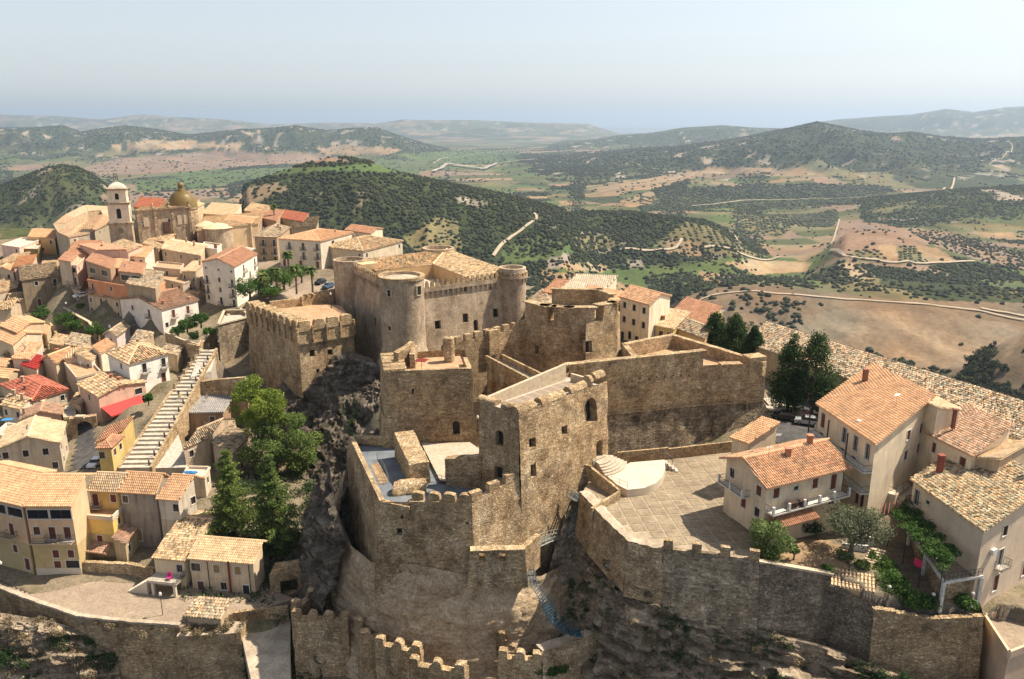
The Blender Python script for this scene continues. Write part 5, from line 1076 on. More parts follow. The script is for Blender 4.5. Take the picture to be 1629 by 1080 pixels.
# curtain wall with the lit doorway
cw = thing('castle_curtain_wall', 'crenellated castle curtain wall with an open doorway in front of the keep', 'wall', (-5, 148, -3))
J1, J2 = np.array([-12.8, 143.]), np.array([3.2, 155.3]); dz_ = onwall(783, 556, J1, J2); mb = MB()
thick_wall(mb, J1, J2, -6, 9.2, .9, res=.8, amp=.13, openings=[(dz_[0], dz_[1], 1.35, 2.9, 0)], z1q=10.0); mb.build('wall', 'castle_stone', cw)
merlon_row(cw, J1 + (.3, .2), J2, 9.2, 1.35, .7, .9, 1.3, 'castle_stone_pale', 'flat', zq=10., n=9)
pd = J1 + unit(J2 - J1) * dz_[0]; MB().box((pd[0], pd[1], 8.2), (2.3, 1.5, 5.0), math.atan2(12.3, 16)).build('gate_pier', 'castle_stone_pale', cw)
mb = MB(); thick_wall(mb, J1 + (-1.3, -1), J1 + (0, 0), -6, 7.6, 1.2, amp=.1); mb.build('wall', 'castle_stone', cw)
# ramp bridge on arches
rp = thing('ramp_bridge', 'stone ramp bridge on arches climbing to the doorway of the curtain wall', 'bridge', (0, 135, -2))
R0, R1 = np.array([-3.4, 146.6]), np.array([5.4, 121.]); er = unit(R1 - R0); nr = np.array([er[1], -er[0]]); lr = np.linalg.norm(R1 - R0)
mb = MB()
for s_ in (1, -1):
    a_, b_ = (R0 + nr * 1.5 * -1, R1 + nr * 1.5 * -1) if s_ > 0 else (R1 + nr * 1.5, R0 + nr * 1.5)
    wall(mb, b_ if s_ > 0 else b_, a_, -4, 6.4 if s_ < 0 else 9.6, res=1, amp=.05, openings=[(lr * .16 if s_ < 0 else lr * .84, -.2, 3.6, 6, 1, 1.4), (lr * .42 if s_ < 0 else lr * .58, .5, 4.4, 6.4, 1, 1.4)], z1q=9.6 if s_ < 0 else 6.4)
mb.build('side_wall', 'castle_stone', rp)
def q3(p, z): return (p[0], p[1], z)
MB().add([q3(R0 - nr * 1.5, 5.3), q3(R1 - nr * 1.5, 8.7), q3(R1 + nr * 1.5, 8.7), q3(R0 + nr * 1.5, 5.3)], [(0, 1, 2, 3)]).build('deck', 'paving_pale', rp)
for s_ in (-1, 1):
    p, q = R0 + nr * 1.55 * s_, R1 + nr * 1.55 * s_; mb = MB(); coping(mb, [p, q], [6.5, 9.8], .45, 1.4); mb.build('parapet_wall', 'castle_stone_pale', rp)
    mb = MB(); mb.tube([q3(p, 7.3), q3(q, 10.5)], .04, 4); [mb.tube([q3(p + (q - p) * t_, 6.4 + 3.3 * t_), q3(p + (q - p) * t_, 7.35 + 3.2 * t_)], .03, 4) for t_ in np.linspace(0, 1, 9)]; mb.build('railing', 'metal_dark', rp)
topface(mb := MB(), [(-12, 120), (-5, 110), (10, 118), (19, 132), (16, 150), (2, 153), (-10, 142), (-20, 160), (-24, 140)], -2.4); mb.build('inner_court_ground', 'soil', kind='structure')
# ---------------------------------------------------------------- long right wall and terrace with terracotta floor
lw = thing('castle_bastion', 'long battered castle bastion with terracotta terrace facing the open piazza', 'bastion', (26, 128, -2))
H0, H1, H2 = np.array([8.9, 118.3]), np.array([31.4, 124.6]), np.array([42.4, 126.3]); H3, H4 = np.array([29.6, 141.5]), np.array([19.2, 134.])
B0, B1, B2 = H0 + (.3, -.9), H1 + (.6, -2.2), H2 + (4.6, -2.2)
hz = 4.4; mb = MB(); hs = []
opH = [(*onwall(935, 600, H0, H1), 1.2, 1.6)]; hole_h = [(u, 9.8 - (u % 3) * .12, .28, .28, 0, .3) for u in np.arange(5, 22, 1.45)]
hs += wall(mb, H0, H1, hz, 13.2, res=.8, amp=.10, openings=opH[:0] + hole_h, z1q=13.6); hs += wall(mb, H1, H2, hz, 11.2, res=.8, amp=.14)
m2 = H2 + (0, 0); wall(mb, H2, H3, hz, 11.2, res=1, amp=.12); wall(mb, H3, H4, hz, 11.2, res=1, amp=.1); wall(mb, H4, H0, -3, 11.2, res=1, amp=.1, z1q=13.2)
mb.build('wall', 'castle_stone', lw); mb = MB(); 
wall(mb, H0, H1, -4, hz, B0, B1, .7, .2, 3); wall(mb, H1, H2, -4, hz, B1, B2, .7, .2, 3); wall(mb, H2, H3, -4, hz, B2, H3 + (3, 1), 1, .2, 3); mb.build('battered_base', 'old_masonry', lw)
mb = MB(); coping(mb, [H0 + (0, .1), H1 + (0, .1), H2 + (0, .1)], hz + .15, .55, .3, jag=.05); mb.build('string_course', 'castle_stone_pale', lw)
mb = MB(); coping(mb, [H0 + (0, .5), H1 + (-.2, .5)], [13.35, 13.75], 1.25, .4); mb.build('coping', 'castle_stone_pale', lw)
thick = MB(); wall(thick, H1 + (-.3, 1.1), H0 + (-.3, 1.1), 9, 13.6, z1q=13.2, res=1, amp=.06); wall(thick, H1, H1 + (-.3, 1.1), 9, 13.6, res=.8, amp=.06); thick.build('wall', 'castle_stone_pale', lw)
topface(mb := MB(), [H0, H1, H2, H3, H4], 9.7); mb.build('floor', 'cotto_floor', lw)
mb = MB(); thick_wall(mb, H2 + (0, 0), H3, 9, 11.4, 1.0, amp=.1, z1q=12.2); thick_wall(mb, H3, H4, 9, 12.2, 1.0, amp=.08, z1q=12.4); thick_wall(mb, H4, H4 + (1.4, -8.), 9, 12.4, 1., amp=.08, z1q=11.5)
thick_wall(mb, H1 + (3.2, .5), H1 + (6.8, .9), 9, 11.2, 1.6, amp=.12, size=1.5); thick_wall(mb, H1 + (8.0, .9), H2 + (.1, .2), 9, 12.2, 2.4, amp=.12, size=1.5); mb.build('parapet_wall', 'castle_stone_pale', lw)
# ================================================================ PIAZZA, STAGE, RETAINING WALLS, CLIFF
TZ = -1.5
tp = [xy(925, 786, TZ), xy(962, 826, TZ), xy(1000, 853, TZ), xy(1055, 868, TZ), xy(1205, 889, TZ), xy(1222, 850, TZ), xy(1195, 812, TZ), xy(1150, 775, TZ), np.array([43., 112.]), np.array([44.5, 123.]), np.array([30, 121.5]), np.array([13.5, 114.8]), np.array([12., 109.5])]
te = link('castle_terrace', None, None, (25, 100, TZ - 2), kind='structure')
mb = MB(); mb.prism(tp, TZ - 1.0, TZ); mb.build('bedding', 'paving_joint', te)
ang = .13; cN = 0
for i in range(-12, 14):
    for j in range(-12, 14):
        c = np.array([26., 99.]) + rot(np.array([i * 2.0, j * 2.0, 0.]), ang)[:2]
        q = [c + rot(np.array([sx_, sy_, 0]), ang)[:2] for sx_, sy_ in ((-.88, -.88), (.88, -.88), (.88, .88), (-.88, .88))]
        if all(inpoly(np.array([p[0]]), np.array([p[1]]), tp)[0] for p in q):
            h_ = random.uniform(.025, .05); c1 = random.uniform(.8, 1.12); cN += 1
            mb = MB().prism(q, TZ + .002, TZ + h_); mb.build('paving_slab', 'paving_slab', te)
# stage
stg = thing('open_air_stage', 'cream fan-shaped open air stage with curved steps on the piazza', 'stage', (*xy(1010, 760, -.3), TZ))
arc = [xy(998.5, 779, -.3), xy(1025, 776, -.3), xy(1044, 768, -.3), xy(1054, 758, -.3), xy(1058.5, 745, -.3), xy(1057, 731, -.3)]
back = [xy(1003, 735.5, -.3), xy(985, 745, -.3), xy(964, 755.5, -.3), xy(982, 771, -.3)]
MB().prism(arc + back, TZ, -.3).build('platform', 'stage_paint', stg)
cS = np.array([11.5, 112.5])
for k in range(5):
    r_, z_ = 6.1 - k * .52, -.12 + k * .22; t0_, t1_ = -1.2, -.1
    G = [cS + r_ * np.array([math.cos(t_), math.sin(t_)]) for t_ in np.linspace(t0_, t1_, 16)] + [cS + (0, .1)]
    MB().prism(G, TZ, z_).build('step', 'paving_pale', stg)
mb = MB()
for p, q in ((xy(972, 768, -.3), xy(998, 778, -.3)),):
    for h_ in (.5, 1.0): mb.tube([(*p, h_ - .3), (*q, h_ - .3)], .03, 4)
    for t_ in (0, .5, 1): mb.tube([(*(p + (q - p) * t_), -.3), (*(p + (q - p) * t_), .75)], .03, 4)
p, q = xy(1056, 727, -.3), xy(1070, 738, TZ)
for h_ in (.5, 1.0): mb.tube([(*p, h_ - .3), (*q, h_ + TZ)], .04, 4)
mb.tube([(*p, -.3), (*p, .75)], .04, 4); mb.tube([(*q, TZ), (*q, TZ + 1)], .04, 4); mb.build('railing', 'metal_pale', stg)
for k in range(4):
    u = xy(1058, 733, -.3) + (.45 * k, -.35 * k); MB().box((u[0] + .2, u[1], TZ + (1.0 - k * .26) / 2), (.42, 1.3, 1.0 - k * .26)).build('step', 'concrete', stg)
pw = thing('parapet_wall', 'low plastered parapet wall along the back of the stage below the long bastion', 'wall', (*xy(1070, 720, TZ), TZ)); mb = MB()
thick_wall(mb, xy(982, 739, TZ), xy(1063, 731, TZ), TZ - .5, .5, .35, res=2, amp=0); thick_wall(mb, xy(1063, 731, TZ), xy(1190, 716, TZ), TZ - .5, .3, .35, res=2, amp=0); mb.build('wall', 'castle_stone_pale', pw)
pw = thing('parapet_wall', 'slanting plastered parapet wall between stage steps and the near tower', 'wall', (*xy(950, 770, TZ), TZ)); mb = MB()
thick_wall(mb, xy(921, 738, .6), xy(940, 745, .6), -5, .7, .4, res=1, amp=.03, z1q=.9); thick_wall(mb, xy(940, 745, .8), xy(984, 779, 0), -5, .9, .4, res=1, amp=.03, z1q=-.1); thick_wall(mb, xy(984, 779, 0), xy(940, 800, 0) + (0, 0), -4, -.1, .35, res=1, amp=.02, z1q=-.7); mb.build('wall', 'castle_stone_pale', pw)
# retaining walls of the piazza
rw = thing('retaining_wall', 'thick rubble retaining wall with a jagged top edge at the corner of the piazza', 'wall', (*xy(1000, 853, TZ), -14))
n0, n1, n2, n3, n4 = [np.array(p) for p in (xy(922, 782, -.9), xy(958, 822, -.9), xy(1000, 862, -.9), xy(1055, 874, -.9), xy(1208, 893, -.9))]
mb = MB(); wall(mb, n0, n1, -7.5, -.9, n0 + (-.5, -.5), n1 + (-.8, -.8), .6, .3, 2); wall(mb, n1, n2, -7.5, -.9, n1 + (-.8, -.8), n2 + (-.5, -1.), .6, .3, 2); wall(mb, n2, n3, -8, -.9, n2 + (-.5, -1), n3 + (0, -.9), .6, .25, 2); mb.build('wall', 'castle_stone', rw)
mb = MB(); pts = [n0, n1, n2, n3]; G = []
for i in range(3):
    for t_ in np.linspace(0, 1, 14, endpoint=i == 2):
        p = pts[i] + (pts[i + 1] - pts[i]) * t_; G.append([p, p + unit(np.array([22, 104]) - p) * 1.1, p + unit(np.array([22, 104]) - p) * 2.1])
G = np.array(G); G = np.concatenate([G, np.broadcast_to(np.array([-.88, -.75, -1.5]).reshape(1, 3, 1), G.shape[:2] + (1,))], -1); G = G + vdisp(G, .7, .22); mb.grid(G, flip=False); mb.build('rubble_top', 'rubble_top', rw)
rw2 = thing('retaining_wall', 'stained crenellated retaining wall with four square merlons below the piazza', 'wall', (*n4, -14))
mb = MB(); wall(mb, n3, n4, -13, -.75, n3 + (0, -1.2), n4 + (.2, -1.2), .7, .14, 3); wall(mb, n4 + (0, .6), n3 + (0, .6), -2, -.75, res=1, amp=.05); topface(mb, [n3, n4, n4 + (0, .6), n3 + (0, .6)], -.75); mb.build('wall', 'grey_wall', rw2)
merlon_row(rw2, n3, n4, -.8, 1.15, 2., .6, 1.25, 'castle_stone', 'flat', n=4)
rw3 = thing('retaining_wall', 'rubble stone retaining wall of the walled garden with a pale coping', 'wall', (*xy(1300, 915, -3), -16))
g0, g1, g2 = xy(1208, 893, -1.), xy(1322, 914, -2.6), xy(1392, 962, -4.4); g3 = xy(1390, 968, -4.6); g4 = xy(1480, 984, -5.4); g5 = xy(1565, 983, -5.4)
mb = MB(); wall(mb, g0, g1, -15, -1., g0 + (.2, -1.3), g1 + (0, -1.2), .7, .22, 2.5, z1q=-2.6); wall(mb, g1, g2, -15, -3.6, g1 + (0, -1.2), g2 + (0, -1.2), .7, .22, 2.5, z1q=-4.4); mb.build('wall', 'rubble_wall', rw3)
mb = MB(); coping(mb, [g0 + (0, .25), g1 + (0, .25)], [-.9, -2.5], .7, .3); mb.build('coping', 'stone_trim', rw3)
rw4 = thing('retaining_wall', 'tawny rubble retaining wall curving below the planted garden at the right', 'wall', (*g4, -16))
mb = MB(); wall(mb, g3, g4, -15, -4.6, g3 + (0, -.9), g4 + (.3, -.9), .6, .18, 2, z1q=-5.5); wall(mb, g4, g5, -15, -5.5, g4 + (.3, -.9), g5 + (.4, -.6), .6, .18, 2, z1q=-5.3); wall(mb, g5, g5 + (2.5, 6), -15, -5.3, g5 + (.4, -.6), g5 + (3, 6), .7, .15, 2); coping(mb, [g3 + (0, .3), g4 + (0, .3), g5 + (0, .3)], [-4.5, -5.4, -5.2], .7, .4, jag=.06); mb.build('wall', 'castle_stone_pale', rw4)
# cliff under the piazza and garden
cl = MB()
GP_ = loft(cl, [[(13.4, 106, -4), (12.2, 101, -5.2), (14.6, 93.6, -5.4), (17, 88.0, -6.2), (21.5, 86, -9.2), (29.5, 83.8, -9.6), (37, 80.8, -9.8), (43, 77.4, -10.6), (49, 75.7, -12), (56, 75, -12)],
          [(12.2, 104, -8.5), (11.2, 98, -9), (12.8, 90.6, -9), (16.6, 86, -10), (21.6, 84.6, -12), (29, 82.2, -12.5), (36, 79., -12.8), (42, 75.8, -13), (49, 73.8, -14), (57, 73, -14)],
          [(11.5, 103, -15), (9.5, 96, -15.5), (12, 88.5, -15.5), (16.5, 84, -16), (22, 83, -17.5), (29, 81, -18), (36, 77.5, -18), (42.5, 73.5, -18), (50, 71, -18), (59, 70, -18)],
          [(11, 102, -18), (9, 95, -19), (11, 87, -19), (16, 82.5, -19.5), (22, 80, -21), (29, 77, -22), (36, 74, -22), (43, 70, -22), (51, 67.5, -22), (61, 66, -22)],
          [(10.5, 101, -21), (8.5, 93, -22), (10, 85, -23), (15, 80, -24), (22, 76, -26), (29, 73, -28), (36, 70, -28), (44, 66, -28), (53, 63, -28), (64, 61, -28)]], 200, 120, 2.4, 6, 7, sharp=.9)
cl.build('piazza_cliff', 'rock', kind='structure')
# ravine floor between tower and piazza
rv = MB(); GV_ = loft(rv, [[(8, 104.5, -4.5), (11, 108.5, -2), (14, 109, -2)], [(5.5, 100, -10), (9, 103, -9), (13.2, 104, -7)], [(4.5, 96, -15), (8, 99, -14), (12, 99, -11)], [(5, 92, -19), (8, 94, -18), (11.5, 94, -15)], [(6, 87, -23), (8.5, 89, -22), (11.5, 89, -19)]], 30, 50, 1.2, 4, 5)
rv.build('ravine', 'rock', kind='structure')
# stone arch wall closing the ravine
aw = thing('sloping_wall', 'broad sloping rubble wall closing the foot of the ravine with blue stairs', 'wall', (6, 84, -25)); mb = MB()
q0, q1 = xy(862, 1036, -15.5), xy(1020, 985, -15); wall(mb, q0, q1, -30, -15.5, q0 + (.5, -3.5), q1 + (1.5, -4), .7, .3, 2.5, z1q=-15.); mb.build('wall', 'castle_stone', aw); mb = MB()
G = np.array([[(*(q0 + (q1 - q0) * t_), -15.5 + .5 * t_), (*(q0 + (q1 - q0) * t_ + np.array([-.8, 1.3])), -15.5 + .5 * t_)] for t_ in np.linspace(0, 1, 24)]); G = G + vdisp(G, 1, .25); mb.grid(G, flip=False); mb.build('rubble_top', 'rubble_top', aw)
# metal stairs in the ravine
st = thing('metal_stairway', 'galvanised metal stairway zigzagging down the ravine beside the near tower', 'stairway', (6, 98, -16))
def near_wall(px, py, off):
    d = ray(px, py); t_ = (99.4 - off - 1.0226 * .9) / (d[1] - 1.0226 * d[0]); q = CAM + d * t_; return (q[:2], q[2])
def at_y(px, py, y): q = Y(px, py, y); return (q[:2], q[2])
path = [near_wall(*q) for q in ((905, 790, 3.2), (930, 802, 4.5), (917, 838, 4.5), (900, 852, 3.6), (872, 858, 3.2), (850, 868, 3.2), (836, 890, 3.4))] + [at_y(846, 925, 92.0), at_y(868, 958, 91.)]
def stairs(root, path, m, wid=1.1, nm='tread', rail=True):
    for (p, za), (q, zb) in zip(path[:-1], path[1:]):
        e = unit(q - p); nn = np.array([-e[1], e[0]]); l = np.linalg.norm(q - p); k = max(2, int(max(abs(zb - za) / .26, l / 1.1)))
        for i in range(k):
            c = p + (q - p) * (i + .5) / k; MB().box((c[0], c[1], za + (zb - za) * (i + .5) / k), (l / k * .82, wid, .07), math.atan2(e[1], e[0])).build(nm, m, root)
        mb = MB()
        for s_ in (-1, 1):
            a_, b_ = p + nn * wid / 2 * s_, q + nn * wid / 2 * s_; mb.tube([(*a_, za - .1), (*b_, zb - .1)], .09, 4)
            for h_ in (.5, 1.0): mb.tube([(*a_, za + h_), (*b_, zb + h_)], .04, 4)
            for t_ in np.linspace(0, 1, max(2, int(l / 1.3) + 1)): mb.tube([(*(a_ + (b_ - a_) * t_), za + (zb - za) * t_ - .1), (*(a_ + (b_ - a_) * t_), za + (zb - za) * t_ + 1.)], .035, 4)
        mb.build('railing', m, root)
stairs(st, path, 'metal_pale')
st2 = thing('metal_stairway', 'dark blue metal stairway in the shade at the bottom of the ravine', 'stairway', (7, 92, -20))
stairs(st2, [at_y(868, 960, 91.), at_y(880, 985, 90.), at_y(903, 1005, 89.), at_y(925, 1008, 89.5)], 'metal_blue', 1.2)
pm = thing('metal_platform', 'small metal viewing platform with pale rails beside the foot of the stage wall', 'platform', (*xy(935, 785, -3), -3.4))
MB().prism([xy(905, 782, -3), xy(925, 800, -3), xy(962, 784, -3), xy(940, 770, -3)], -3.15, -3.0).build('deck', 'metal_blue', pm); mb = MB(); rr = [xy(905, 782, -3), xy(925, 800, -3), xy(962, 784, -3), xy(940, 770, -3)]
for i in range(4):
    p, q = rr[i], rr[(i + 1) % 4]; [mb.tube([(*p, -3 + h_), (*q, -3 + h_)], .05, 4) for h_ in (.5, 1.)]; mb.tube([(*p, -3), (*p, -2)], .05, 4)
mb.build('railing', 'white_paint', pm)
# ---------------------------------------------------------------- lower town wall with merlons
lwz = -15.5
def cren(label, pxs, m='castle_stone', z=lwz, th=1.0, deep=-31, w=1.25, h=1.25):
    t0 = thing('crenellated_wall', label, 'wall', (*xy(*pxs[0][:2], z), deep)); pts = [xy(*p, z) for p in pxs]
    for a_, b_ in zip(pts[:-1], pts[1:]):
        mb = MB(); l = np.linalg.norm(b_ - a_); thick_wall(mb, a_, b_, deep, z - 1.2, th, amp=.18, size=2., res=.7, bP=a_, bQ=b_); mb.build('wall', m, t0); n = max(1, int(round(l / 2.1))); merlon_row(t0, a_, b_, z - 1.25, w, .6, th * .95, h, 'castle_stone_pale', 'worn', n=n, jitter=.06)
    return t0
cren('crenellated wall climbing from the lower tower towards the castle rock, left end', [(470, 958), (505, 932), (548, 908)])
cren('square end of the lower crenellated wall with three worn merlons, beside the shaded alley', [(462, 972), (553, 978)])
cren('stepped stretch of lower crenellated wall below the castle rock with two merlons', [(562, 980), (575, 1006), (612, 1000)])
cren('middle stretch of the lower crenellated wall with three rounded merlons', [(596, 1013), (668, 1027)])
cren('front stretch of the lower crenellated wall at the bottom edge with three merlons', [(650, 1046), (738, 1058), (745, 1045)])
cren('short crenellated wall at the bottom edge in front of the blue stairs', [(792, 1034), (862, 1040)])
cren('tall merlon pier behind the short crenellated wall at the bottom edge', [(790, 1008), (806, 1006)], z=-15.6)
mb = MB(); thick_wall(mb, xy(748, 1040, -19), xy(792, 1040, -19), -31, -19, .8, amp=.15); o = thing('low_wall', 'low dark wall joining the two crenellated walls at the bottom edge', 'wall', (*xy(770, 1040, -19), -31)); mb.build('wall', 'grey_wall', o)
# ================================================================ HOUSES
WT = {'p': (1., 1.35), 's': (1., 1.4), 'b': (1.05, 2.2), 'B': (1.05, 2.2), 'd': (1.1, 2.2), 'G': (2.6, 2.3), 'a': (1.15, 1.9), 'o': (.75, .6), 'L': (3.3, 1.6), 'A': (2.2, 3.2), 'W': (1.8, 1.4), 'P': (.8, 1.1)}
def win_mb(k, w, h):
    """frame: bars round the opening, local x along wall, y into it, z up"""
    mb = MB(); b_ = .11
    for sx_, sz, x, z in ((b_, h + .22, -w / 2 - b_ / 2, 0), (b_, h + .22, w / 2 + b_ / 2, 0), (w, b_, 0, h / 2 + b_ / 2), (w + .34, b_ + .02, 0, -h / 2 - b_ / 2)): mb.box((x, .02, z), (sx_, .16, sz))
    return mb
def pane_mb(w, h, dark=True):
    mb = MB(); mb.box((0, .16, 0), (w, .03, h)); return mb
def mullion_mb(w, h):
    mb = MB(); mb.box((0, .12, 0), (.06, .05, h)); mb.box((-w / 2 + .03, .12, 0), (.06, .05, h)); mb.box((w / 2 - .03, .12, 0), (.06, .05, h)); mb.box((0, .12, h / 2 - .03), (w, .05, .06)); mb.box((0, .12, -h / 2 + .03), (w, .05, .06)); return mb
def shut_mb(w, h):
    mb = MB()
    for s_ in (-1, 1):
        mb.box((s_ * w / 4, .1, 0), (w / 2 - .03, .04, h))
        for i in range(int(h / .16)): mb.box((s_ * w / 4, .07, -h / 2 + .1 + i * .16), (w / 2 - .14, .04, .06))
    return mb
def open_shut_mb(w, h):
    mb = MB(); [mb.box((s_ * (w / 2 + w / 4 + .1), -.05, 0), (w / 2, .05, h)) for s_ in (-1, 1)]; return mb
def slab_mb(w, d): return MB().box((0, -d / 2, -.09), (w, d, .16))
def rail_mb(w, d):
    mb = MB(); pts = [(-w / 2 + .04, -.02, 0), (-w / 2 + .04, -d + .04, 0), (w / 2 - .04, -d + .04, 0), (w / 2 - .04, -.02, 0)]
    for a_, b_ in zip(pts[:-1], pts[1:]):
        a_, b_ = np.array(a_), np.array(b_); l = np.linalg.norm(b_ - a_)
        for z in (.06, .95): mb.tube([a_ + (0, 0, z), b_ + (0, 0, z)], .035, 4)
        for t_ in np.linspace(0, 1, max(2, int(l / .22))): mb.tube([a_ + (b_ - a_) * t_ + (0, 0, .02), a_ + (b_ - a_) * t_ + (0, 0, .95)], .016, 3, False)
    return mb
SHC = dict(brown=(.16, .045, .028), wood=(.27, .15, .07), green=(.06, .10, .06), blue=(.05, .09, .14), grey=(.25, .24, .22), dark=(.03, .028, .028), ochre=(.36, .24, .10))
def facade(root, P, Q, zb, ze, zg, spec, mbw, sc_='brown', fc=(.62, .58, .50), step=3., top=1.6, gabz=None, thick=.16, bal=1., near=True, slabc=(.38, .34, .29)):
    P = np.array(P[:2], float); Q = np.array(Q[:2], float); e = unit(Q - P); l = np.linalg.norm(Q - P); a = math.atan2(e[1], e[0]); ops, info = [], []
    for ri, row in enumerate((spec or '').split('/')):
        n = len(row)
        for ci, ch in enumerate(row):
            if ch in '._ ': continue
            w, h = WT[ch]; u = (ci + .5) * l / n; zc = ze - top - ri * step
            if ch in 'bB': zc -= .42
            if ch in 'dGA': zc = zg + h / 2 + .02
            if zc - h / 2 < zb + .2: continue
            if w > l / n * .95: w = l / n * .9
            ops.append((u, zc, w, h, 1 if ch in 'aA' else 0)); info.append(ch)
    wall(mbw, P, Q, zb, ze, res=60, openings=ops, depth=thick)
    for (u, zc, w, h, ar), ch in zip(ops, info):
        p = np.array([P[0] + e[0] * u, P[1] + e[1] * u, zc])
        wo_ = inst('door' if ch in 'dGA' else 'window', ('wf', ch, round(w, 1)), lambda: win_mb(ch, w, h), 'painted', root, p, a, color=fc) if not ar else inst('window' if ch == 'a' else 'door', ('wsill', ch, round(w, 1)), lambda: MB().box((0, .0, -h / 2 - .06), (w + .3, .2, .1)), 'painted', root, p, a, color=fc)
        def sub(name, key, mk, m, color=None):
            o = inst(name, key, mk, m, None, (0, 0, 0), 0, color=color); o.parent = wo_; return o
        if ch in 'sBd' : sub('shutter' if ch != 'd' else 'door_leaf', ('sh', ch, round(w, 1)), lambda: shut_mb(w, h), 'painted', SHC[sc_])
        elif ch == 'G': sub('garage_leaf', ('gl', round(w, 1)), lambda: pane_mb(w, h), 'painted', SHC['dark'])
        elif ch == 'A': sub('door_leaf', ('al', round(w, 1)), lambda: pane_mb(w, h), 'painted', SHC['dark'])
        else:
            sub('pane', ('pn', ch, round(w, 1)), lambda: pane_mb(w, h), 'glass')
            if near and ch in 'pbWL': sub('sash', ('ml', ch, round(w, 1)), lambda: mullion_mb(w, h), 'painted', SHC[sc_] if ch != 'b' else (.45, .43, .40))
        if ch in 'bB' and bal:
            bw = w + 1.0; bo = inst('balcony', ('bs', round(bw, 1)), lambda: slab_mb(bw, .95), 'painted', root, p - (0, 0, h / 2 + .05), a, color=slabc)
            o = inst('railing', ('br', round(bw, 1)), lambda: rail_mb(bw, .95), 'metal_dark', None, (0, 0, 0), 0); o.parent = bo
class House: pass
def chimney(root, p, zb, zt, c=(.33, .15, .09), w=.62, rz=0., cap=True):
    mb = MB().box((p[0], p[1], (zb + zt) / 2), (w, w, zt - zb), rz); o = mb.build('chimney', 'painted', root, color=c)
    if cap: MB().box((p[0], p[1], zt + .1), (w + .22, w + .22, .12), rz).box((p[0], p[1], zt + .03), (w * .7, w * .7, .1), rz).build('chimney_cap', 'painted', o, color=(c[0] * 1.3, c[1] * 1.3, c[2] * 1.3))
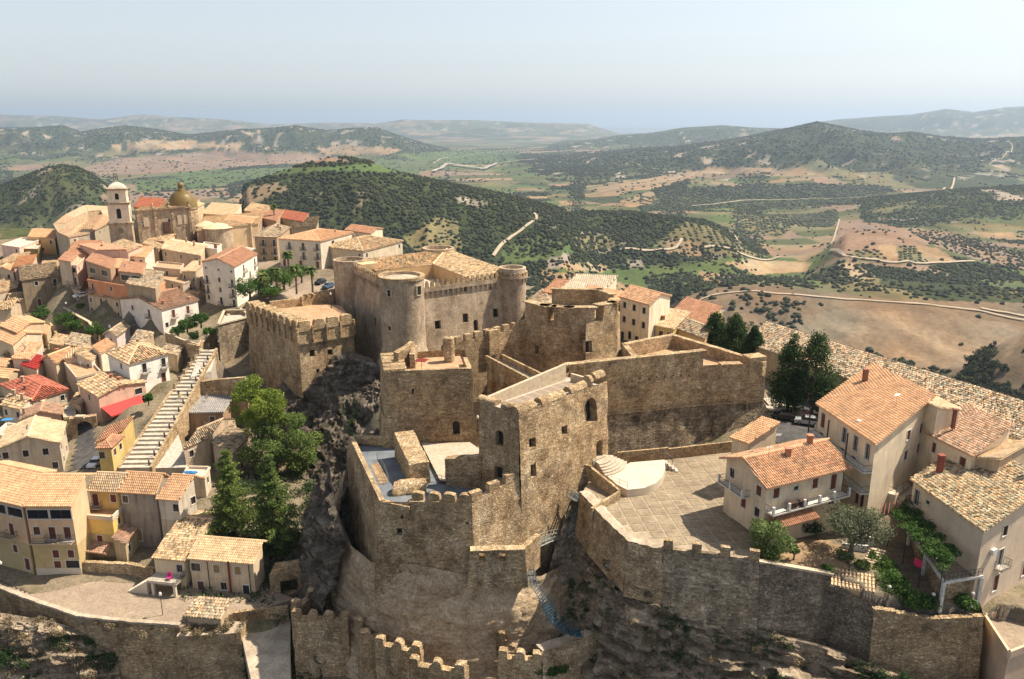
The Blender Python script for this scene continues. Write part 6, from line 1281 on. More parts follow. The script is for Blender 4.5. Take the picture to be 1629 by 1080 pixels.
def house(A, B, C, ze, zg, roof, rise, wallc, roofc, label, wab='', wbc='', ov=.35, sc_='brown', chim=(), near=None, name='house', tw=None, deep=4., bal=1., step=3., top=1.6, flat_h=.5, cat='house', wm='plaster', fc=(.62, .58, .50), rough=None, D=None, wcd='', wda=''):
    A, B, C = [np.array(Z(*p, ze)[:2]) if isinstance(p, tuple) else np.array(p, float) for p in (A, B, C)]
    Dp = A + C - B if D is None else (np.array(Z(*D, ze)[:2])); U, V_ = B - A, C - B; lu, lv = np.linalg.norm(U), np.linalg.norm(V_); eu, ev = U / lu, V_ / lv
    ctr = (A + C) / 2; root = thing(name, label, cat, (ctr[0], ctr[1], zg)); zb = zg - deep
    dist = np.hypot(*ctr); near = dist < 190 if near is None else near
    if tw is None: tw = .34 if dist < 130 else (.42 if dist < 190 else .55)
    def pt(u, v): return A + eu * u + (Dp - A) / np.linalg.norm(Dp - A) * v if D is None else A + U * (u / lu) * (1 - v / lv) + (C - Dp) * (u / lu) * (v / lv) + (Dp - A) * (v / lv)
    flatr = roof == 'f'; ov = 0 if flatr else min(ov, lu * .1, lv * .1)
    def hf(u, v):
        r = rise
        if flatr: return ze
        if roof == 'g0': return ze + r * (1 - abs(2 * v / lv - 1))
        if roof == 'g1': return ze + r * (1 - abs(2 * u / lu - 1))
        if roof == 's0': return ze + r * v / lv
        if roof == 's1': return ze + r * (1 - u / lu)
        if roof == 's2': return ze + r * (1 - v / lv)
        if roof == 's3': return ze + r * u / lu
        m_ = min(lu, lv) / 2; return ze + r * min(1, min(u, lu - u, v, lv - v) / m_)
    cs = [(ov, ov), (lu - ov, ov), (lu - ov, lv - ov), (ov, lv - ov)]; P4 = [pt(*c) for c in cs]; mbw = MB(); eps = .07
    for i, sp in enumerate((wab, wbc, wcd, wda)):
        j = (i + 1) % 4; mid = ((cs[i][0] + cs[j][0]) / 2, (cs[i][1] + cs[j][1]) / 2); hp, hm, hq = hf(*cs[i]) - eps, hf(*mid) - eps, hf(*cs[j]) - eps
        if roof == 'h': hm = min(hp, hq)
        zt = min(hp, hq); facade(root, P4[i], P4[j], zb, zt, zg, sp, mbw, sc_, fc, step, top, near=near, bal=bal)
        if max(hp, hm, hq) > zt + .02:
            M = pt(*mid); poly = [(*P4[i], zt), (*P4[j], zt)]
            if hq > zt + .01: poly.append((*P4[j], hq))
            if abs(hm - (hp + hq) / 2) > .02: poly.append((*M, hm))
            if hp > zt + .01: poly.append((*P4[i], hp))
            if len(poly) > 2: mbw.add(poly, [tuple(range(len(poly)))])
    if flatr:
        mbw2 = MB(); topface(mbw2, P4, ze - flat_h); mbw2.build('roof_deck', 'concrete' if roofc not in MATS else roofc, root)
        cm = MB(); coping(cm, P4 + P4[:1], ze + .02, .3, flat_h + .02); cm.build('parapet', wm, root, color=(*wallc, .2) if len(wallc) == 3 else wallc)
    wo_ = mbw.build('wall', wm, root, color=wallc if len(wallc) > 3 else (*wallc, .35))
    c00, c10, c11, c01 = [(*pt(*c), 0) for c in ((0, 0), (lu, 0), (lu, lv), (0, lv))]
    def q(c, z): return (c[0], c[1], z)
    m0, m1 = (*pt(0, lv / 2), 0), (*pt(lu, lv / 2), 0); n0_, n1_ = (*pt(lu / 2, 0), 0), (*pt(lu / 2, lv), 0); zr = ze + rise; caps = []
    if roof == 'g0': pl = [[q(c00, ze), q(c10, ze), q(m1, zr), q(m0, zr)], [q(c11, ze), q(c01, ze), q(m0, zr), q(m1, zr)]]; caps = [(q(m0, zr), q(m1, zr))]
    elif roof == 'g1': pl = [[q(c01, ze), q(c00, ze), q(n0_, zr), q(n1_, zr)], [q(c10, ze), q(c11, ze), q(n1_, zr), q(n0_, zr)]]; caps = [(q(n0_, zr), q(n1_, zr))]
    elif roof == 's0': pl = [[q(c00, ze), q(c10, ze), q(c11, zr), q(c01, zr)]]
    elif roof == 's2': pl = [[q(c00, zr), q(c10, zr), q(c11, ze), q(c01, ze)]]
    elif roof == 's1': pl = [[q(c00, zr), q(c10, ze), q(c11, ze), q(c01, zr)]]
    elif roof == 's3': pl = [[q(c00, ze), q(c10, zr), q(c11, zr), q(c01, ze)]]
    elif roof == 'h':
        if lu >= lv: r0, r1 = (*pt(lv / 2, lv / 2), zr), (*pt(lu - lv / 2, lv / 2), zr); pl = [[q(c00, ze), q(c10, ze), r1, r0], [q(c10, ze), q(c11, ze), r1], [q(c11, ze), q(c01, ze), r0, r1], [q(c01, ze), q(c00, ze), r0]]
        else: r0, r1 = (*pt(lu / 2, lu / 2), zr), (*pt(lu / 2, lv - lu / 2), zr); pl = [[q(c00, ze), q(c10, ze), r0], [q(c10, ze), q(c11, ze), r1, r0], [q(c11, ze), q(c01, ze), r1], [q(c01, ze), q(c00, ze), r0, r1]]
        caps = [(r0, r1), (q(c00, ze), r0), (q(c10, ze), r0 if lu < lv else r1), (q(c11, ze), r1)]
    if not flatr:
        cc = PAL[roofc] if isinstance(roofc, str) else roofc; rg = (.09 if cc[3] > .8 else .02) if rough is None else rough
        add_roof(root, pl, roofc, tw, tw * 1.35, rg, caps)
    for c in chim:
        fu, fv, h_ = c[:3]; u, v = fu * lu, fv * lv; p = pt(u, v); chimney(root, p, hf(u, v) - .3, hf(u, v) + h_, *(c[3:4]))
    h = House(); h.root, h.P, h.pt, h.lu, h.lv, h.hf, h.eu, h.ev = root, P4, pt, lu, lv, hf, eu, ev; return h
def antenna(h, fu, fv, hgt=2.2):
    u, v = fu * h.lu, fv * h.lv; p = h.pt(u, v); z = h.hf(u, v); mb = MB(); mb.tube([(*p, z - .1), (*p, z + hgt)], .03, 4)
    for k in range(4): mb.tube([(p[0] - .4 + k * .02, p[1] - .15 + k * .1, z + hgt - .1 - k * .12), (p[0] + .4 - k * .02, p[1] - .15 + k * .1, z + hgt - .1 - k * .12)], .02, 3)
    mb.build('antenna', 'metal_pale', h.root)
def dish(h, fu, fv, up=.9):
    u, v = fu * h.lu, fv * h.lv; p = h.pt(u, v); z = h.hf(u, v); mb = MB(); mb.tube([(*p, z - .1), (*p, z + up)], .03, 4); c = np.array([*p, z + up + .2]); r0 = .5
    ring = lambda r_, d: [c + np.array([-.6, -.7, .35]) * d + r_ * (math.cos(t_) * np.array([.75, -.65, 0]) + math.sin(t_) * np.array([.25, .28, .93])) for t_ in np.arange(12) * math.pi / 6]
    v_ = ring(r0, .22) + ring(r0 * .5, .05) + [c]; mb.add(v_, [(i, (i + 1) % 12, 12 + (i + 1) % 12, 12 + i) for i in range(12)] + [(12 + i, 12 + (i + 1) % 12, 24) for i in range(12)]); mb.build('satellite_dish', 'white_paint', h.root)
# ================================================================ RIGHT SIDE HOUSES

h = house((1143, 729), (1219, 779), (1357, 745), 6.2, -1.2, 'g1', 2.1, TANW, 'salmon', 'house with salmon tiled gable roof and long white balcony beside the piazza', 'p.s/.sp', 'sosB/.s.p', ov=.8, chim=[(.62, .45, 1.1), (.50, .78, 1.1)], bal=0)
H1_ = h; P4 = h.P
def balcony_run(h, P, Q, z, d=1.3, m='white_paint', posts=True, bars=True, u0=0., u1=1., col_=(.62, .58, .50)):
    e = unit(Q - P); n = np.array([e[1], -e[0]]); a_, b_ = P + (Q - P) * u0, P + (Q - P) * u1; o = MB().prism([a_ + n * d, b_ + n * d, b_ - n * .02, a_ - n * .02], z - .18, z).build('balcony', 'painted', h.root, color=col_)
    mb = MB(); k = max(2, int(np.linalg.norm(b_ - a_) / 2.6) + 1)
    if posts: [mb.box((*(a_ + (b_ - a_) * t_ + n * (d - .15)), z + .5), (.3, .3, 1.05), math.atan2(e[1], e[0])) for t_ in np.linspace(.01, .99, k)]
    if mb.n: mb.build('post', m, o)
    mb = MB()
    for q0_, q1_ in ((a_ + n * (d - .1), b_ + n * (d - .1)), (a_, a_ + n * (d - .1)), (b_, b_ + n * (d - .1))):
        for z_ in (.1, .95): mb.tube([(*q0_, z + z_), (*q1_, z + z_)], .035, 4)
        for t_ in np.linspace(0, 1, max(2, int(np.linalg.norm(q1_ - q0_) / .3))): mb.tube([(*(q0_ + (q1_ - q0_) * t_), z), (*(q0_ + (q1_ - q0_) * t_), z + .95)], .015, 3, False)
    mb.build('railing', 'metal_dark', o)
balcony_run(h, P4[1], P4[2], 2.8, 1.5); balcony_run(h, P4[0], P4[1], 3.2, 1.2, u0=.0, u1=.62)
e = unit(P4[2] - P4[1]); n = np.array([e[1], -e[0]]); a_ = P4[1] + e * .6; b_ = P4[1] + e * 7.2
add_roof(h.root, [[(*(a_ + n * 2.2), 1.2), (*(b_ + n * 2.2), 1.2), (*b_, 2.3), (*a_, 2.3)]], 'rust', .3, .5, .02)
for k, u in enumerate((3.6, 5.4)): p = P4[1] + e * u + n * .9; MB().box((*p, 3.2), (1.1, .6, .8), math.atan2(e[1], e[0])).build('flower_box', 'painted', h.root, color=(.07, .025, .02))
antenna(h, .66, .2, 2.6); antenna(h, .25, .55, 2.2); MB().box((*h.pt(h.lu * .25, h.lv * .25), h.hf(h.lu * .25, h.lv * .25) + .14), (.9, .6, .08), .5).build('skylight', 'glass', h.root)
h2 = house((1160, 696), (1190, 706), (1240, 688), 6.4, -1, 's0', 1.6, TANW, 'new', 'low rear wing with terracotta roof tucked behind the house beside the piazza', '', '', ov=.5)
# three storey house
h = house((1297, 642), (1394, 708), (1485, 660), 10.2, .2, 's0', 2.9, BEI, 'new', 'three storey beige house with broad terracotta roof and corner balconies behind the olive tree', 'B.bbb/s.ssd/ddd', '..ss/..ss', ov=.6, chim=[(.18, .66, 1.9, (.22, .10, .06))], bal=0, deep=5)
for z_ in (7.0, 4.0): balcony_run(h, h.P[0], h.P[1], z_ - 1.0, 1.3, posts=False, u0=.0, u1=1.)
e = unit(h.P[1] - h.P[0]); n = np.array([e[1], -e[0]])
for t_ in (0., .36, .7): p = h.P[0] + (h.P[1] - h.P[0]) * t_ + n * 1.3; MB().box((*p, 4.8), (.16, .16, 10.)).build('downpipe', 'metal_dark', h.root)
antenna(h, .78, .55, 2.2); MB().box((*h.pt(h.lu * .62, h.lv * .13), h.hf(h.lu * .6, h.lv * .13) + .16), (.8, .6, .08), .6).build('skylight', 'white_paint', h.root)
# pale slope behind the ridge
house((1400, 612), (1490, 660), (1530, 652), 11.6, .5, 's2', 1.0, BEI, 'cream', 'pale rear slope of the big terracotta roof near the long tiled roof', '', '', ov=.2)
h = house((1470, 688), (1548, 727), (1610, 702), 8.4, .5, 's0', 2.4, CRM, 'pink', 'cream house with a faded pinkish tiled roof and red shutters at the right', 's.s/p.s', '', ov=.4)
house((1540, 727), (1590, 745), (1640, 716), 7.6, 0, 's3', 1.2, (.40,.31,.22,.6), 'cream', 'tall bare plaster wall house with cream roof at the right edge', '', '', ov=.3)
chimney(h.root, xy(1518, 665, 11), 9.5, 12.2, (.20, .07, .05), .4)
# right edge house with checkered roof
h = house((1447, 762), (1566, 847), (1668, 800), 4.7, -5., 's0', 2.7, (.56,.45,.34,.15), (.52, .40, .25, 1.), 'house with mottled old tile roof above the vine pergola at the right edge', 'bo..../.p..../', '.p.p/.b.p/.d.d/', ov=.45, bal=1, step=3.1, deep=5, chim=[(.14, .3, 2.4, (.20, .05, .035)), (.80, .98, 3.2, (.20, .05, .035))])
RH = h; balcony_run(h, h.P[0], h.P[1], .5, 1.1, posts=False, u0=.0, u1=.36, col_=(.66, .62, .55))
ac = h.P[1] + unit(h.P[2] - h.P[1]) * 2.6; ea = unit(h.P[2] - h.P[1]); na_ = np.array([ea[1], -ea[0]]); MB().box((*(ac + na_ * .25), 1.2), (.9, .4, .65), math.atan2(ea[1], ea[0])).build('air_conditioner', 'white_paint', h.root)
# lower stone storey and terrace of the right house
tr = thing('garden_terrace', 'paved terrace with dark railing under the vine pergola at the right', 'terrace', (*xy(1500, 900, -1.5), -5))
t0, t1, t2_, t3_ = xy(1424, 812, -1.5), xy(1502, 926, -1.5), xy(1562, 916, -1.5), xy(1470, 800, -1.5)
MB().prism([t0, t1, t2_, t3_], -1.75, -1.5).build('floor', 'paving_brick', tr); mb = MB(); coping(mb, [t0, t1, t2_], -1.42, .25, .3); mb.build('kerb', 'white_paint', tr)
mb = MB()
for p, q in ((t0, t1), (t1, t2_)):
    for z_ in (.55, 1.05): mb.tube([(*p, -1.5 + z_), (*q, -1.5 + z_)], .035, 4)
    for t_ in np.linspace(0, 1, 10): mb.tube([(*(p + (q - p) * t_), -1.5), (*(p + (q - p) * t_), -.45)], .03, 4)
mb.build('railing', 'metal_dark', tr); mb = MB()
for t_ in (0, .33, .66, 1.): mb.box((*(t0 + (t1 - t0) * t_), -3.6), (.35, .35, 3.8))
mb.box((*t2_, -3.6), (.35, .35, 3.8)); mb.build('pillar', 'white_paint', tr); MB().prism([t0 + (.9, 1.2), t1 + (.3, 1.0), t2_ + (0, .6), t3_ + (0, .5)], -6.5, -1.76).build('wall', 'castle_stone_pale', tr)
for i in range(5): p = t0 + (t3_ - t0) * .9 + (t1 - t0) * (.08 + i * .2); 
# steps and annexe between the two houses
an = thing('outside_stair', 'plastered outside stair landing with metal railing between the two right houses', 'stair', (*xy(1430, 760, 1), -2))
MB().prism([xy(1392, 778, 1.2), xy(1425, 788, 1.2), xy(1448, 770, 1.2), xy(1415, 758, 1.2)], -4, 1.2).prism([xy(1425, 792, .4), xy(1437, 796, .4), xy(1456, 782, .4), xy(1448, 772, .4)], -4, .5).build('landing', 'stage_paint', an); mb = MB(); rr = [xy(1392, 778, 1.2), xy(1425, 788, 1.2), xy(1448, 770, 1.2)]
for p, q in zip(rr[:-1], rr[1:]):
    for z_ in (.5, 1.): mb.tube([(*p, 1.2 + z_), (*q, 1.2 + z_)], .03, 4)
    for t_ in (0, .5, 1): mb.tube([(*(p + (q - p) * t_), 1.2), (*(p + (q - p) * t_), 2.2)], .03, 4)
mb.build('railing', 'metal_dark', an)
# bottom right corner house
house((1567, 977), (1606, 1034), (1680, 1000), -7.2, -14, 's1', .6, (.52, .38, .27, .3), 'concrete', 'salmon plastered house corner with roof terrace at the bottom right', '', '.pp/.p.', ov=0) if 0 else None
h = house((1567, 977), (1606, 1036), (1690, 1004), -6.8, -14, 'f', 0, (.52, .385, .275, .3), 'paving_brick', 'salmon plastered house with a paved roof terrace at the bottom right corner', '', '.pp/.p.', flat_h=.9)
mb = MB(); add_roof(h.root, [[(*(xy(1597, 1056, -9.5)), -10.6), (*xy(1650, 1050, -9.5), -10.6), (*xy(1650, 1030, -9.5), -9.8), (*xy(1600, 1040, -9.5), -9.8)]], 'rust', .3, .45)
sh = house((1320, 931), (1392, 944), (1390, 926), -3.9, -5.5, 's0', .9, (.50,.40,.28,.4), 'cream', 'small shed with cream pantile roof standing on the garden retaining wall', '', '', ov=.2, deep=2, name='shed', cat='shed', tw=.42)
# long tiled building
h = house((1185, 545), (1640, 706), (1660, 676), 7.0, 1, 's0', 2.6, (.42,.33,.22,.5), (.50, .385, .26, 1.), 'very long building with mottled pantile roof running behind the cypresses', '.'*40 + '', '', ov=.4, tw=.42, rough=.13)
house((1395, 595), (1470, 622), (1500, 618), 4.2, 0, 's2', 1.2, TANW, 'new', 'terracotta roof just behind the long tiled building', '', '', ov=.2)
# houses right of the keep
house((835, 482), (846, 500), (900, 470), 7.5, 2, 'g0', 1.2, STN, 'older', 'small old house beside the right tower of the keep', '', '.p.', ov=.3)
house((862, 465), (893, 470), (915, 455), 9, 2, 's0', 1.2, STN, 'rust', 'house with brownish roof behind the many-sided bastion', '', '', ov=.3)
house((881, 469), (951, 472), (983, 452), 9.2, 2, 's0', 2.2, BEI, (.66,.56,.42,.3), 'house with very pale roof behind the many-sided bastion', '', '', ov=.3)
house((860, 486), (905, 492), (935, 478), 8.4, 2, 's0', 1.0, BEI, 'cream', 'low house with cream roof just behind the bastion merlons', '', '', ov=.3)
house((912, 478), (982, 491), (1003, 474), 10., 2, 's0', 1.3, BEI, 'new', 'house with striped terracotta roof next to the white three storey house', '', '', ov=.3)
h = house((984, 472), (1034, 486), (1069, 471), 12.5, 2.6, 'g0', 1.6, CRM, 'salmon', 'three storey white and cream house facing the street right of the bastion', 'psp/sss/dadd', '', ov=.35, step=3.2, sc_='dark'); antenna(h, .6, .5, 1.5)
h = house((1031, 516), (1072, 524), (1098, 507), 7.4, 2.4, 's0', 1.5, YEL, 'cream', 'low ochre house with cream tiled roof and chimney beside the white house', 'sss', '', ov=.3, chim=[(.35, .35, .9)])
house((1069, 520), (1122, 540), (1140, 522), 6.8, 2.2, 'g0', 1.2, OCH, 'older', 'low ochre house with grey brown old tiles near the cypresses', 'p.p.', '', ov=.3)
house((1064, 500), (1122, 518), (1148, 500), 7.2, 2.2, 's0', 1.8, YEL, 'rust', 'long house with rust red roof ending in a yellow gable', '', 'p', ov=.3)
house((1110, 500), (1138, 506), (1152, 498), 7.0, 2, 's0', .5, YEL, (.45, .40, .33, .3), 'yellow house end with small grey roof above the valley', '', '', ov=.2)
# ================================================================ CHURCH QUARTER
bt0 = thing('bell_tower', 'tall cathedral bell tower with clock, two arched belfry storeys and low domed roof', 'bell tower', (*Y(205, 400, 287)[:2], 3))
def sq(c, w, a_, d=None): d = w if d is None else d; return [np.array(c) + rot(np.array([x * w / 2, y * d / 2, 0]), a_)[:2] for x, y in ((-1, -1), (1, -1), (1, 1), (-1, 1))]
TA = .33; tc = Y(199, 400, 292)[:2]
def storey(w, z0, z1, m, col_=None, ar=(1.4, 3.2), zc=None, name='wall'):
    P = sq(tc, w, TA); mb = MB(); hs = []
    for i in range(4): l = w; hs += wall(mb, P[i], P[(i + 1) % 4], z0, z1, res=4, openings=[(l / 2, zc, ar[0], ar[1], 1)] if ar else [], depth=.8)
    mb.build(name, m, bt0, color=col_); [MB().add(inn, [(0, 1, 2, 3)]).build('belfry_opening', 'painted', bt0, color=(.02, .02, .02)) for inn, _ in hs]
    MB().prism(sq(tc, w + .9, TA), z1 - .05, z1 + .45).build('cornice', 'church_stone', bt0)
storey(7.6, -2, 13.9, 'castle_render', ar=None); storey(6.9, 14.3, 21.0, 'plaster', (.60, .50, .38, .25), (1.5, 3.6), 17.6); storey(6.1, 21.4, 26., 'plaster', (.62, .53, .41, .25), (1.3, 2.3), 23.7)
MB().lathe((tc[0], tc[1], 26.2), [(4.2, 0), (4.0, .4), (3., 1.4), (1.5, 2.1), (.5, 2.4), (.5, 3.2), (.05, 3.3)], 4, TA + math.pi / 4, TA + math.pi / 4 + 2 * math.pi).build('roof', 'stage_paint', bt0)
mb = MB(); [mb.tube([(tc[0] + x, tc[1], 29), (tc[0] + x * .9, tc[1], 31.8)], .12, 4) for x in (-.7, 0, .7)]; mb.tube([(tc[0] - 1, tc[1], 30.4), (tc[0] + 1, tc[1], 30.4)], .1, 4); mb.build('bell_frame', 'metal_dark', bt0)
P = sq(tc, 7.6, TA); e = unit(P[1] - P[0]); n = np.array([e[1], -e[0]]); c = (P[0] + P[1]) / 2 + n * .08; ck = MB(); th = np.arange(20) * math.pi / 10
ck.add([(*(c + e * math.cos(t_) * 1.0), 11.6 + math.sin(t_) * 1.0) for t_ in th] + [(*(c + n * .12 + e * math.cos(t_) * .8), 11.6 + math.sin(t_) * .8) for t_ in th], [tuple(range(20, 40))] + [(i, (i + 1) % 20, 20 + (i + 1) % 20, 20 + i) for i in range(20)]); cf = ck.build('clock_face', 'painted', bt0, color=(.25, .20, .14))
mb = MB(); c2 = c + n * .2; mb.tube([(*c2, 11.6), (*(c2 + e * .1), 12.3)], .05, 4); mb.tube([(*c2, 11.6), (*(c2 + e * .45), 11.4)], .05, 4); mb.build('clock_hand', 'metal_dark', cf)
ch = house((216, 334), (302, 329), (318, 316), 18.2, 3, 's0', .1, (.40, .30, .19, .5), 'old', 'tall ochre cathedral facade wall between bell tower and small bell turret', '....../o..s../......', '', ov=.05, wm='castle_render', cat='church', name='cathedral', near=False)
e = ch.eu; n = np.array([e[1], -e[0]]); 
for t_ in (0.02, .33, .66, .98): p = ch.P[0] + (ch.P[1] - ch.P[0]) * t_ + n * .25; MB().box((*p, 10.4), (1.0, .5, 15.4), math.atan2(e[1], e[0])).build('pilaster', 'church_stone', ch.root)
mb = MB(); coping(mb, [ch.P[0] + n * .3, ch.P[1] + n * .3], 18.5, .9, .6); mb.build('cornice', 'church_stone', ch.root)
for t_ in (.30, .60, .97): p = ch.P[0] + (ch.P[1] - ch.P[0]) * t_; MB().lathe((p[0], p[1], 18.4), [(.8, 0), (.7, .5), (.25, .9), (.45, 1.5), (.1, 2.2), (.02, 2.6)], 8).build('finial', 'church_stone', ch.root)
for t_, s_ in ((.16, 1), (.78, .8), (.90, .8)): p = ch.P[0] + (ch.P[1] - ch.P[0]) * t_ + n * .06; MB().box((*p, 13.6), (1.9 * s_, .3, 3.6), math.atan2(e[1], e[0])).build('blind_niche', 'stone_trim', ch.root)
p = ch.P[0] + (ch.P[1] - ch.P[0]) * .52 + n * .1; MB().box((*p, 11.), (2.6, .3, 4.2), math.atan2(e[1], e[0])).box((*(p + n * .1), 11.), (1.8, .3, 3.4), math.atan2(e[1], e[0])).build('great_window', 'painted', ch.root, color=(.10, .05, .03))
house(Y(252, 334, 322)[:2], Y(310, 331, 318)[:2], Y(325, 318, 336)[:2], 16.4, 4, 'h', 3., (.45,.34,.22,.4), 'cream', 'hipped cream roof rising behind the ochre cathedral facade', '', '.o', ov=.3, near=False)
dm = thing('church_dome', 'olive brown ribbed cathedral dome topped by a small lantern', 'dome', (*Y(291, 330, 312)[:2], 8)); dc = Y(291, 330, 312)[:2]
MB().lathe((dc[0], dc[1], 0), [(5.3, 6), (5.3, 16.8), (5.6, 17), (5.6, 17.6)], 24).build('drum', 'church_stone', dm)
dp = [(5.4 * math.cos(t_), 17.5 + 6.6 * math.sin(t_)) for t_ in np.linspace(0, 1.35, 12)]; dp2 = []
for i, (r_, z_) in enumerate(dp): dp2 += [(r_ + .10, z_), (r_ + .02, z_ + .25)]
MB().lathe((dc[0], dc[1], 0), dp2, 32).build('dome_shell', 'bronze', dm); MB().lathe((dc[0], dc[1], 23.8), [(1.5, 0), (1.4, .5), (1., .7), (1., 2.), (1.25, 2.1), (1.15, 2.6), (.6, 3.2), (.1, 3.5)], 12).build('lantern', 'bronze', dm)
tt = house((277, 357), (293, 360), (310, 355), 11., 3, 'h', 1.2, (.42,.31,.19,.4), 'old', 'small square bell turret standing in front of the cathedral facade', 'a', 'a', ov=.3, near=False, cat='bell turret', name='bell_turret', top=2.2)
for i, (a_, b_, lab, r_) in enumerate((((346, 352), 300, 'low round apse with cream conical roof behind the pink convent wall', 5.2), ((326, 343), 306, 'smaller round chapel with cream roof next to the cathedral dome', 3.6))):
    c = Y(*a_, b_); ap = thing('apse', lab, 'apse', (c[0], c[1], 4)); MB().lathe((c[0], c[1], 0), [(r_, 3), (r_, 11.2)], 20).build('wall', 'castle_render', ap); MB().lathe((c[0], c[1], 0), [(r_ + .5, 11.2), (r_ * .5, 12.4), (.05, 13)], 20).build('roof', 'roof_tile', ap, color=PAL['cream'])
house((312, 367), (414, 358), (420, 346), 10.5, 3.4, 's0', 2.2, (.36,.24,.175,.5), 'cream', 'long brownish convent wall with an arched doorway and cream roof on the square', '.p....p./...A....', '', ov=.3, near=False, cat='convent', name='convent')
house((345, 362), (412, 356), (414, 350), 11.6, 4, 's0', .8, (.50,.36,.22,.3), 'cream', 'raised rear roof of the convent with a sunken terracotta terrace', '', '', near=False)
house((320, 340), (372, 344), (385, 330), 12.5, 4, 's0', 1.2, TANW, 'cream', 'wide cream roof behind the round apses', '', '', near=False)
house((355, 352), (400, 356), (412, 346), 12, 4, 'g0', 1., TANW, 'new', 'orange roof between convent and red roofs', '', '', near=False)
for a_, b_, c_, z_, rf, lab in (((212,330),(252,333),(262,322),18,'red','bright red roof strip between the bell tower and the cathedral hip roof'), ((395,343),(440,352),(452,340),11,'rust','red tiled roof left of the lone palm behind the convent'), ((440,346),(482,353),(492,345),10.5,'red','long dark red roof right of the lone palm'), ((388,335),(425,341),(436,333),11.5,'old','small mottled roof at the far edge of town'), ((462,362),(504,360),(508,350),9.4,'older','small old tiled roof behind the balcony house')):
    house(a_, b_, c_, z_, 3, 's0', 1.4, STN, rf, lab, '', '', near=False)
# seminary block with its polygonal roof
sm_ = thing('seminary', 'large polygonal building with pinkish cream roof around a small court left of the bell tower', 'building', (*xy(130, 370, 9), -1))
sp = [xy(*p, 11.) for p in ((87, 357), (94, 370), (110, 377), (142, 371), (181, 350), (184, 330), (135, 327), (105, 342))]; sc0 = [xy(*p, 12.6) for p in ((105, 356), (112, 360), (122, 361), (146, 346), (164, 342), (160, 336), (140, 338), (118, 348))]
mbw = MB(); fr = ['', '', 'p.', '.p.p', '.p.p.p.p.', '', '', '']
for i in range(8): facade(sm_, sp[i], sp[(i + 1) % 8], -6, 10.9, 0, fr[i], mbw, near=False)
mbw.build('wall', 'plaster', sm_, color=(.36, .31, .235, .9)); pls = []
for i in range(8):
    j = (i + 1) % 8; o_ = lambda p: p - unit(np.mean(sp, 0) - p) * .5; a_, b_ = o_(sp[i]), o_(sp[j]); pls.append([(*a_, 10.95), (*b_, 10.95), (*sc0[j], 12.8), (*sc0[i], 12.8)])
for i, p in enumerate(pls):
    pp1, pp2 = [p[0], p[1], p[2]], [p[0], p[2], p[3]]; add_roof(sm_, [pp1, pp2], (.56, .375, .235, .3) if i % 2 else (.62, .45, .29, .3), .6, .8)
mb = MB(); [wall(mb, sc0[(i + 1) % 8], sc0[i], 5, 12.7, res=9) for i in range(8)]; mb.build('court_wall', 'plaster', sm_, color=(.45, .34, .22, .5))
# ================================================================ LEFT TOWN
HOUSES = {}
for it in HS:
    if it[5] == 'skip': continue
    A, B, C, ze, zg, rf, rise, wc, rc, lab, w1, w2, ex = it
    HOUSES[lab] = house(A, B, C, ze, zg, rf, rise, wc, rc, lab, w1, w2)
def hs_(s): return [v for k, v in HOUSES.items() if s in k][0]
for k, fu, fv, hh in (('white four storey', .9, .25, 1.2), ('white four storey', .82, .28, 1.2), ('long white house', .88, .2, 1.1), ('long white house', .95, .8, 1.0), ('pairs of arched', .55, .35, 1.2), ('two slim chimneys', .3, .5, 1.4), ('two slim chimneys', .8, .4, 1.5), ('faded red hip', .35, .35, 1.4), ('faded red hip', .6, .2, 1.), ('wide cream roofed', .5, .6, 1.8), ('wide cream roofed', .75, .4, 1.8), ('brown patched', .1, .4, 1.5), ('brown door', .4, .4, .8), ('above the red awning', .5, .5, .9), ('above the red awning', .75, .55, .9), ('stone palace', .7, .6, 1.4), ('stone palace', .85, .5, 1.4), ('broad house with old', .4, .4, 1.4), ('squeezed left', .9, .5, 1.8), ('old tan tiled roof right', .4, .5, .8), ('balconies and orange', .8, .7, 1.), ('old tiled hip roof beside', .4, .6, 1.0), ('upper red roof', .5, .5, .7)):
    h = hs_(k); p = h.pt(fu * h.lu, fv * h.lv); chimney(h.root, p, h.hf(fu * h.lu, fv * h.lv) - .4, h.hf(fu * h.lu, fv * h.lv) + hh, (.40, .27, .18) if random.random() < .6 else (.33, .13, .08), .55)
for i, (k, h) in enumerate(HOUSES.items()):
    if i % 3 == 0: antenna(h, random.uniform(.3, .7), random.uniform(.3, .7), 1.8)
    if i % 4 == 1: dish(h, random.uniform(.25, .75), random.uniform(.2, .5))
# red awning, tarpaulin, laundry
h = hs_('above the red awning'); P, Q = h.P[1], h.P[2]; e = unit(Q - P); n = np.array([e[1], -e[0]]); aw_ = thing('awning', 'large bright red awning stretched over a cafe terrace by the stairway', 'awning', (*P, -13)); a_, b_ = P + e * .2, P + e * (np.linalg.norm(Q - P) * .86)
zt = -10.2; MB().add([(*(a_ + n * 3.4), zt - 1.3), (*(b_ + n * 3.4), zt - 1.3), (*(b_ + n * .05), zt), (*(a_ + n * .05), zt), (*(a_ + n * 3.4), zt - 1.6), (*(b_ + n * 3.4), zt - 1.6)], [(0, 1, 2, 3), (4, 5, 1, 0)]).build('canopy', 'cloth_red', aw_); mb = MB(); [mb.tube([(*(p + n * 3.3), -14), (*(p + n * 3.3), zt - 1.35)], .05, 4) for p in (a_, (a_ + b_) / 2, b_)]; mb.build('post', 'metal_dark', aw_)
p = xy(302, 745, -10.6); tb = thing('tarpaulin_roll', 'bundle of blue tarpaulin lying on the small roof terrace', 'tarpaulin', (*p, -11.6)); G = []
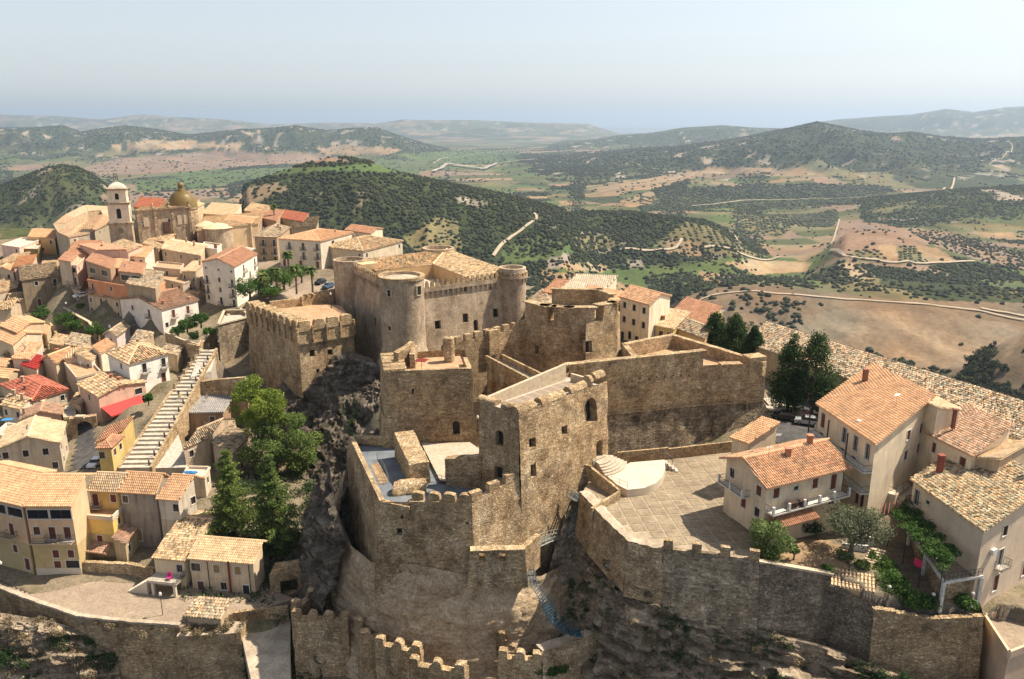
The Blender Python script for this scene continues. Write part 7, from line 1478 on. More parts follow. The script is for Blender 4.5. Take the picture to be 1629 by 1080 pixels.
for i in range(9): t_ = i / 8; G.append([(p[0] + (t_ - .5) * 2.2, p[1] + math.cos(a_) * .5, -11.8 + (.75 - .5 * (t_ - .5) ** 2) * abs(math.sin(a_))) for a_ in np.linspace(math.pi, 0, 8)])
G = np.array(G); MB().grid(G + vdisp(G, .5, .15)).build('cloth', 'cloth_blue', tb)
mb = MB(); p = xy(12, 670, -14); MB().box((p[0], p[1], -13.6), (2.2, 1.4, .12), .2).build('blue_table', 'cloth_blue', loc=(p[0], p[1], -14)); bpy.data.objects['blue_table']['label'] = 'small blue table top on the lowest left terrace'; bpy.data.objects['blue_table']['category'] = 'table'
# ================================================================ LOWER LEFT QUARTER
def big(label, A, B, C, ze, zr, zg, zm, up, lo, uspec, lspec, rc, side_u='', side_l='', name='house', tw=.34, ov=.3, step=2.9, lstep=2.9, ltop=1.5, sc_='brown', chim=()):
    """house with a different colour below the balcony line; C is the far right corner at ridge height"""
    A, B = xy(*A, ze), xy(*B, ze); C = xy(*C, zr); D = A + C - B; root = thing(name, label, 'house', (*((A + C) / 2), zg)); e1, e2 = unit(B - A), unit(C - B); m1, m2 = MB(), MB()
    P = [A + e1 * ov + e2 * ov, B - e1 * ov + e2 * ov, C - e1 * ov, D + e1 * ov]; sl = (zr - ze) / np.linalg.norm(C - B); zt = ze + sl * ov - .05
    facade(root, P[0], P[1], zm, zt, zg, uspec, m1, sc_, step=step, bal=1); facade(root, P[0], P[1], zg - 4, zm, zg, lspec, m2, sc_, step=lstep, top=ltop, bal=0)
    facade(root, P[1], P[2], zm, zt, zg, side_u, m1, sc_, step=step); facade(root, P[1], P[2], zg - 4, zm, zg, side_l, m2, sc_, top=ltop); wall(m1, P[2], P[3], zg - 4, zr - .3, res=60); wall(m1, P[3], P[0], zg - 4, zt, res=60)
    for s_, (p, q) in enumerate(((P[1], P[2]), (P[3], P[0]))):
        tri = [(*p, zt), (*q, zt), (*q, zr - .3)] if s_ == 0 else [(*p, zt), (*q, zt), (*p, zr - .3)]; m1.add(tri, [(0, 1, 2)])
    m1.build('wall', 'plaster', root, color=up); m2.build('lower_wall', 'plaster', root, color=lo)
    e3 = C - B; back = unit(e3) * np.linalg.norm(e3) * .55
    add_roof(root, [[(*A, ze), (*B, ze), (*C, zr), (*D, zr)], [(*(C + back), zr - 1.3), (*(D + back), zr - 1.3), (*D, zr), (*C, zr)]], rc, tw, tw * 1.35, .02, caps=[((*D, zr), (*C, zr))])
    h = House(); h.root, h.P, h.lu, h.lv, h.eu, h.ev = root, P, np.linalg.norm(B - A), np.linalg.norm(C - B), e1, e2; h.pt = lambda u, v: A + e1 * u + e2 * v; h.hf = lambda u, v: ze + sl * v
    for fu, fv, hh in chim: p = h.pt(fu * h.lu, fv * h.lv); chimney(root, p, h.hf(0, fv * h.lv) - .3, h.hf(0, fv * h.lv) + hh)
    return h
b1 = big('big salmon and ochre house with wide terracotta roof and garage door, lower left', (35, 806), (114, 806), (137, 755), -8.6, -5.7, -20.6, -15.6, (.56, .375, .235, .15), (.40, .31, .16, .3), 'LL/sBB', '.ss/.dG', 'new', '', '..')
b2 = big('left wing of the big salmon house, cut by the left edge', (-48, 787), (35, 806), (69, 752), -8.6, -5.7, -20.4, -15.4, (.54, .365, .235, .2), (.38, .30, .165, .35), '.LL/.B.B.', '.p.sd/', 'new')
balcony_run(b1, b1.P[0], b1.P[1], -14.6, 1.3, posts=False, u0=.05, u1=.97, bars=True, col_=(.45, .35, .24)); balcony_run(b2, b2.P[0], b2.P[1], -14.4, 1.3, posts=False, u0=.1, u1=.8, col_=(.45, .35, .24))
MB().prism([b1.P[0] + (0, -.12), b1.P[1] + (.1, -.12), b1.P[1] + (.1, 0), b1.P[0]], -21.5, -19.6).build('plinth', 'stage_paint', b1.root)
y1 = big('narrow yellow house with a flat front terrace between the salmon house and the stone house', (137, 781), (186, 783), (203, 753), -9.6, -7., -19.8, -12.7, (.47, .34, .13, .2), (.38, .29, .13, .5), 'B.s', '', 'cream', '')
y2 = big('long grey stained stone house under the same tiled ridge, with a yellow blind window', (186, 783), (248, 787), (262, 754), -9.6, -7., -18.6, -13., (.29, .25, .205, 1.), (.27, .225, .18, 1.), 'p...', '.d../', 'new', sc_='ochre')
y3 = big('pale end house of the lower row with a tall lit gable wall', (247, 794), (284, 797), (310, 757), -9.8, -7., -17.6, -13.5, (.52, .45, .36, .6), (.42, .35, .26, .8), '..p', '.', 'new', '..p', '.p.')
# yellow terrace block
p0, p1, p2 = xy(129, 818, -12.4), xy(178, 822, -12.4), xy(196, 803, -12.4); p3 = p0 + p2 - p1; mb = MB()
r = thing('terrace_block', 'yellow two storey terrace block projecting in front of the narrow yellow house', 'house', (*((p0 + p2) / 2), -19.8))
facade(r, p0, p1, -15.7, -12.6, -19.8, '.b.', mb, bal=1); facade(r, p1, p2, -15.7, -12.6, -19.8, '.p.', mb); mb.build('wall', 'plaster', r, color=(.56, .40, .13, .1)); mb = MB(); facade(r, p0, p1, -24, -15.7, -19.8, '.s.', mb, top=1.0); facade(r, p1, p2, -24, -15.7, -19.8, '', mb); mb.build('lower_wall', 'plaster', r, color=(.40, .31, .17, .5))
wm_ = MB(); wall(wm_, p2, p3, -24, -12.6, res=60); wall(wm_, p3, p0, -24, -12.6, res=60); wm_.build('wall', 'plaster', r, color=(.5, .4, .2, .2)); topface(mb := MB(), [p0, p1, p2, p3], -13.1); mb.build('floor', 'cotto_floor', r); mb = MB(); coping(mb, [p0, p1, p2], -12.35, .3, .75); mb.build('parapet', 'stage_paint', r)
add_roof(r, [[(*(p0 + (.8, -2.2)), -18.0), (*(p1 + (-.6, -2.2)), -18.0), (*(p1 + (-.6, 0)), -17.2), (*(p0 + (.8, 0)), -17.2)]], 'brown', .34, .45)
s1 = house((178, 862), (200, 866), (222, 838), -16.2, -19.4, 's1', .7, (.42, .33, .20, .4), 'brown', 'stone stair annexe with sloping tiled cover beside the yellow terrace block', '', 'p.')
s2_ = house((262, 798), (284, 806), (300, 790), -12.6, -17.5, 's0', .5, (.50, .46, .40, .5), 'concrete' if 0 else 'cream', 'little whitish projecting annexe at the right end of the lower row', '', '')
# cottages
c1 = big('cream cottage with old tile roof, balcony and outside steps on the lower left square', (240, 888), (293, 893), (336, 826), -16.2, -13.2, -21.8, -19.2, (.56, .46, .31, .2), (.56, .46, .31, .3), 'b.p', '', 'old', '', sc_='grey')
c2 = big('cream cottage with new tile roof, arched door and ochre shutters on the lower left square', (297, 889), (404, 898), (419, 861), -15.8, -14.1, -21.8, -18.8, (.52, .41, .29, .35), (.50, .39, .27, .5), 'W.s.s.', '.p.', 'pale', '', '', sc_='ochre')
P, Q = c2.P[0], c2.P[1]; e = unit(Q - P); a = math.atan2(e[1], e[0]); n = np.array([e[1], -e[0]])
for u, k in ((.14, 0), (.86, 1)): p = P + (Q - P) * u + n * .06; MB().box((*p, -20.7), (1.3, .16, 2.3), a).build('door_frame', 'white_paint', c2.root); MB().box((*(p + n * .06), -20.75), (1.0, .12, 2.1), a).build('door', 'painted', c2.root, color=(.10, .045, .03) if k == 0 else (.02, .02, .03))
p = P + (Q - P) * .62 + n * .25; MB().tube([(*p, -21.8), (*p, -15.6)], .16, 6).build('flue_pipe', 'painted', c2.root, color=(.20, .045, .03)); [MB().tube([(*(P + (Q - P) * u + n * .1), -22), (*(P + (Q - P) * u + n * .1), -16)], .06, 4).build('downpipe', 'metal_dark', c2.root) for u in (.28, .93)]
P, Q = c1.P[0], c1.P[1]; e = unit(Q - P); a = math.atan2(e[1], e[0]); n = np.array([e[1], -e[0]]); bo = MB().prism([P + n * 2.6, Q + n * 2.6, Q, P], -19.1, -18.85).build('balcony', 'concrete', c1.root); mb = MB()
for p in (P + n * 2.45 + e * 1, Q + n * 2.45 - e * .4): mb.box((*p, -20.5), (.4, .4, 2.8), a)
mb.build('pillar', 'stage_paint', bo); mb = MB()
for p_, q_ in ((P + n * 2.5, Q + n * 2.5), (Q + n * 2.5, Q)):
    for z_ in (.1, .9): mb.tube([(*p_, -18.9 + z_), (*q_, -18.9 + z_)], .04, 4)
    for t_ in np.linspace(0, 1, 24): mb.tube([(*(p_ + (q_ - p_) * t_), -18.9), (*(p_ + (q_ - p_) * t_), -18.)], .02, 3, False)
mb.build('railing', 'metal_dark', bo)
for i in range(11): p = P - e * (.2 + i * .42) + n * 1.9; MB().box((*p, (-19.0 - i * .27 - 22) / 2), (.42, 1.3, -19.0 - i * .27 + 22), a).build('step', 'stage_paint', c1.root)
cc_ = P + e * 3.3 + n * 1.6; ch_ = thing('garden_chair', 'magenta plastic chair on the balcony of the cream cottage', 'chair', (*cc_, -18.85)); mb = MB().box((*cc_, -18.42), (.6, .6, .06)).box((*(cc_ + (0, .28)), -18.05), (.6, .08, .75)); mb.build('seat', 'painted', ch_, color=(.55, .02, .22)); [MB().box((*(cc_ + (x, y)), -18.64), (.06, .06, .42)).build('leg', 'painted', ch_, color=(.55, .02, .22)) for x in (-.25, .25) for y in (-.25, .25)]
house((292, 981), (352, 986), (371, 961), -20.1, -22, 's0', .9, (.40, .31, .21, .6), 'older', 'low stone store with old pantiles at the end of the promenade', '', '', name='store', tw=.42)
# promenade, its edge wall, bastion, court
PE = [(-60, 905), (-20, 930), (0, 940), (41, 957), (126, 986), (217, 996), (286, 1000)]; pe = [xy(*p, -21.4) for p in PE]
def drape(name, poly, m, dz=.07, step=1.2, root=None, kind='structure'):
    P = np.array(poly); x0, y0 = P.min(0); x1, y1 = P.max(0); xs, ys = np.meshgrid(np.arange(x0, x1 + step, step), np.arange(y0, y1 + step, step), indexing='ij')
    h = ground(xs, ys)[0] + dz; G = np.stack([xs, ys, h], -1); idx = np.arange(xs.size).reshape(xs.shape); q = np.stack([idx[:-1, :-1], idx[1:, :-1], idx[1:, 1:], idx[:-1, 1:]], -1)
    c = (xs[:-1, :-1] + step / 2, ys[:-1, :-1] + step / 2); k = inpoly(c[0], c[1], [tuple(p) for p in poly]); 
    return MB().add(G.reshape(-1, 3), q[k]).build(name, m, root, kind=kind)
def flatpoly(name, poly, z, m, th=.5, kind='structure'): return MB().prism(poly, z - th, z).build(name, m, kind=kind)
flatpoly('promenade', pe + [xy(330, 985, -21.4), xy(400, 975, -21.4), xy(470, 955, -21.4), xy(420, 935, -21.4), xy(245, 925, -21.4), xy(200, 915, -21.4), xy(100, 905, -21.4), xy(0, 865, -21.4), xy(-60, 850, -21.4)], -21.15, 'paving_brick', 2.)
ew = thing('retaining_wall', 'long shaded retaining wall with a low parapet along the outer edge of the promenade', 'wall', (*pe[4], -32)); mb = MB()
for a_, b_ in zip(pe[:-1], pe[1:]): wall(mb, a_, b_, -36, -20.8, a_ + (0, -1.2), b_ + (0, -1.2), .9, .3, 3); wall(mb, b_ + (0, .5), a_ + (0, .5), -21.3, -20.8, res=2)
mb.build('wall', 'castle_stone', ew); mb = MB(); coping(mb, [p + (0, .2) for p in pe], -20.65, .7, .3, jag=.05); mb.build('coping', 'rubble_top', ew)
gw = thing('garden_wall', 'rough old garden wall with an undulating top in front of the yellow terrace block', 'wall', (*xy(180, 900, -20), -21)); mb = MB()
w0, w1, w2_ = xy(129, 893, -18.8), xy(198, 897, -18.8), xy(243, 905, -18.6); thick_wall(mb, w0, w1, -22, -18.9, .7, amp=.18, size=1.6, res=.6); thick_wall(mb, w1, w2_, -22, -18.7, .7, amp=.12, size=1.6, res=.6); mb.build('wall', 'castle_stone_pale', gw)
bs = thing('wall_bastion', 'low square bastion with dry weeds on top at the bottom left', 'bastion', (*xy(335, 1010, -22), -34)); bp = [xy(281, 1014, -22.2), xy(384, 1008, -22.2), xy(392, 990, -22.2), xy(292, 988, -22.2)]
block(bs, bp, -36, -22.0, 'castle_stone_pale', res=.7, amp=.22, bottom=[bp[0] + (-.3, -1.2), bp[1] + (.5, -1.2), bp[2] + (.5, 0), bp[3]], floor=-22.05, fm='rubble_top')
flatpoly('lower_court', [xy(384, 1012, -23.6), xy(400, 1085, -23.6), xy(462, 1085, -23.6), xy(462, 985, -23.6), xy(425, 978, -23.6), xy(390, 985, -23.6)], -23.4, 'rubble_top', 3)
lw_ = thing('low_wall', 'long low masonry wall closing the shaded yard right of the cottages', 'wall', (*xy(440, 960, -22), -23)); mb = MB(); thick_wall(mb, xy(372, 975, -20.8), xy(458, 965, -20.8), -24, -20.8, .6, amp=.1); mb.build('wall', 'castle_stone', lw_)
yd = thing('ruined_outbuilding', 'roofless stone outbuilding with a dark opening between cottages and castle rock', 'building', (*xy(465, 910, -19), -22)); mb = MB(); u0_, u1_, u2_ = xy(428, 915, -17.8), xy(492, 905, -17.8), xy(500, 885, -17.8)
hs = wall(mb, u0_, u1_, -22.5, -17.8, res=.8, amp=.12, openings=[(2.8, -20.4, 2.6, 2.4)], depth=1.); wall(mb, u1_, u2_, -22.5, -17.8, res=.8, amp=.1); topface(mb, [u0_, u1_, u2_, u0_ + u2_ - u1_], -17.85); mb.build('wall', 'castle_stone', yd)
lr_ = thing('rock_shelter', 'low stone shelter roof against the castle rock behind the conifers', 'shelter', (*xy(505, 820, -14), -17)); mb = MB(); s0, s1_, s2 = xy(478, 832, -13.6), xy(532, 806, -13.6), xy(532, 792, -13.6); mb.prism([s0, s1_, s2, s0 + s2 - s1_], -14, -13.7); mb.build('roof', 'grey_wall', lr_); mb = MB(); wall(mb, s0 + (.2, .2), s1_ + (-.2, .2), -19, -14, res=1, amp=.08); mb.build('wall', 'grey_wall', lr_)
# rock under the left promenade
rk = MB(); GQ_ = loft(rk, [[(-88, 107.5, -21.8), (-82, 106, -22), (-75, 104.5, -22), (-69, 103.3, -22.2), (-63.5, 102.6, -23.5), (-59.5, 102.2, -26)], [(-89, 105, -24), (-82, 103.5, -24.5), (-75, 102.4, -24.5), (-68.5, 101.4, -25), (-62.5, 101.2, -26.5), (-58.5, 101, -28.5)], [(-90, 101, -29), (-82, 100.5, -29), (-74, 99.5, -29), (-67, 99, -29.5), (-61.5, 99, -30), (-57.5, 99.2, -31.5)], [(-91, 97, -34), (-82, 96, -34), (-73, 96, -35), (-65, 96, -35), (-60, 96, -35), (-56, 97, -36)]], 120, 80, 2.0, 4.5, 7, sharp=.8)
rk.build('promenade_rock', 'rock', kind='structure')
# ================================================================ THE STAIRWAY
SA, SB = np.array(Z(205, 747, -12.0)), np.array(Z(330, 560, -.2)); sw = thing('stairway', 'long broad stone stairway climbing from the lower town towards the castle', 'stairway', tuple((SA + SB) / 2 - (0, 0, 5)))
L0, L1 = xy(190, 747, -12.), xy(322, 556, -.2); r0, r1 = xy(238, 746, -12.), xy(343, 556, -.2); NS = 30; lmid = xy(222, 655, -7.4)
for i in range(NS):
    t0_, t1_ = i / NS, (i + 1.02) / NS; z_ = -12 + 11.8 * (i + .5) / NS
    MB().prism([L0 + (L1 - L0) * t0_, r0 + (r1 - r0) * t0_, r0 + (r1 - r0) * t1_, L0 + (L1 - L0) * t1_], z_ - 1.6, z_ + .16).build('step', 'stair_stone', sw)
for (a_, b_, nm) in ((r0, r1, 'side_wall'), (L0, L1, 'side_wall')):
    e = unit(b_ - a_); n = np.array([e[1], -e[0]]) * (1 if a_ is r0 else -1); mb = MB(); k = 20
    for i in range(k): p, q = a_ + (b_ - a_) * i / k, a_ + (b_ - a_) * (i + 1) / k; mb.prism([p, p + n * .5, q + n * .5, q] if a_ is r0 else [p + n * .5, p, q, q + n * .5], -17 + 12 * i / k, [-11.6 + 11.8 * i / k, -11.6 + 11.8 * i / k, -11.6 + 11.8 * (i + 1) / k, -11.6 + 11.8 * (i + 1) / k])
    mb.build(nm, 'castle_stone_pale', sw)
for i in range(14):
    t_ = (i + .3) / 15; p = r0 + (r1 - r0) * t_ + unit(r0 - r1) * 0 + np.array([-.35, 0]); z_ = -12 + 11.8 * t_; b_ = inst('bollard', ('boll',), lambda: MB().lathe((0, 0, 0), [(.16, 0), (.14, .8), (.19, .85), (.14, 1.0), (.02, 1.08)], 10), 'metal_dark', None, (p[0], p[1], z_ + .15), 0)
    tag(b_, 'dark iron bollard standing along the right edge of the stone stairway', 'bollard', 'bollards along the stairway')
lamp_at = []
for i in range(6):
    t_ = .62 + i * .065; p = L0 + (L1 - L0) * t_; MB().box((*p, -12 + 11.8 * t_ + .7), (.45, .45, 1.2)).build('pier', 'castle_stone_pale', sw)
mb = MB(); [mb.tube([(*(L0 + (L1 - L0) * .62), -12 + 11.8 * .62 + h_), (*(L0 + (L1 - L0) * .945), -12 + 11.8 * .945 + h_)], .04, 4) for h_ in (.7, 1.1)]; mb.build('railing', 'metal_dark', sw)
# ramp street right of the stairway, and blue paved parking shelf at the top
rq = [xy(246, 746, -12.6), xy(300, 744, -13), xy(288, 705, -11), xy(275, 660, -9), xy(262, 655, -8.4)]; MB().prism(rq, -16, [-12.4, -12.9, -10.9, -9, -8.3]).build('ramp_street', 'concrete', kind='structure')
MB().prism([xy(303, 600, -3.), xy(336, 590, -3), xy(346, 555, -.4), xy(318, 560, -.6)], -9, [-3.0, -3.0, -.3, -.5]).build('ramp_street', 'concrete', kind='structure')
# retaining walls of the gardens and terraces in the left town
def gwall(label, pts, th=.5, m='castle_stone_pale', down=4., cope=None):
    t0 = thing('garden_wall', label, 'wall', (*xy(pts[0][0], pts[0][1], pts[0][2]), pts[0][2] - down)); mb = MB()
    for a_, b_ in zip(pts[:-1], pts[1:]): thick_wall(mb, xy(*a_), xy(*b_), min(a_[2], b_[2]) - down, a_[2], th, z1q=b_[2], amp=.06, res=1.2)
    mb.build('wall', m, t0)
    if cope: mb = MB(); coping(mb, [xy(*p) for p in pts], [p[2] + .1 for p in pts], th * 1.3, .2); mb.build('coping', 'stone_trim', t0)
    return t0
gwall('long stone parapet wall above the garden trees in the middle of the left town', [(93, 483, -4.4), (120, 500, -4.6), (142, 512, -5), (155, 528, -6.4)], .6, cope=1)
gwall('rubble terrace wall left of the garden trees', [(78, 513, -8), (92, 538, -9), (108, 552, -10)], .6)
gwall('low curved garden wall below the gable of the long white house', [(262, 528, -3.2), (290, 540, -3.2), (318, 548, -2.6), (344, 520, -.5)], .4, cope=1)
gwall('stone wall with a small arched gate at the top of the stairway', [(296, 546, -3), (316, 550, -2.2), (322, 540, -1.6)], .5, down=3.5)
gwall('sloping rubble wall between the stairway and the grey warehouse roof', [(300, 610, -4.2), (345, 604, -3.5), (390, 600, -2.5)], .8, m='castle_stone', down=7)
gwall('steep rubble wall right of the stairway above the warehouse', [(262, 655, -7), (303, 608, -4)], .7, down=5)
gwall('plain yard wall along the ramp street in front of the old stone house', [(262, 690, -10.8), (274, 668, -9.4)], .4, down=3)
# arched gateway over the alley
ga = thing('arched_gateway', 'dark stone archway spanning the alley below the red awning', 'gateway', (*xy(135, 690, -14), -17)); g0_, g1_ = xy(110, 668, -11.6), xy(152, 660, -11.2); mb = MB(); thick_wall(mb, g0_, g1_, -17, -11.4, 1.6, res=.8, amp=.1, openings=[(np.linalg.norm(g1_ - g0_) * .52, -14.6, 2.9, 4.6, 1)]); mb.build('wall', 'castle_stone', ga)
MB().prism([g0_ + (1, .2), g0_ + (3, .2), g0_ + (3, 1.4), g0_ + (1, 1.4)], -11.4, [-10.9, -10.9, -10.9, -10.9]).build('coping', 'stone_trim', ga)
# ================================================================ TREES AND PLANTS
def leaves(mb, C, Rr, n, size, flat_=1., seedv=0, up=.0):
    """n leaf-sized faces around clump centres C with radii Rr"""
    r = np.random.default_rng(seedv); C = np.asarray(C, float); Rr = np.broadcast_to(Rr, len(C)).astype(float); k = r.choice(len(C), n, p=Rr ** 2 / (Rr ** 2).sum())
    d = r.normal(size=(n, 3)); d /= np.linalg.norm(d, axis=1, keepdims=True); rad = Rr[k, None] * r.uniform(.55, 1.08, (n, 1)) ; p = C[k] + d * rad * np.array([1, 1, flat_])
    u = r.normal(size=(n, 3)); u /= np.linalg.norm(u, axis=1, keepdims=True); v = np.cross(u, d + r.normal(size=(n, 3)) * .6); v /= np.linalg.norm(v, axis=1, keepdims=True) + 1e-9
    s = size * r.uniform(.6, 1.4, (n, 1)); V = np.stack([p - u * s - v * s * .25, p + v * s * .55, p + u * s, p - v * s * .55], 1)
    t_ = np.clip(.5 + .28 * r.normal(size=n) * .7 + .12 * (r.random(len(C))[k] - .5) * 4, 0, 1); mb.add(V.reshape(-1, 3), np.arange(4 * n).reshape(-1, 4), t_)
def trunk(root, base, pts, r0, r1, name='trunk', m='bark'): MB().tube([np.array(base) + np.array(p) for p in pts], list(np.linspace(r0, r1, len(pts))), 7).build(name, m, root)
def clumpcloud(c, rad, k, cr, seedv, low=-.4):
    r = np.random.default_rng(seedv); out = []
    while len(out) < k:
        d = r.uniform(-1, 1, 3)
        if np.linalg.norm(d) < 1 and d[2] > low and np.linalg.norm(d) > .35: out.append(np.array(c) + d * np.array(rad))
    return np.array(out), r.uniform(cr * .7, cr * 1.3, k)
def round_tree(px, py, z, h, rad, m, label, n=4200, leaf=.16, k=26, seedv=1, cat='tree', name='tree', cr=None, fl=.8, world=None, group=None):
    b_ = Z(px, py, z) if world is None else np.array(world, float); t0 = thing(name, label, cat, tuple(b_), group); rz = h * .34; c = b_ + (0, 0, h - rz)
    trunk(t0, b_, [(0, 0, -.3), (.1, .05, h * .3), (-.1, .1, h * .65)], rad * .09 + .05, .06)
    for i in range(4): a_ = i * 1.6 + seedv; trunk(t0, b_, [(.05, 0, h * .28), (math.cos(a_) * rad * .35, math.sin(a_) * rad * .35, h * .55), (math.cos(a_) * rad * .6, math.sin(a_) * rad * .6, h * .72)], rad * .05 + .03, .03, 'limb')
    C, Rr = clumpcloud(c, (rad * .82, rad * .82, rz * .95), k, cr or rad * .33, seedv, -.7); mb = MB(); leaves(mb, C, Rr, n, leaf, fl, seedv); mb.build('crown', m, t0); return t0
def bush(px, py, z, rad, m, label, n=1500, leaf=.14, seedv=1, hgt=None, cat='shrub', name='shrub', flowers=0, world=None):
    b_ = Z(px, py, z) if world is None else np.array(world, float); t0 = thing(name, label, cat, tuple(b_)); hgt = hgt or rad * 1.1; r = np.random.default_rng(seedv); k = 14
    for i in range(3): a_ = i * 2.1; trunk(t0, b_, [(0, 0, -.2), (math.cos(a_) * rad * .3, math.sin(a_) * rad * .3, hgt * .6)], .06, .03, 'stem')
    C, Rr = clumpcloud(b_ + (0, 0, hgt * .5), (rad * .75, rad * .75, hgt * .45), k, rad * .36, seedv, -.9); mb = MB(); leaves(mb, C, Rr, n, leaf, .9, seedv); mb.build('foliage', m, t0)
    if flowers: mb = MB(); leaves(mb, C, Rr * 1.12, flowers, .09, .9, seedv + 5); mb.build('flowers', 'petals', t0)
    return t0
def conifer(px, py, z, h, rad, label, seedv, n=9000, m='leaf_cedar', tier=13):
    b_ = Z(px, py, z); t0 = thing('conifer', label, 'tree', tuple(b_)); trunk(t0, b_, [(0, 0, -.5), (.1, 0, h * .5), (0, 0, h * .97)], .38, .05); r = np.random.default_rng(seedv); C, Rr = [], []
    for i in range(tier):
        f = i / (tier - 1); zz = h * (.14 + .83 * f); rr = rad * (1 - f) ** .8 * (.8 + .35 * r.random()) + .25; nb_ = int(9 - 4 * f); a0 = r.random() * 6
        for j in range(nb_):
            a_ = a0 + j * 2 * math.pi / nb_ + r.normal(0, .2); L_ = rr * r.uniform(.5, 1.35)
            if i % 2 == 0 and L_ > 1: trunk(t0, b_, [(0, 0, zz), (math.cos(a_) * L_ * .8, math.sin(a_) * L_ * .8, zz - .05 * L_)], .07, .03, 'branch')
            for q in np.arange(.35, 1.01, .22): C.append(b_ + (math.cos(a_) * L_ * q, math.sin(a_) * L_ * q, zz - .12 * L_ * q + r.normal(0, .12))); Rr.append(.5 + .6 * (1 - q) * (1 - f) + .2)
    mb = MB(); leaves(mb, C, Rr, n, .19, .42, seedv); mb.build('crown', m, t0)
conifer(372, 850, -17.5, 15.5, 5.0, 'darker green conifer with open layered branches standing behind the cottages, left of the pair', 3, 14000)
conifer(440, 884, -20, 18.5, 5.4, 'tall bright conifer with layered branches left of the castle rock, right of the pair', 4, 18000)
b_ = Z(447, 768, -19.5); t0 = thing('pine_tree', 'large bushy yellow green pine below the great bastion', 'tree', tuple(b_)); trunk(t0, b_, [(0, 0, -1), (-.5, 0, 8), (-2.2, 0, 16)], .6, .2)
C1, R1_ = clumpcloud(b_ + (-3.2, 0, 15.8), (5.2, 4.6, 5.2), 44, 1.45, 5, -.9); C2, R2_ = clumpcloud(b_ + (1.0, -1, 8.2), (7.0, 5.5, 6.6), 52, 1.7, 6, -.9); mb = MB(); leaves(mb, C1, R1_, 15000, .2, .75, 5); mb.build('crown', 'leaf_pine', t0); mb = MB(); leaves(mb, C2, R2_, 20000, .22, .75, 6); mb.build('lower_crown', 'leaf_cedar', t0)
for i, (x, y, z, h, r_, s, lab) in enumerate(((1252, 655, 1.2, 14, 3.0, 11, 'dark cypress standing left of the pair behind the parked cars'), (1290, 658, 1.1, 15, 3.6, 12, 'broad dark cypress right of the pair behind the parked cars'), (1196, 588, 2, 9, 2.0, 13, 'slim dark cypress at the right end of the group behind the long bastion'), (1166, 575, 2, 10., 3.1, 14, 'round dark cypress in the middle of the group behind the long bastion'), (1136, 565, 2, 9.2, 3., 15, 'low dark evergreen at the left end of the group behind the long bastion'))):
    b_ = Z(x, y, z); t0 = thing('cypress', lab, 'tree', tuple(b_)); trunk(t0, b_, [(0, 0, -.3), (0, 0, h * .5), (0, 0, h * .9)], .3, .06); r = np.random.default_rng(s); C = []; Rr = []
    for q in range(56): f = r.random(); a_ = r.random() * 6.28; rr = r_ * (1 - f ** 3) * r.uniform(.3, .95); C.append(b_ + (math.cos(a_) * rr, math.sin(a_) * rr, h * (.14 + .82 * f))); Rr.append(r_ * .46 * (1.1 - .5 * f))
    mb = MB(); leaves(mb, C, Rr, 12000, .18, 1.2, s); mb.build('crown', 'leaf_cypress', t0)
round_tree(1352, 885, -2.8, 6.8, 4.0, 'leaf_olive', 'large grey green olive tree in the walled garden', 9000, .13, 40, 21)
bush(1222, 885, -1.8, 3.1, 'leaf_oleander', 'big yellow green oleander with white flowers at the corner of the piazza', 5500, .15, 22, 4.6, flowers=160)
bush(1288, 845, -2.2, 1.9, 'leaf_cypress', 'dark flowering shrub below the white balcony', 2200, .13, 23, 1.6, flowers=120)
bush(1262, 842, -2.2, 1.4, 'leaf_green', 'small leafy shrub between oleander and house wall', 1300, .13, 24, 1.4, flowers=60)
bush(1345, 890, -3., 1.3, 'leaf_oleander', 'low white flowering bush at the foot of the olive tree', 1200, .11, 25, 1.1, flowers=200)
round_tree(1262, 890, -2.8, 2.0, .8, 'leaf_green', 'tiny clipped tree standing alone in the bare garden', 700, .1, 10, 26)
bush(1316, 912, -2.9, .95, 'leaf_green', 'small round green bush on the garden wall left of the shed', 900, .1, 27, 1.2)
for i, (x, y, z, r_, lab) in enumerate(((1405, 915, -4.2, 2.2, 'bright green fig like shrub beside the little shed'), (1422, 940, -4.5, 2.4, 'bright green bush against the tawny retaining wall'), (1450, 965, -5, 1.7, 'leafy low bush at the foot of the terrace pillars'), (1372, 905, -3.4, 1.1, 'yellowish bush beside the garden steps'), (1478, 965, -5, 1.5, 'dark green bush in front of the terrace pillars'), (1535, 965, -5.2, 1.5, 'dark bush with pink flowers at the right end of the garden'), (1388, 890, -3.4, 1.0, 'small bush beside the upper garden steps'))): bush(x, y, z, r_, 'leaf_green' if i != 3 else 'leaf_oleander', lab, 2600 if r_ > 2 else 1300, .15, 30 + i, r_ * .9, flowers=40 if i > 3 else 0)
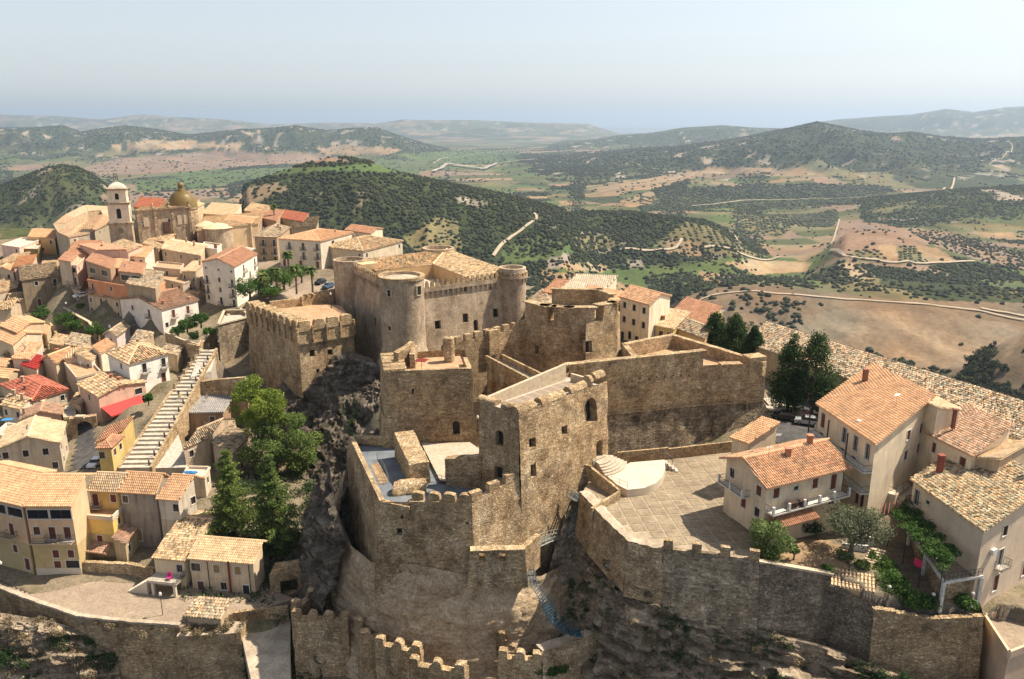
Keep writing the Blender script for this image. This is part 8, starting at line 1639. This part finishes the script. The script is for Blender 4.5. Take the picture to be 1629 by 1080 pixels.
# vine pergola
pg = thing('pergola', 'long vine covered pergola running below the house with mottled roof', 'pergola', (*xy(1500, 880, -1), -4)); V0, V1, V2_, V3_ = xy(1418, 822, .9), xy(1500, 905, .9), xy(1525, 880, 1.3), xy(1440, 795, 1.3)
mb = MB(); [mb.tube([(*(V0 + (V1 - V0) * t_), .8), (*(V3_ + (V2_ - V3_) * t_), 1.2)], .05, 4) for t_ in np.linspace(0, 1, 12)]; mb.tube([(*V0, .8), (*V1, .8)], .06, 4); mb.build('beam', 'metal_dark', pg)
for t_ in (0, .33, .66, 1): p = V0 + (V1 - V0) * t_; MB().tube([(*p, -4.5), (*p, .8)], .06, 6).build('post', 'metal_dark', pg)
r = np.random.default_rng(4); C = [(*((V0 + (V1 - V0) * a_) * (1 - b__) + (V3_ + (V2_ - V3_) * a_) * b__), 1.0 + .3 * b__ + r.normal(0, .15)) for a_, b__ in r.random((70, 2))]; mb = MB(); leaves(mb, C, np.full(70, .75), 8500, .14, .5, 9); mb.build('vine', 'leaf_green', pg)
pr = thing('canopy', 'small reddish slatted canopy frame at the upper end of the vine pergola', 'canopy', (*xy(1425, 812, 1), 0)); mb = MB(); q0, q1 = xy(1400, 818, 1), xy(1432, 812, 1); [MB().tube([(*(q0 + (q1 - q0) * t_), .9), (*(q0 + (q1 - q0) * t_ + (1.2, 2.2)), 1.4)], .06, 4).build('slat', 'painted', pr, color=(.25, .08, .06)) for t_ in np.linspace(0, 1, 6)]
# garden steps
gs = thing('garden_steps', 'narrow stone garden steps descending beside the bright green shrubs', 'steps', (*xy(1385, 895, -3.4), -4.5))
for i in range(10): p = xy(1397 - i * 2.4, 872 + i * 4.6, -2.2 - .2 * i); MB().box((*p, -3.2 - .13 * i), (1.7, .45, 1.6), -.5).build('step', 'stone_trim', gs)
for i, (x, y, z, w, lab) in enumerate(((1360, 868, -2.4, 3.2, 'short white garden wall behind the olive tree'), (1372, 855, -2.2, 2.8, 'pale garden wall above the steps'))): o = MB().box((*xy(x, y, z), z - .6), (w, .3, 1.6), -.2).build('garden_wall', 'white_paint', loc=(*xy(x, y, z), z - 1)); tag(o, lab, 'wall')
# red towel on the rail
p = xy(1461, 892, -.6); o = MB().box((*p, -.9), (.9, .06, .9), -.9).build('towel', 'painted', loc=(*p, -1.4), color=(.62, .02, .10)); tag(o, 'crimson towel hanging over the dark terrace railing', 'towel')
# garden lamps
for i, (x, y, z, lab) in enumerate(((1412, 955, -4.6, 'white globe garden lamp among the bright shrubs'), (1482, 967, -5, 'white globe garden lamp near the terrace pillar'), (1544, 966, -5, 'white globe garden lamp at the right end of the garden'), (1505, 905, -1.5, 'white globe lamp standing on the paved terrace'))):
    b_ = Z(x, y, z); t0 = thing('garden_lamp', lab, 'lamp', tuple(b_)); MB().tube([b_, b_ + (0, 0, 1.6)], .03, 5).build('pole', 'metal_dark', t0); MB().lathe((b_[0], b_[1], b_[2] + 1.6), [(.02, 0), (.17, .08), (.22, .22), (.17, .36), (.02, .44)], 12).build('globe', 'white_paint', t0, smooth=True)
# palms
def palm(px, py, z, h, label, seedv, world=None):
    b_ = Z(px, py, z); t0 = thing('palm_tree', label, 'palm', tuple(b_)); r = np.random.default_rng(seedv); trunk(t0, b_, [(0, 0, -.3), (.1, 0, h * .5), (0, 0, h)], .30, .22)
    mb = MB(); top = b_ + (0, 0, h)
    for i in range(46):
        a_ = r.random() * 6.28; el = r.uniform(-.5, 1.25); L_ = r.uniform(1.7, 2.4); d = np.array([math.cos(a_), math.sin(a_), 0]); pts = []
        for t_ in np.linspace(0, 1, 6): pts.append(top + d * L_ * t_ * math.cos(el * (1 - .3 * t_)) + np.array([0, 0, L_ * (t_ * math.sin(el) - .55 * t_ ** 2.2)]))
        sd = np.cross(d, (0, 0, 1)); tn = r.random(); pts = np.array(pts); wd = np.array([.05, .34, .42, .36, .24, .03])[:, None]
        for s_ in (-1, 1): G = np.stack([pts, pts + sd * s_ * wd - np.array([0, 0, 1]) * wd * .5], 1); mb.grid(G, tint=np.full(5, tn))
    mb.build('frond', 'leaf_palm', t0); mb = MB(); leaves(mb, [top + (0, 0, -.8)], [.55], 260, .3, 1.3, seedv); mb.build('dead_fronds', 'leaf_dry', t0)
palm(498, 476, 3.2, 8.2, 'tall palm nearest the keep, right of the row', 1); palm(472, 466, 3.4, 7.2, 'second palm from the right in front of the balcony palace', 2); palm(461, 454, 3.4, 9.5, 'tall palm behind the others in the middle of the garden', 3); palm(441, 468, 3.2, 6.8, 'palm in the middle of the garden row', 4); palm(420, 474, 2.8, 6.2, 'leftmost palm of the garden row', 5); palm(438, 368, 5, 10.5, 'lone date palm rising between the red roofs and the convent', 6)
for i, (x, y, z, h, r_, lab) in enumerate(((398, 476, 2.4, 4.5, 3.3, 'round green tree at the left end of the palm garden'), (412, 470, 2.6, 4, 2.6, 'small green tree beside the leftmost palm'), (432, 458, 3, 5, 3., 'green tree behind the palm row'), (452, 462, 3, 5, 3.2, 'dark green tree in the middle of the palm garden'), (480, 450, 3.2, 4.5, 2.8, 'green tree in front of the balcony palace'), (432, 474, 2.8, 2.5, 2.6, 'low green bush at the foot of the palms'), (105, 522, -8.6, 4.6, 4., 'large bright garden tree below the long parapet wall'), (120, 530, -8.4, 3.8, 2.8, 'smaller green tree right of the large garden tree'), (155, 538, -8, 4.2, 2.7, 'round green tree beside the lavender hut'), (68, 508, -7.5, 3, 2.6, 'green shrubby tree beneath the leaning lamp post'), (72, 498, -7, 2.5, 1.8, 'small tree behind the low tan roofed house'), (243, 607, -9.6, 3.8, 1.3, 'slender green tree in front of the white hip roofed house'), (236, 643, -9, 2.2, 1.2, 'little tree beside the red awning'), (298, 528, -3, 3.2, 2.6, 'green tree over the wall below the white house gable'), (320, 520, -2, 3.4, 2.5, 'green tree at the corner of the white house garden'), (283, 535, -3.6, 2.4, 2.0, 'low leafy tree at the left end of the white house garden'), (128, 492, -4.4, 1.8, 1.2, 'small bush next to the parked white car'), (334, 535, -1.5, 2., 1.6, 'low dark bush near the top of the stairway'))):
    if i < 6: h, r_ = h * 1.2, r_ * 1.3
    round_tree(x, y, z, h, r_, 'leaf_green', lab, 2600 if r_ > 2.4 else 1300, .2, 20, 50 + i)
bush(308, 538, -2.4, 1.8, 'leaf_cypress', 'dark clipped hedge clump below the garden of the long white house', 1400, .18, 80, 1.6)
# scrub on rocks: low tufts counted by nobody
def scrub(name, label, pts, rad, m, n, leaf=.16, seedv=1, fl=.7):
    mb = MB(); leaves(mb, pts, rad, n, leaf, fl, seedv); o = mb.build(name, m, kind='stuff'); o['label'] = label; o['category'] = 'plants'
G_ = lambda pts, z: [Z(*p, z) for p in pts]
scrub('ivy', 'bright ivy heap at the foot of the short crenellated wall', [np.array(Z(x, y, -18.3)) for x, y in ((838, 1050), (850, 1045), (862, 1050), (874, 1056), (885, 1052), (897, 1050), (908, 1046), (878, 1066), (860, 1064), (893, 1062))], .95, 'leaf_green', 7000, .13, 3, .6)
r = np.random.default_rng(8); pts = [np.array(Z(r.uniform(150, 390), r.uniform(985, 1012), -21.4)) for _ in range(26)] + [np.array(Z(r.uniform(285, 385), r.uniform(995, 1010), -21.6)) for _ in range(16)]
scrub('dry_weeds', 'dry straw coloured weeds along the promenade edge and low bastion', pts, .55, 'leaf_dry', 5200, .12, 4)
def on_grid(G, n, lo, hi, seed, out=.15):
    r = np.random.default_rng(seed); a, b_ = G.shape[:2]; return [G[int(r.uniform(lo, hi) * (a - 1)), int(r.uniform(.02, .98) * (b_ - 1))] + r.normal(0, out, 3) for _ in range(n)]
def clustered(G, n, k, lo, hi, seed):
    r = np.random.default_rng(seed); a, b_ = G.shape[:2]; o = []
    for _ in range(k):
        i, j = r.uniform(lo, hi) * (a - 1), r.uniform(.03, .97) * (b_ - 1)
        for _ in range(n // k): o.append(G[int(np.clip(i + r.normal(0, a * .035), 0, a - 1)), int(np.clip(j + r.normal(0, b_ * .03), 0, b_ - 1))])
    return o
scrub('cliff_scrub', 'dry straw scrub clinging to the rock below the promenade', clustered(GQ_, 200, 26, .02, .8, 5), .6, 'leaf_dry', 15000, .12, 5)
scrub('cliff_bushes', 'dark green scrub on the rock below the promenade', clustered(GQ_, 260, 26, .02, .95, 6), .7, 'leaf_cypress', 22000, .13, 6)
scrub('cliff_bushes', 'dark bushes growing on the cliff under the piazza', clustered(GP_, 300, 36, .02, .7, 7), .6, 'leaf_cypress', 22000, .12, 7)
scrub('cliff_scrub', 'dry brown scrub on the cliff under the piazza', clustered(GP_, 260, 34, .05, .8, 8), .55, 'leaf_dry', 18000, .11, 8)
scrub('ravine_bushes', 'green bushes in the ravine beside the metal stairway', clustered(GV_, 40, 7, .1, .8, 9), .5, 'leaf_green', 3500, .12, 9)
scrub('crag_bushes', 'dark ivy and bushes on the crag below the keep', clustered(GC_, 160, 16, .35, 1., 10), .8, 'leaf_cypress', 13000, .16, 10)
r = np.random.default_rng(12); gp_ = []
for x0, x1, y0, y1, n in ((-40, -28.5, 94, 118, 70), (-52, -36, 106, 140, 110), (-30, -2, 85.5, 90, 40)):
    for _ in range(n): x, y = r.uniform(x0, x1), r.uniform(y0, y1); gp_.append(np.array([x, y, ground_z(x, y) + .3]))
scrub('gully_undergrowth', 'dark green undergrowth filling the gully at the foot of the castle rock', gp_, 1.3, 'leaf_cypress', 26000, .2, 12)
# ================================================================ STREETS, CARS, LAMPS, PEOPLE
drape('square_paving', [xy(*p, 3.4) for p in ((408, 400), (470, 430), (520, 440), (535, 470), (500, 476), (430, 470), (385, 440))], 'paving_brick', .12, 1.5)
drape('cathedral_square', [xy(*p, 3.6) for p in ((262, 402), (300, 386), (425, 392), (440, 402), (330, 415))], 'concrete', .12, 1.5)
drape('street', [xy(*p, 2.6) for p in ((862, 520), (905, 508), (985, 512), (1040, 535), (1075, 548), (1060, 560), (985, 556), (900, 560))], 'asphalt', .12, 1.2)
drape('street', [xy(*p, 1.2) for p in ((1222, 622), (1300, 640), (1345, 650), (1330, 700), (1285, 715), (1232, 690))], 'asphalt', .12, 1.)
drape('pavement', [xy(*p, 1.3) for p in ((1216, 628), (1300, 662), (1300, 674), (1222, 650))], 'stair_stone', .26, .8)
drape('garden_soil', [xy(*p, -2.8) for p in ((1230, 880), (1262, 862), (1300, 858), (1345, 868), (1350, 905), (1318, 915), (1235, 898))], 'soil', .1, .8)
drape('alley', [xy(*p, -15.5) for p in ((110, 745), (175, 745), (150, 700), (150, 670), (120, 668), (122, 700))], 'asphalt', .12, 1.)
def car(label, px, py, z, rz, c, group=None, van=False):
    p = Z(px, py, z); z = ground_z(p[0], p[1]) + .14; loc = (p[0], p[1], z); t0 = thing('parked_car', label, 'car', loc, rz=rz); hgt = 1.45 if not van else 1.9
    def part(name, mb, m, color=None):
        o = mb.build(name, m, None, color=color, loc=(0, 0, 0)); o.parent = t0; o.location = (0, 0, 0); return o
    L_, W_ = 4.1, 1.72
    prof = [(-L_ / 2, .35), (-L_ / 2, .75), (-L_ / 2 + .12, .92), (-L_ * .22, 1.0) if not van else (-L_ * .42, 1.0), (L_ * .40, .98), (L_ / 2, .82), (L_ / 2, .35)]
    mb = MB(); G = [[(x, y * (1 if zz < .9 else .94), zz) for x, zz in prof] for y in (-W_ / 2, W_ / 2)]; n = len(prof); mb.add(np.array(G).reshape(-1, 3), [tuple(range(n)), tuple(range(2 * n - 1, n - 1, -1))] + [(i, n + i, n + (i + 1) % n, (i + 1) % n) for i in range(n)]); part('body', mb, 'car_paint', c)
    cb = [(-L_ * .25, .98), (-L_ * .10, hgt), (L_ * .28, hgt), (L_ * .43, .98)]; mb = MB(); v = [(x, y * (.93 if zz < 1 else .78), zz) for y in (-W_ / 2, W_ / 2) for x, zz in cb]; mb.add(v, [(0, 1, 2, 3), (7, 6, 5, 4), (0, 4, 5, 1), (2, 6, 7, 3)]); part('window', mb, 'glass')
    part('roof', MB().add([(x, y * .79, hgt + .015) for x, y in ((-L_ * .10, -W_ / 2), (L_ * .28, -W_ / 2), (L_ * .28, W_ / 2), (-L_ * .10, W_ / 2))] + [(x, y * .80, hgt - .04) for x, y in ((-L_ * .11, -W_ / 2), (L_ * .29, -W_ / 2), (L_ * .29, W_ / 2), (-L_ * .11, W_ / 2))], [(0, 1, 2, 3), (4, 5, 1, 0), (5, 6, 2, 1), (6, 7, 3, 2), (7, 4, 0, 3)]), 'car_paint', c)
    for x in (-L_ * .31, L_ * .31):
        for y in (-W_ / 2 + .08, W_ / 2 - .08):
            mb = MB(); mb.tube([(x, y - .1, .32), (x, y + .1, .32)], .32, 12); w_ = part('wheel', mb, 'tyre'); mb = MB(); mb.tube([(x, y - .115, .32), (x, y + .115, .32)], .17, 8); o = mb.build('rim', 'metal_pale', None, loc=(0, 0, 0)); o.parent = w_; o.location = (0, 0, 0)
    for y in (-.62, .62): part('headlight', MB().box((-L_ / 2 - .005, y, .72), (.04, .3, .14)), 'white_paint'); part('tail_light', MB().box((L_ / 2 + .005, y, .75), (.04, .25, .16)), 'painted', (.35, .02, .02))
WHc, DKc, SIL, BLU = (.75, .75, .74), (.015, .016, .02), (.42, .43, .44), (.06, .12, .22)
for a_ in (('white car parked behind the long parapet wall in the left town', 132, 492, -5, .9, WHc), ('white car parked beside the palms at the foot of the keep', 430, 464, 3.4, .2, WHc), ('dark car parked before the old hip roofed house, left one', 510, 452, 3.4, 1.2, DKc), ('dark blue car parked before the old hip roofed house, right one', 522, 455, 3.4, 1.2, BLU), ('pale blue car parked before the convent doorway', 392, 398, 3.6, .1, (.45, .55, .68)),
    ('white car standing in the alley at the foot of the yellow house', 153, 742, -15.6, 1.6, WHc), ('black car parked below the white three storey house, left one', 905, 530, 2.6, -.4, DKc), ('dark grey car parked below the white three storey house, right one', 955, 534, 2.6, -.4, (.04, .045, .05)), ('black car parked under the left cypress at the road', 1247, 666, 1.2, -.35, DKc), ('silver car parked on the road behind the salmon roofed house', 1284, 674, 1.2, -.35, SIL), ('white car in front of the garden of the long white house', 345, 508, 0, 1.2, WHc),
    ('white van on the cathedral square beside the small bell turret', 272, 388, 4, 1.1, WHc), ('blue car on the cathedral square, left of the white van', 264, 393, 4, 1.1, (.10, .2, .33)), ('silver car on the cathedral square nearest the tan stone house', 257, 398, 4, 1.1, SIL)): car(*a_)
def lamp(label, px, py, z, h=4.2, name='street_lamp', globe=True):
    p = Z(px, py, z); zz = ground_z(p[0], p[1]); zz = max(zz, z - 1.5) if abs(zz - z) < 3 else z; t0 = thing(name, label, 'street lamp', (p[0], p[1], zz)); MB().lathe((p[0], p[1], zz), [(.16, 0), (.12, .3), (.06, .5), (.05, h), (.1, h + .02)], 8).build('pole', 'metal_dark', t0)
    MB().lathe((p[0], p[1], zz + h), [(.05, 0), (.2, .1), (.24, .4), (.12, .6), (.02, .7)], 8).build('lantern', 'white_paint' if globe else 'metal_dark', t0)
lamp('street lamp standing at the edge of the promenade before the cottages', 259, 978, -21.1, 4.); lamp('street lamp at the left edge of the promenade', 8, 934, -21.1, 4.); lamp('lamp post leaning over the trees below the long parapet wall', 108, 505, -6, 5); lamp('street lamp on the street below the white three storey house', 1010, 545, 2.6, 4); lamp('lamp beside the terracotta wall below the palm nearest the keep', 527, 490, 6.3, 3.2); lamp('dark lamp post behind the salmon roofed house', 1292, 735, .2, 7); lamp('lamp on the wall at the foot of the curtain wall', 760, 686, 0, 2.2)
for i, (x, y, z, lab) in enumerate(((143, 488, -4.6, 'white globe lamp at the right end of the long parapet wall'), (120, 480, -4.4, 'white globe lamp at the left end of the long parapet wall'))): lamp(lab, x, y, z, 3.2)
# people: one continuous body grown over a skeleton
def person(label, p, rz, shirt, trousers, pose=0):
    t0 = thing('person', label, 'person', tuple(p), rz=rz)
    s = .28 if pose else .06
    J = {'pel': (0, 0, .95), 'ch': (0, 0, 1.25), 'nk': (0, 0, 1.47), 'hd': (0, -.02, 1.60), 'tp': (0, -.01, 1.70), 'sl': (-.19, 0, 1.41), 'sr': (.19, 0, 1.41), 'el': (-.26, .03 - s * .5, 1.13), 'er': (.26, .03 + s * .5, 1.13), 'hl': (-.27, -.08 - s * .6, .88), 'hr': (.27, -.08 + s * .4, .88), 'kl': (-.10, -.02 - s * .6, .50), 'kr': (.10, .02 + s * .3, .50), 'fl': (-.10, -s * .8, .07), 'fr': (.10, s * 1.1, .07), 'tl': (-.10, -.16 - s * .8, .04), 'tr': (.10, -.16 + s * 1.0, .04)}
    Rd = dict(pel=.15, ch=.15, nk=.06, hd=.105, tp=.075, sl=.075, sr=.075, el=.05, er=.05, hl=.04, hr=.04, kl=.065, kr=.065, fl=.045, fr=.045, tl=.04, tr=.04)
    E = ['pel-ch', 'ch-nk', 'nk-hd', 'hd-tp', 'ch-sl', 'ch-sr', 'sl-el', 'sr-er', 'el-hl', 'er-hr', 'pel-kl', 'pel-kr', 'kl-fl', 'kr-fr', 'fl-tl', 'fr-tr']
    k = list(J); me = bpy.data.meshes.new('body'); me.from_pydata([J[q] for q in k], [tuple(k.index(v) for v in e.split('-')) for e in E], []); o = bpy.data.objects.new('body', me); col.objects.link(o); o.parent = t0
    sk = o.modifiers.new('skin', 'SKIN'); sd = o.modifiers.new('smooth', 'SUBSURF'); sd.levels = sd.render_levels = 1
    for i, q in enumerate(k): me.skin_vertices[0].data[i].radius = (Rd[q], Rd[q]); me.skin_vertices[0].data[i].use_root = (q == 'pel')
    m = bpy.data.materials.new('clothes'); m.use_nodes = True; t = m.node_tree; b = t.nodes['Principled BSDF']; b.inputs['Roughness'].default_value = .9; tc_ = N(t, 'ShaderNodeTexCoord'); sx = N(t, 'ShaderNodeSeparateXYZ'); L(t, tc_.outputs['Object'], sx.inputs[0])
    r = N(t, 'ShaderNodeValToRGB'); r.color_ramp.interpolation = 'CONSTANT'; el = r.color_ramp.elements; el[0].color = (.03, .025, .02, 1); el[1].position = .09 / 2; el[1].color = (*trousers, 1)
    for ps, cc in ((.94 / 2, shirt), (1.46 / 2, (.42, .25, .17)), (1.655 / 2, (.03, .02, .015))): e = el.new(ps); e.color = (*cc, 1)
    L(t, math_(t, 'DIVIDE', sx.outputs['Z'], 2.), r.inputs[0]); L(t, r.outputs[0], b.inputs['Base Color']); me.materials.append(m); return t0
def step_z(p): t_ = float(np.clip(((np.array(p[:2]) - L0) @ unit(L1 - L0)) / np.linalg.norm(L1 - L0), 0, 1)); return -12 + 11.8 * (math.floor(t_ * NS) + .5) / NS + .16
for px, py, sh, tr_, lab in ((259, 640, (.02, .02, .03), (.05, .06, .09), 'person in dark clothes walking on the stone stairway'), (262, 642, (.62, .55, .10), (.4, .38, .33), 'person in a yellow top walking beside the dark clothed one'), (341, 561, (.05, .05, .06), (.03, .03, .04), 'small dark figure at the very top of the stairway')):
    t_ = {640: .535, 642: .515, 561: .985}[py]; c_ = (L0 + (L1 - L0) * t_) * (.45 if py != 642 else .3) + (r0 + (r1 - r0) * t_) * (.55 if py != 642 else .7); person(lab, (*c_, step_z(c_)), .5, sh, tr_, 1)
p = Z(1283, 668, 1.2); person('person in a red top standing next to the silver car', (p[0], p[1], ground_z(p[0], p[1]) + .14), 2, (.6, .03, .02), (.05, .05, .08))
p = xy(941, 731, .8); person('person in pale clothes standing at the gate above the curved stage steps', (12.3, 111.6, .98), 1, (.5, .5, .6), (.12, .14, .25))
MB().prism([(11.2, 113.4), (10.6, 110.2), (12.2, 109.6), (14.2, 111.4), (13.8, 113.6)], TZ, .98).build('landing', 'paving_pale', stg)
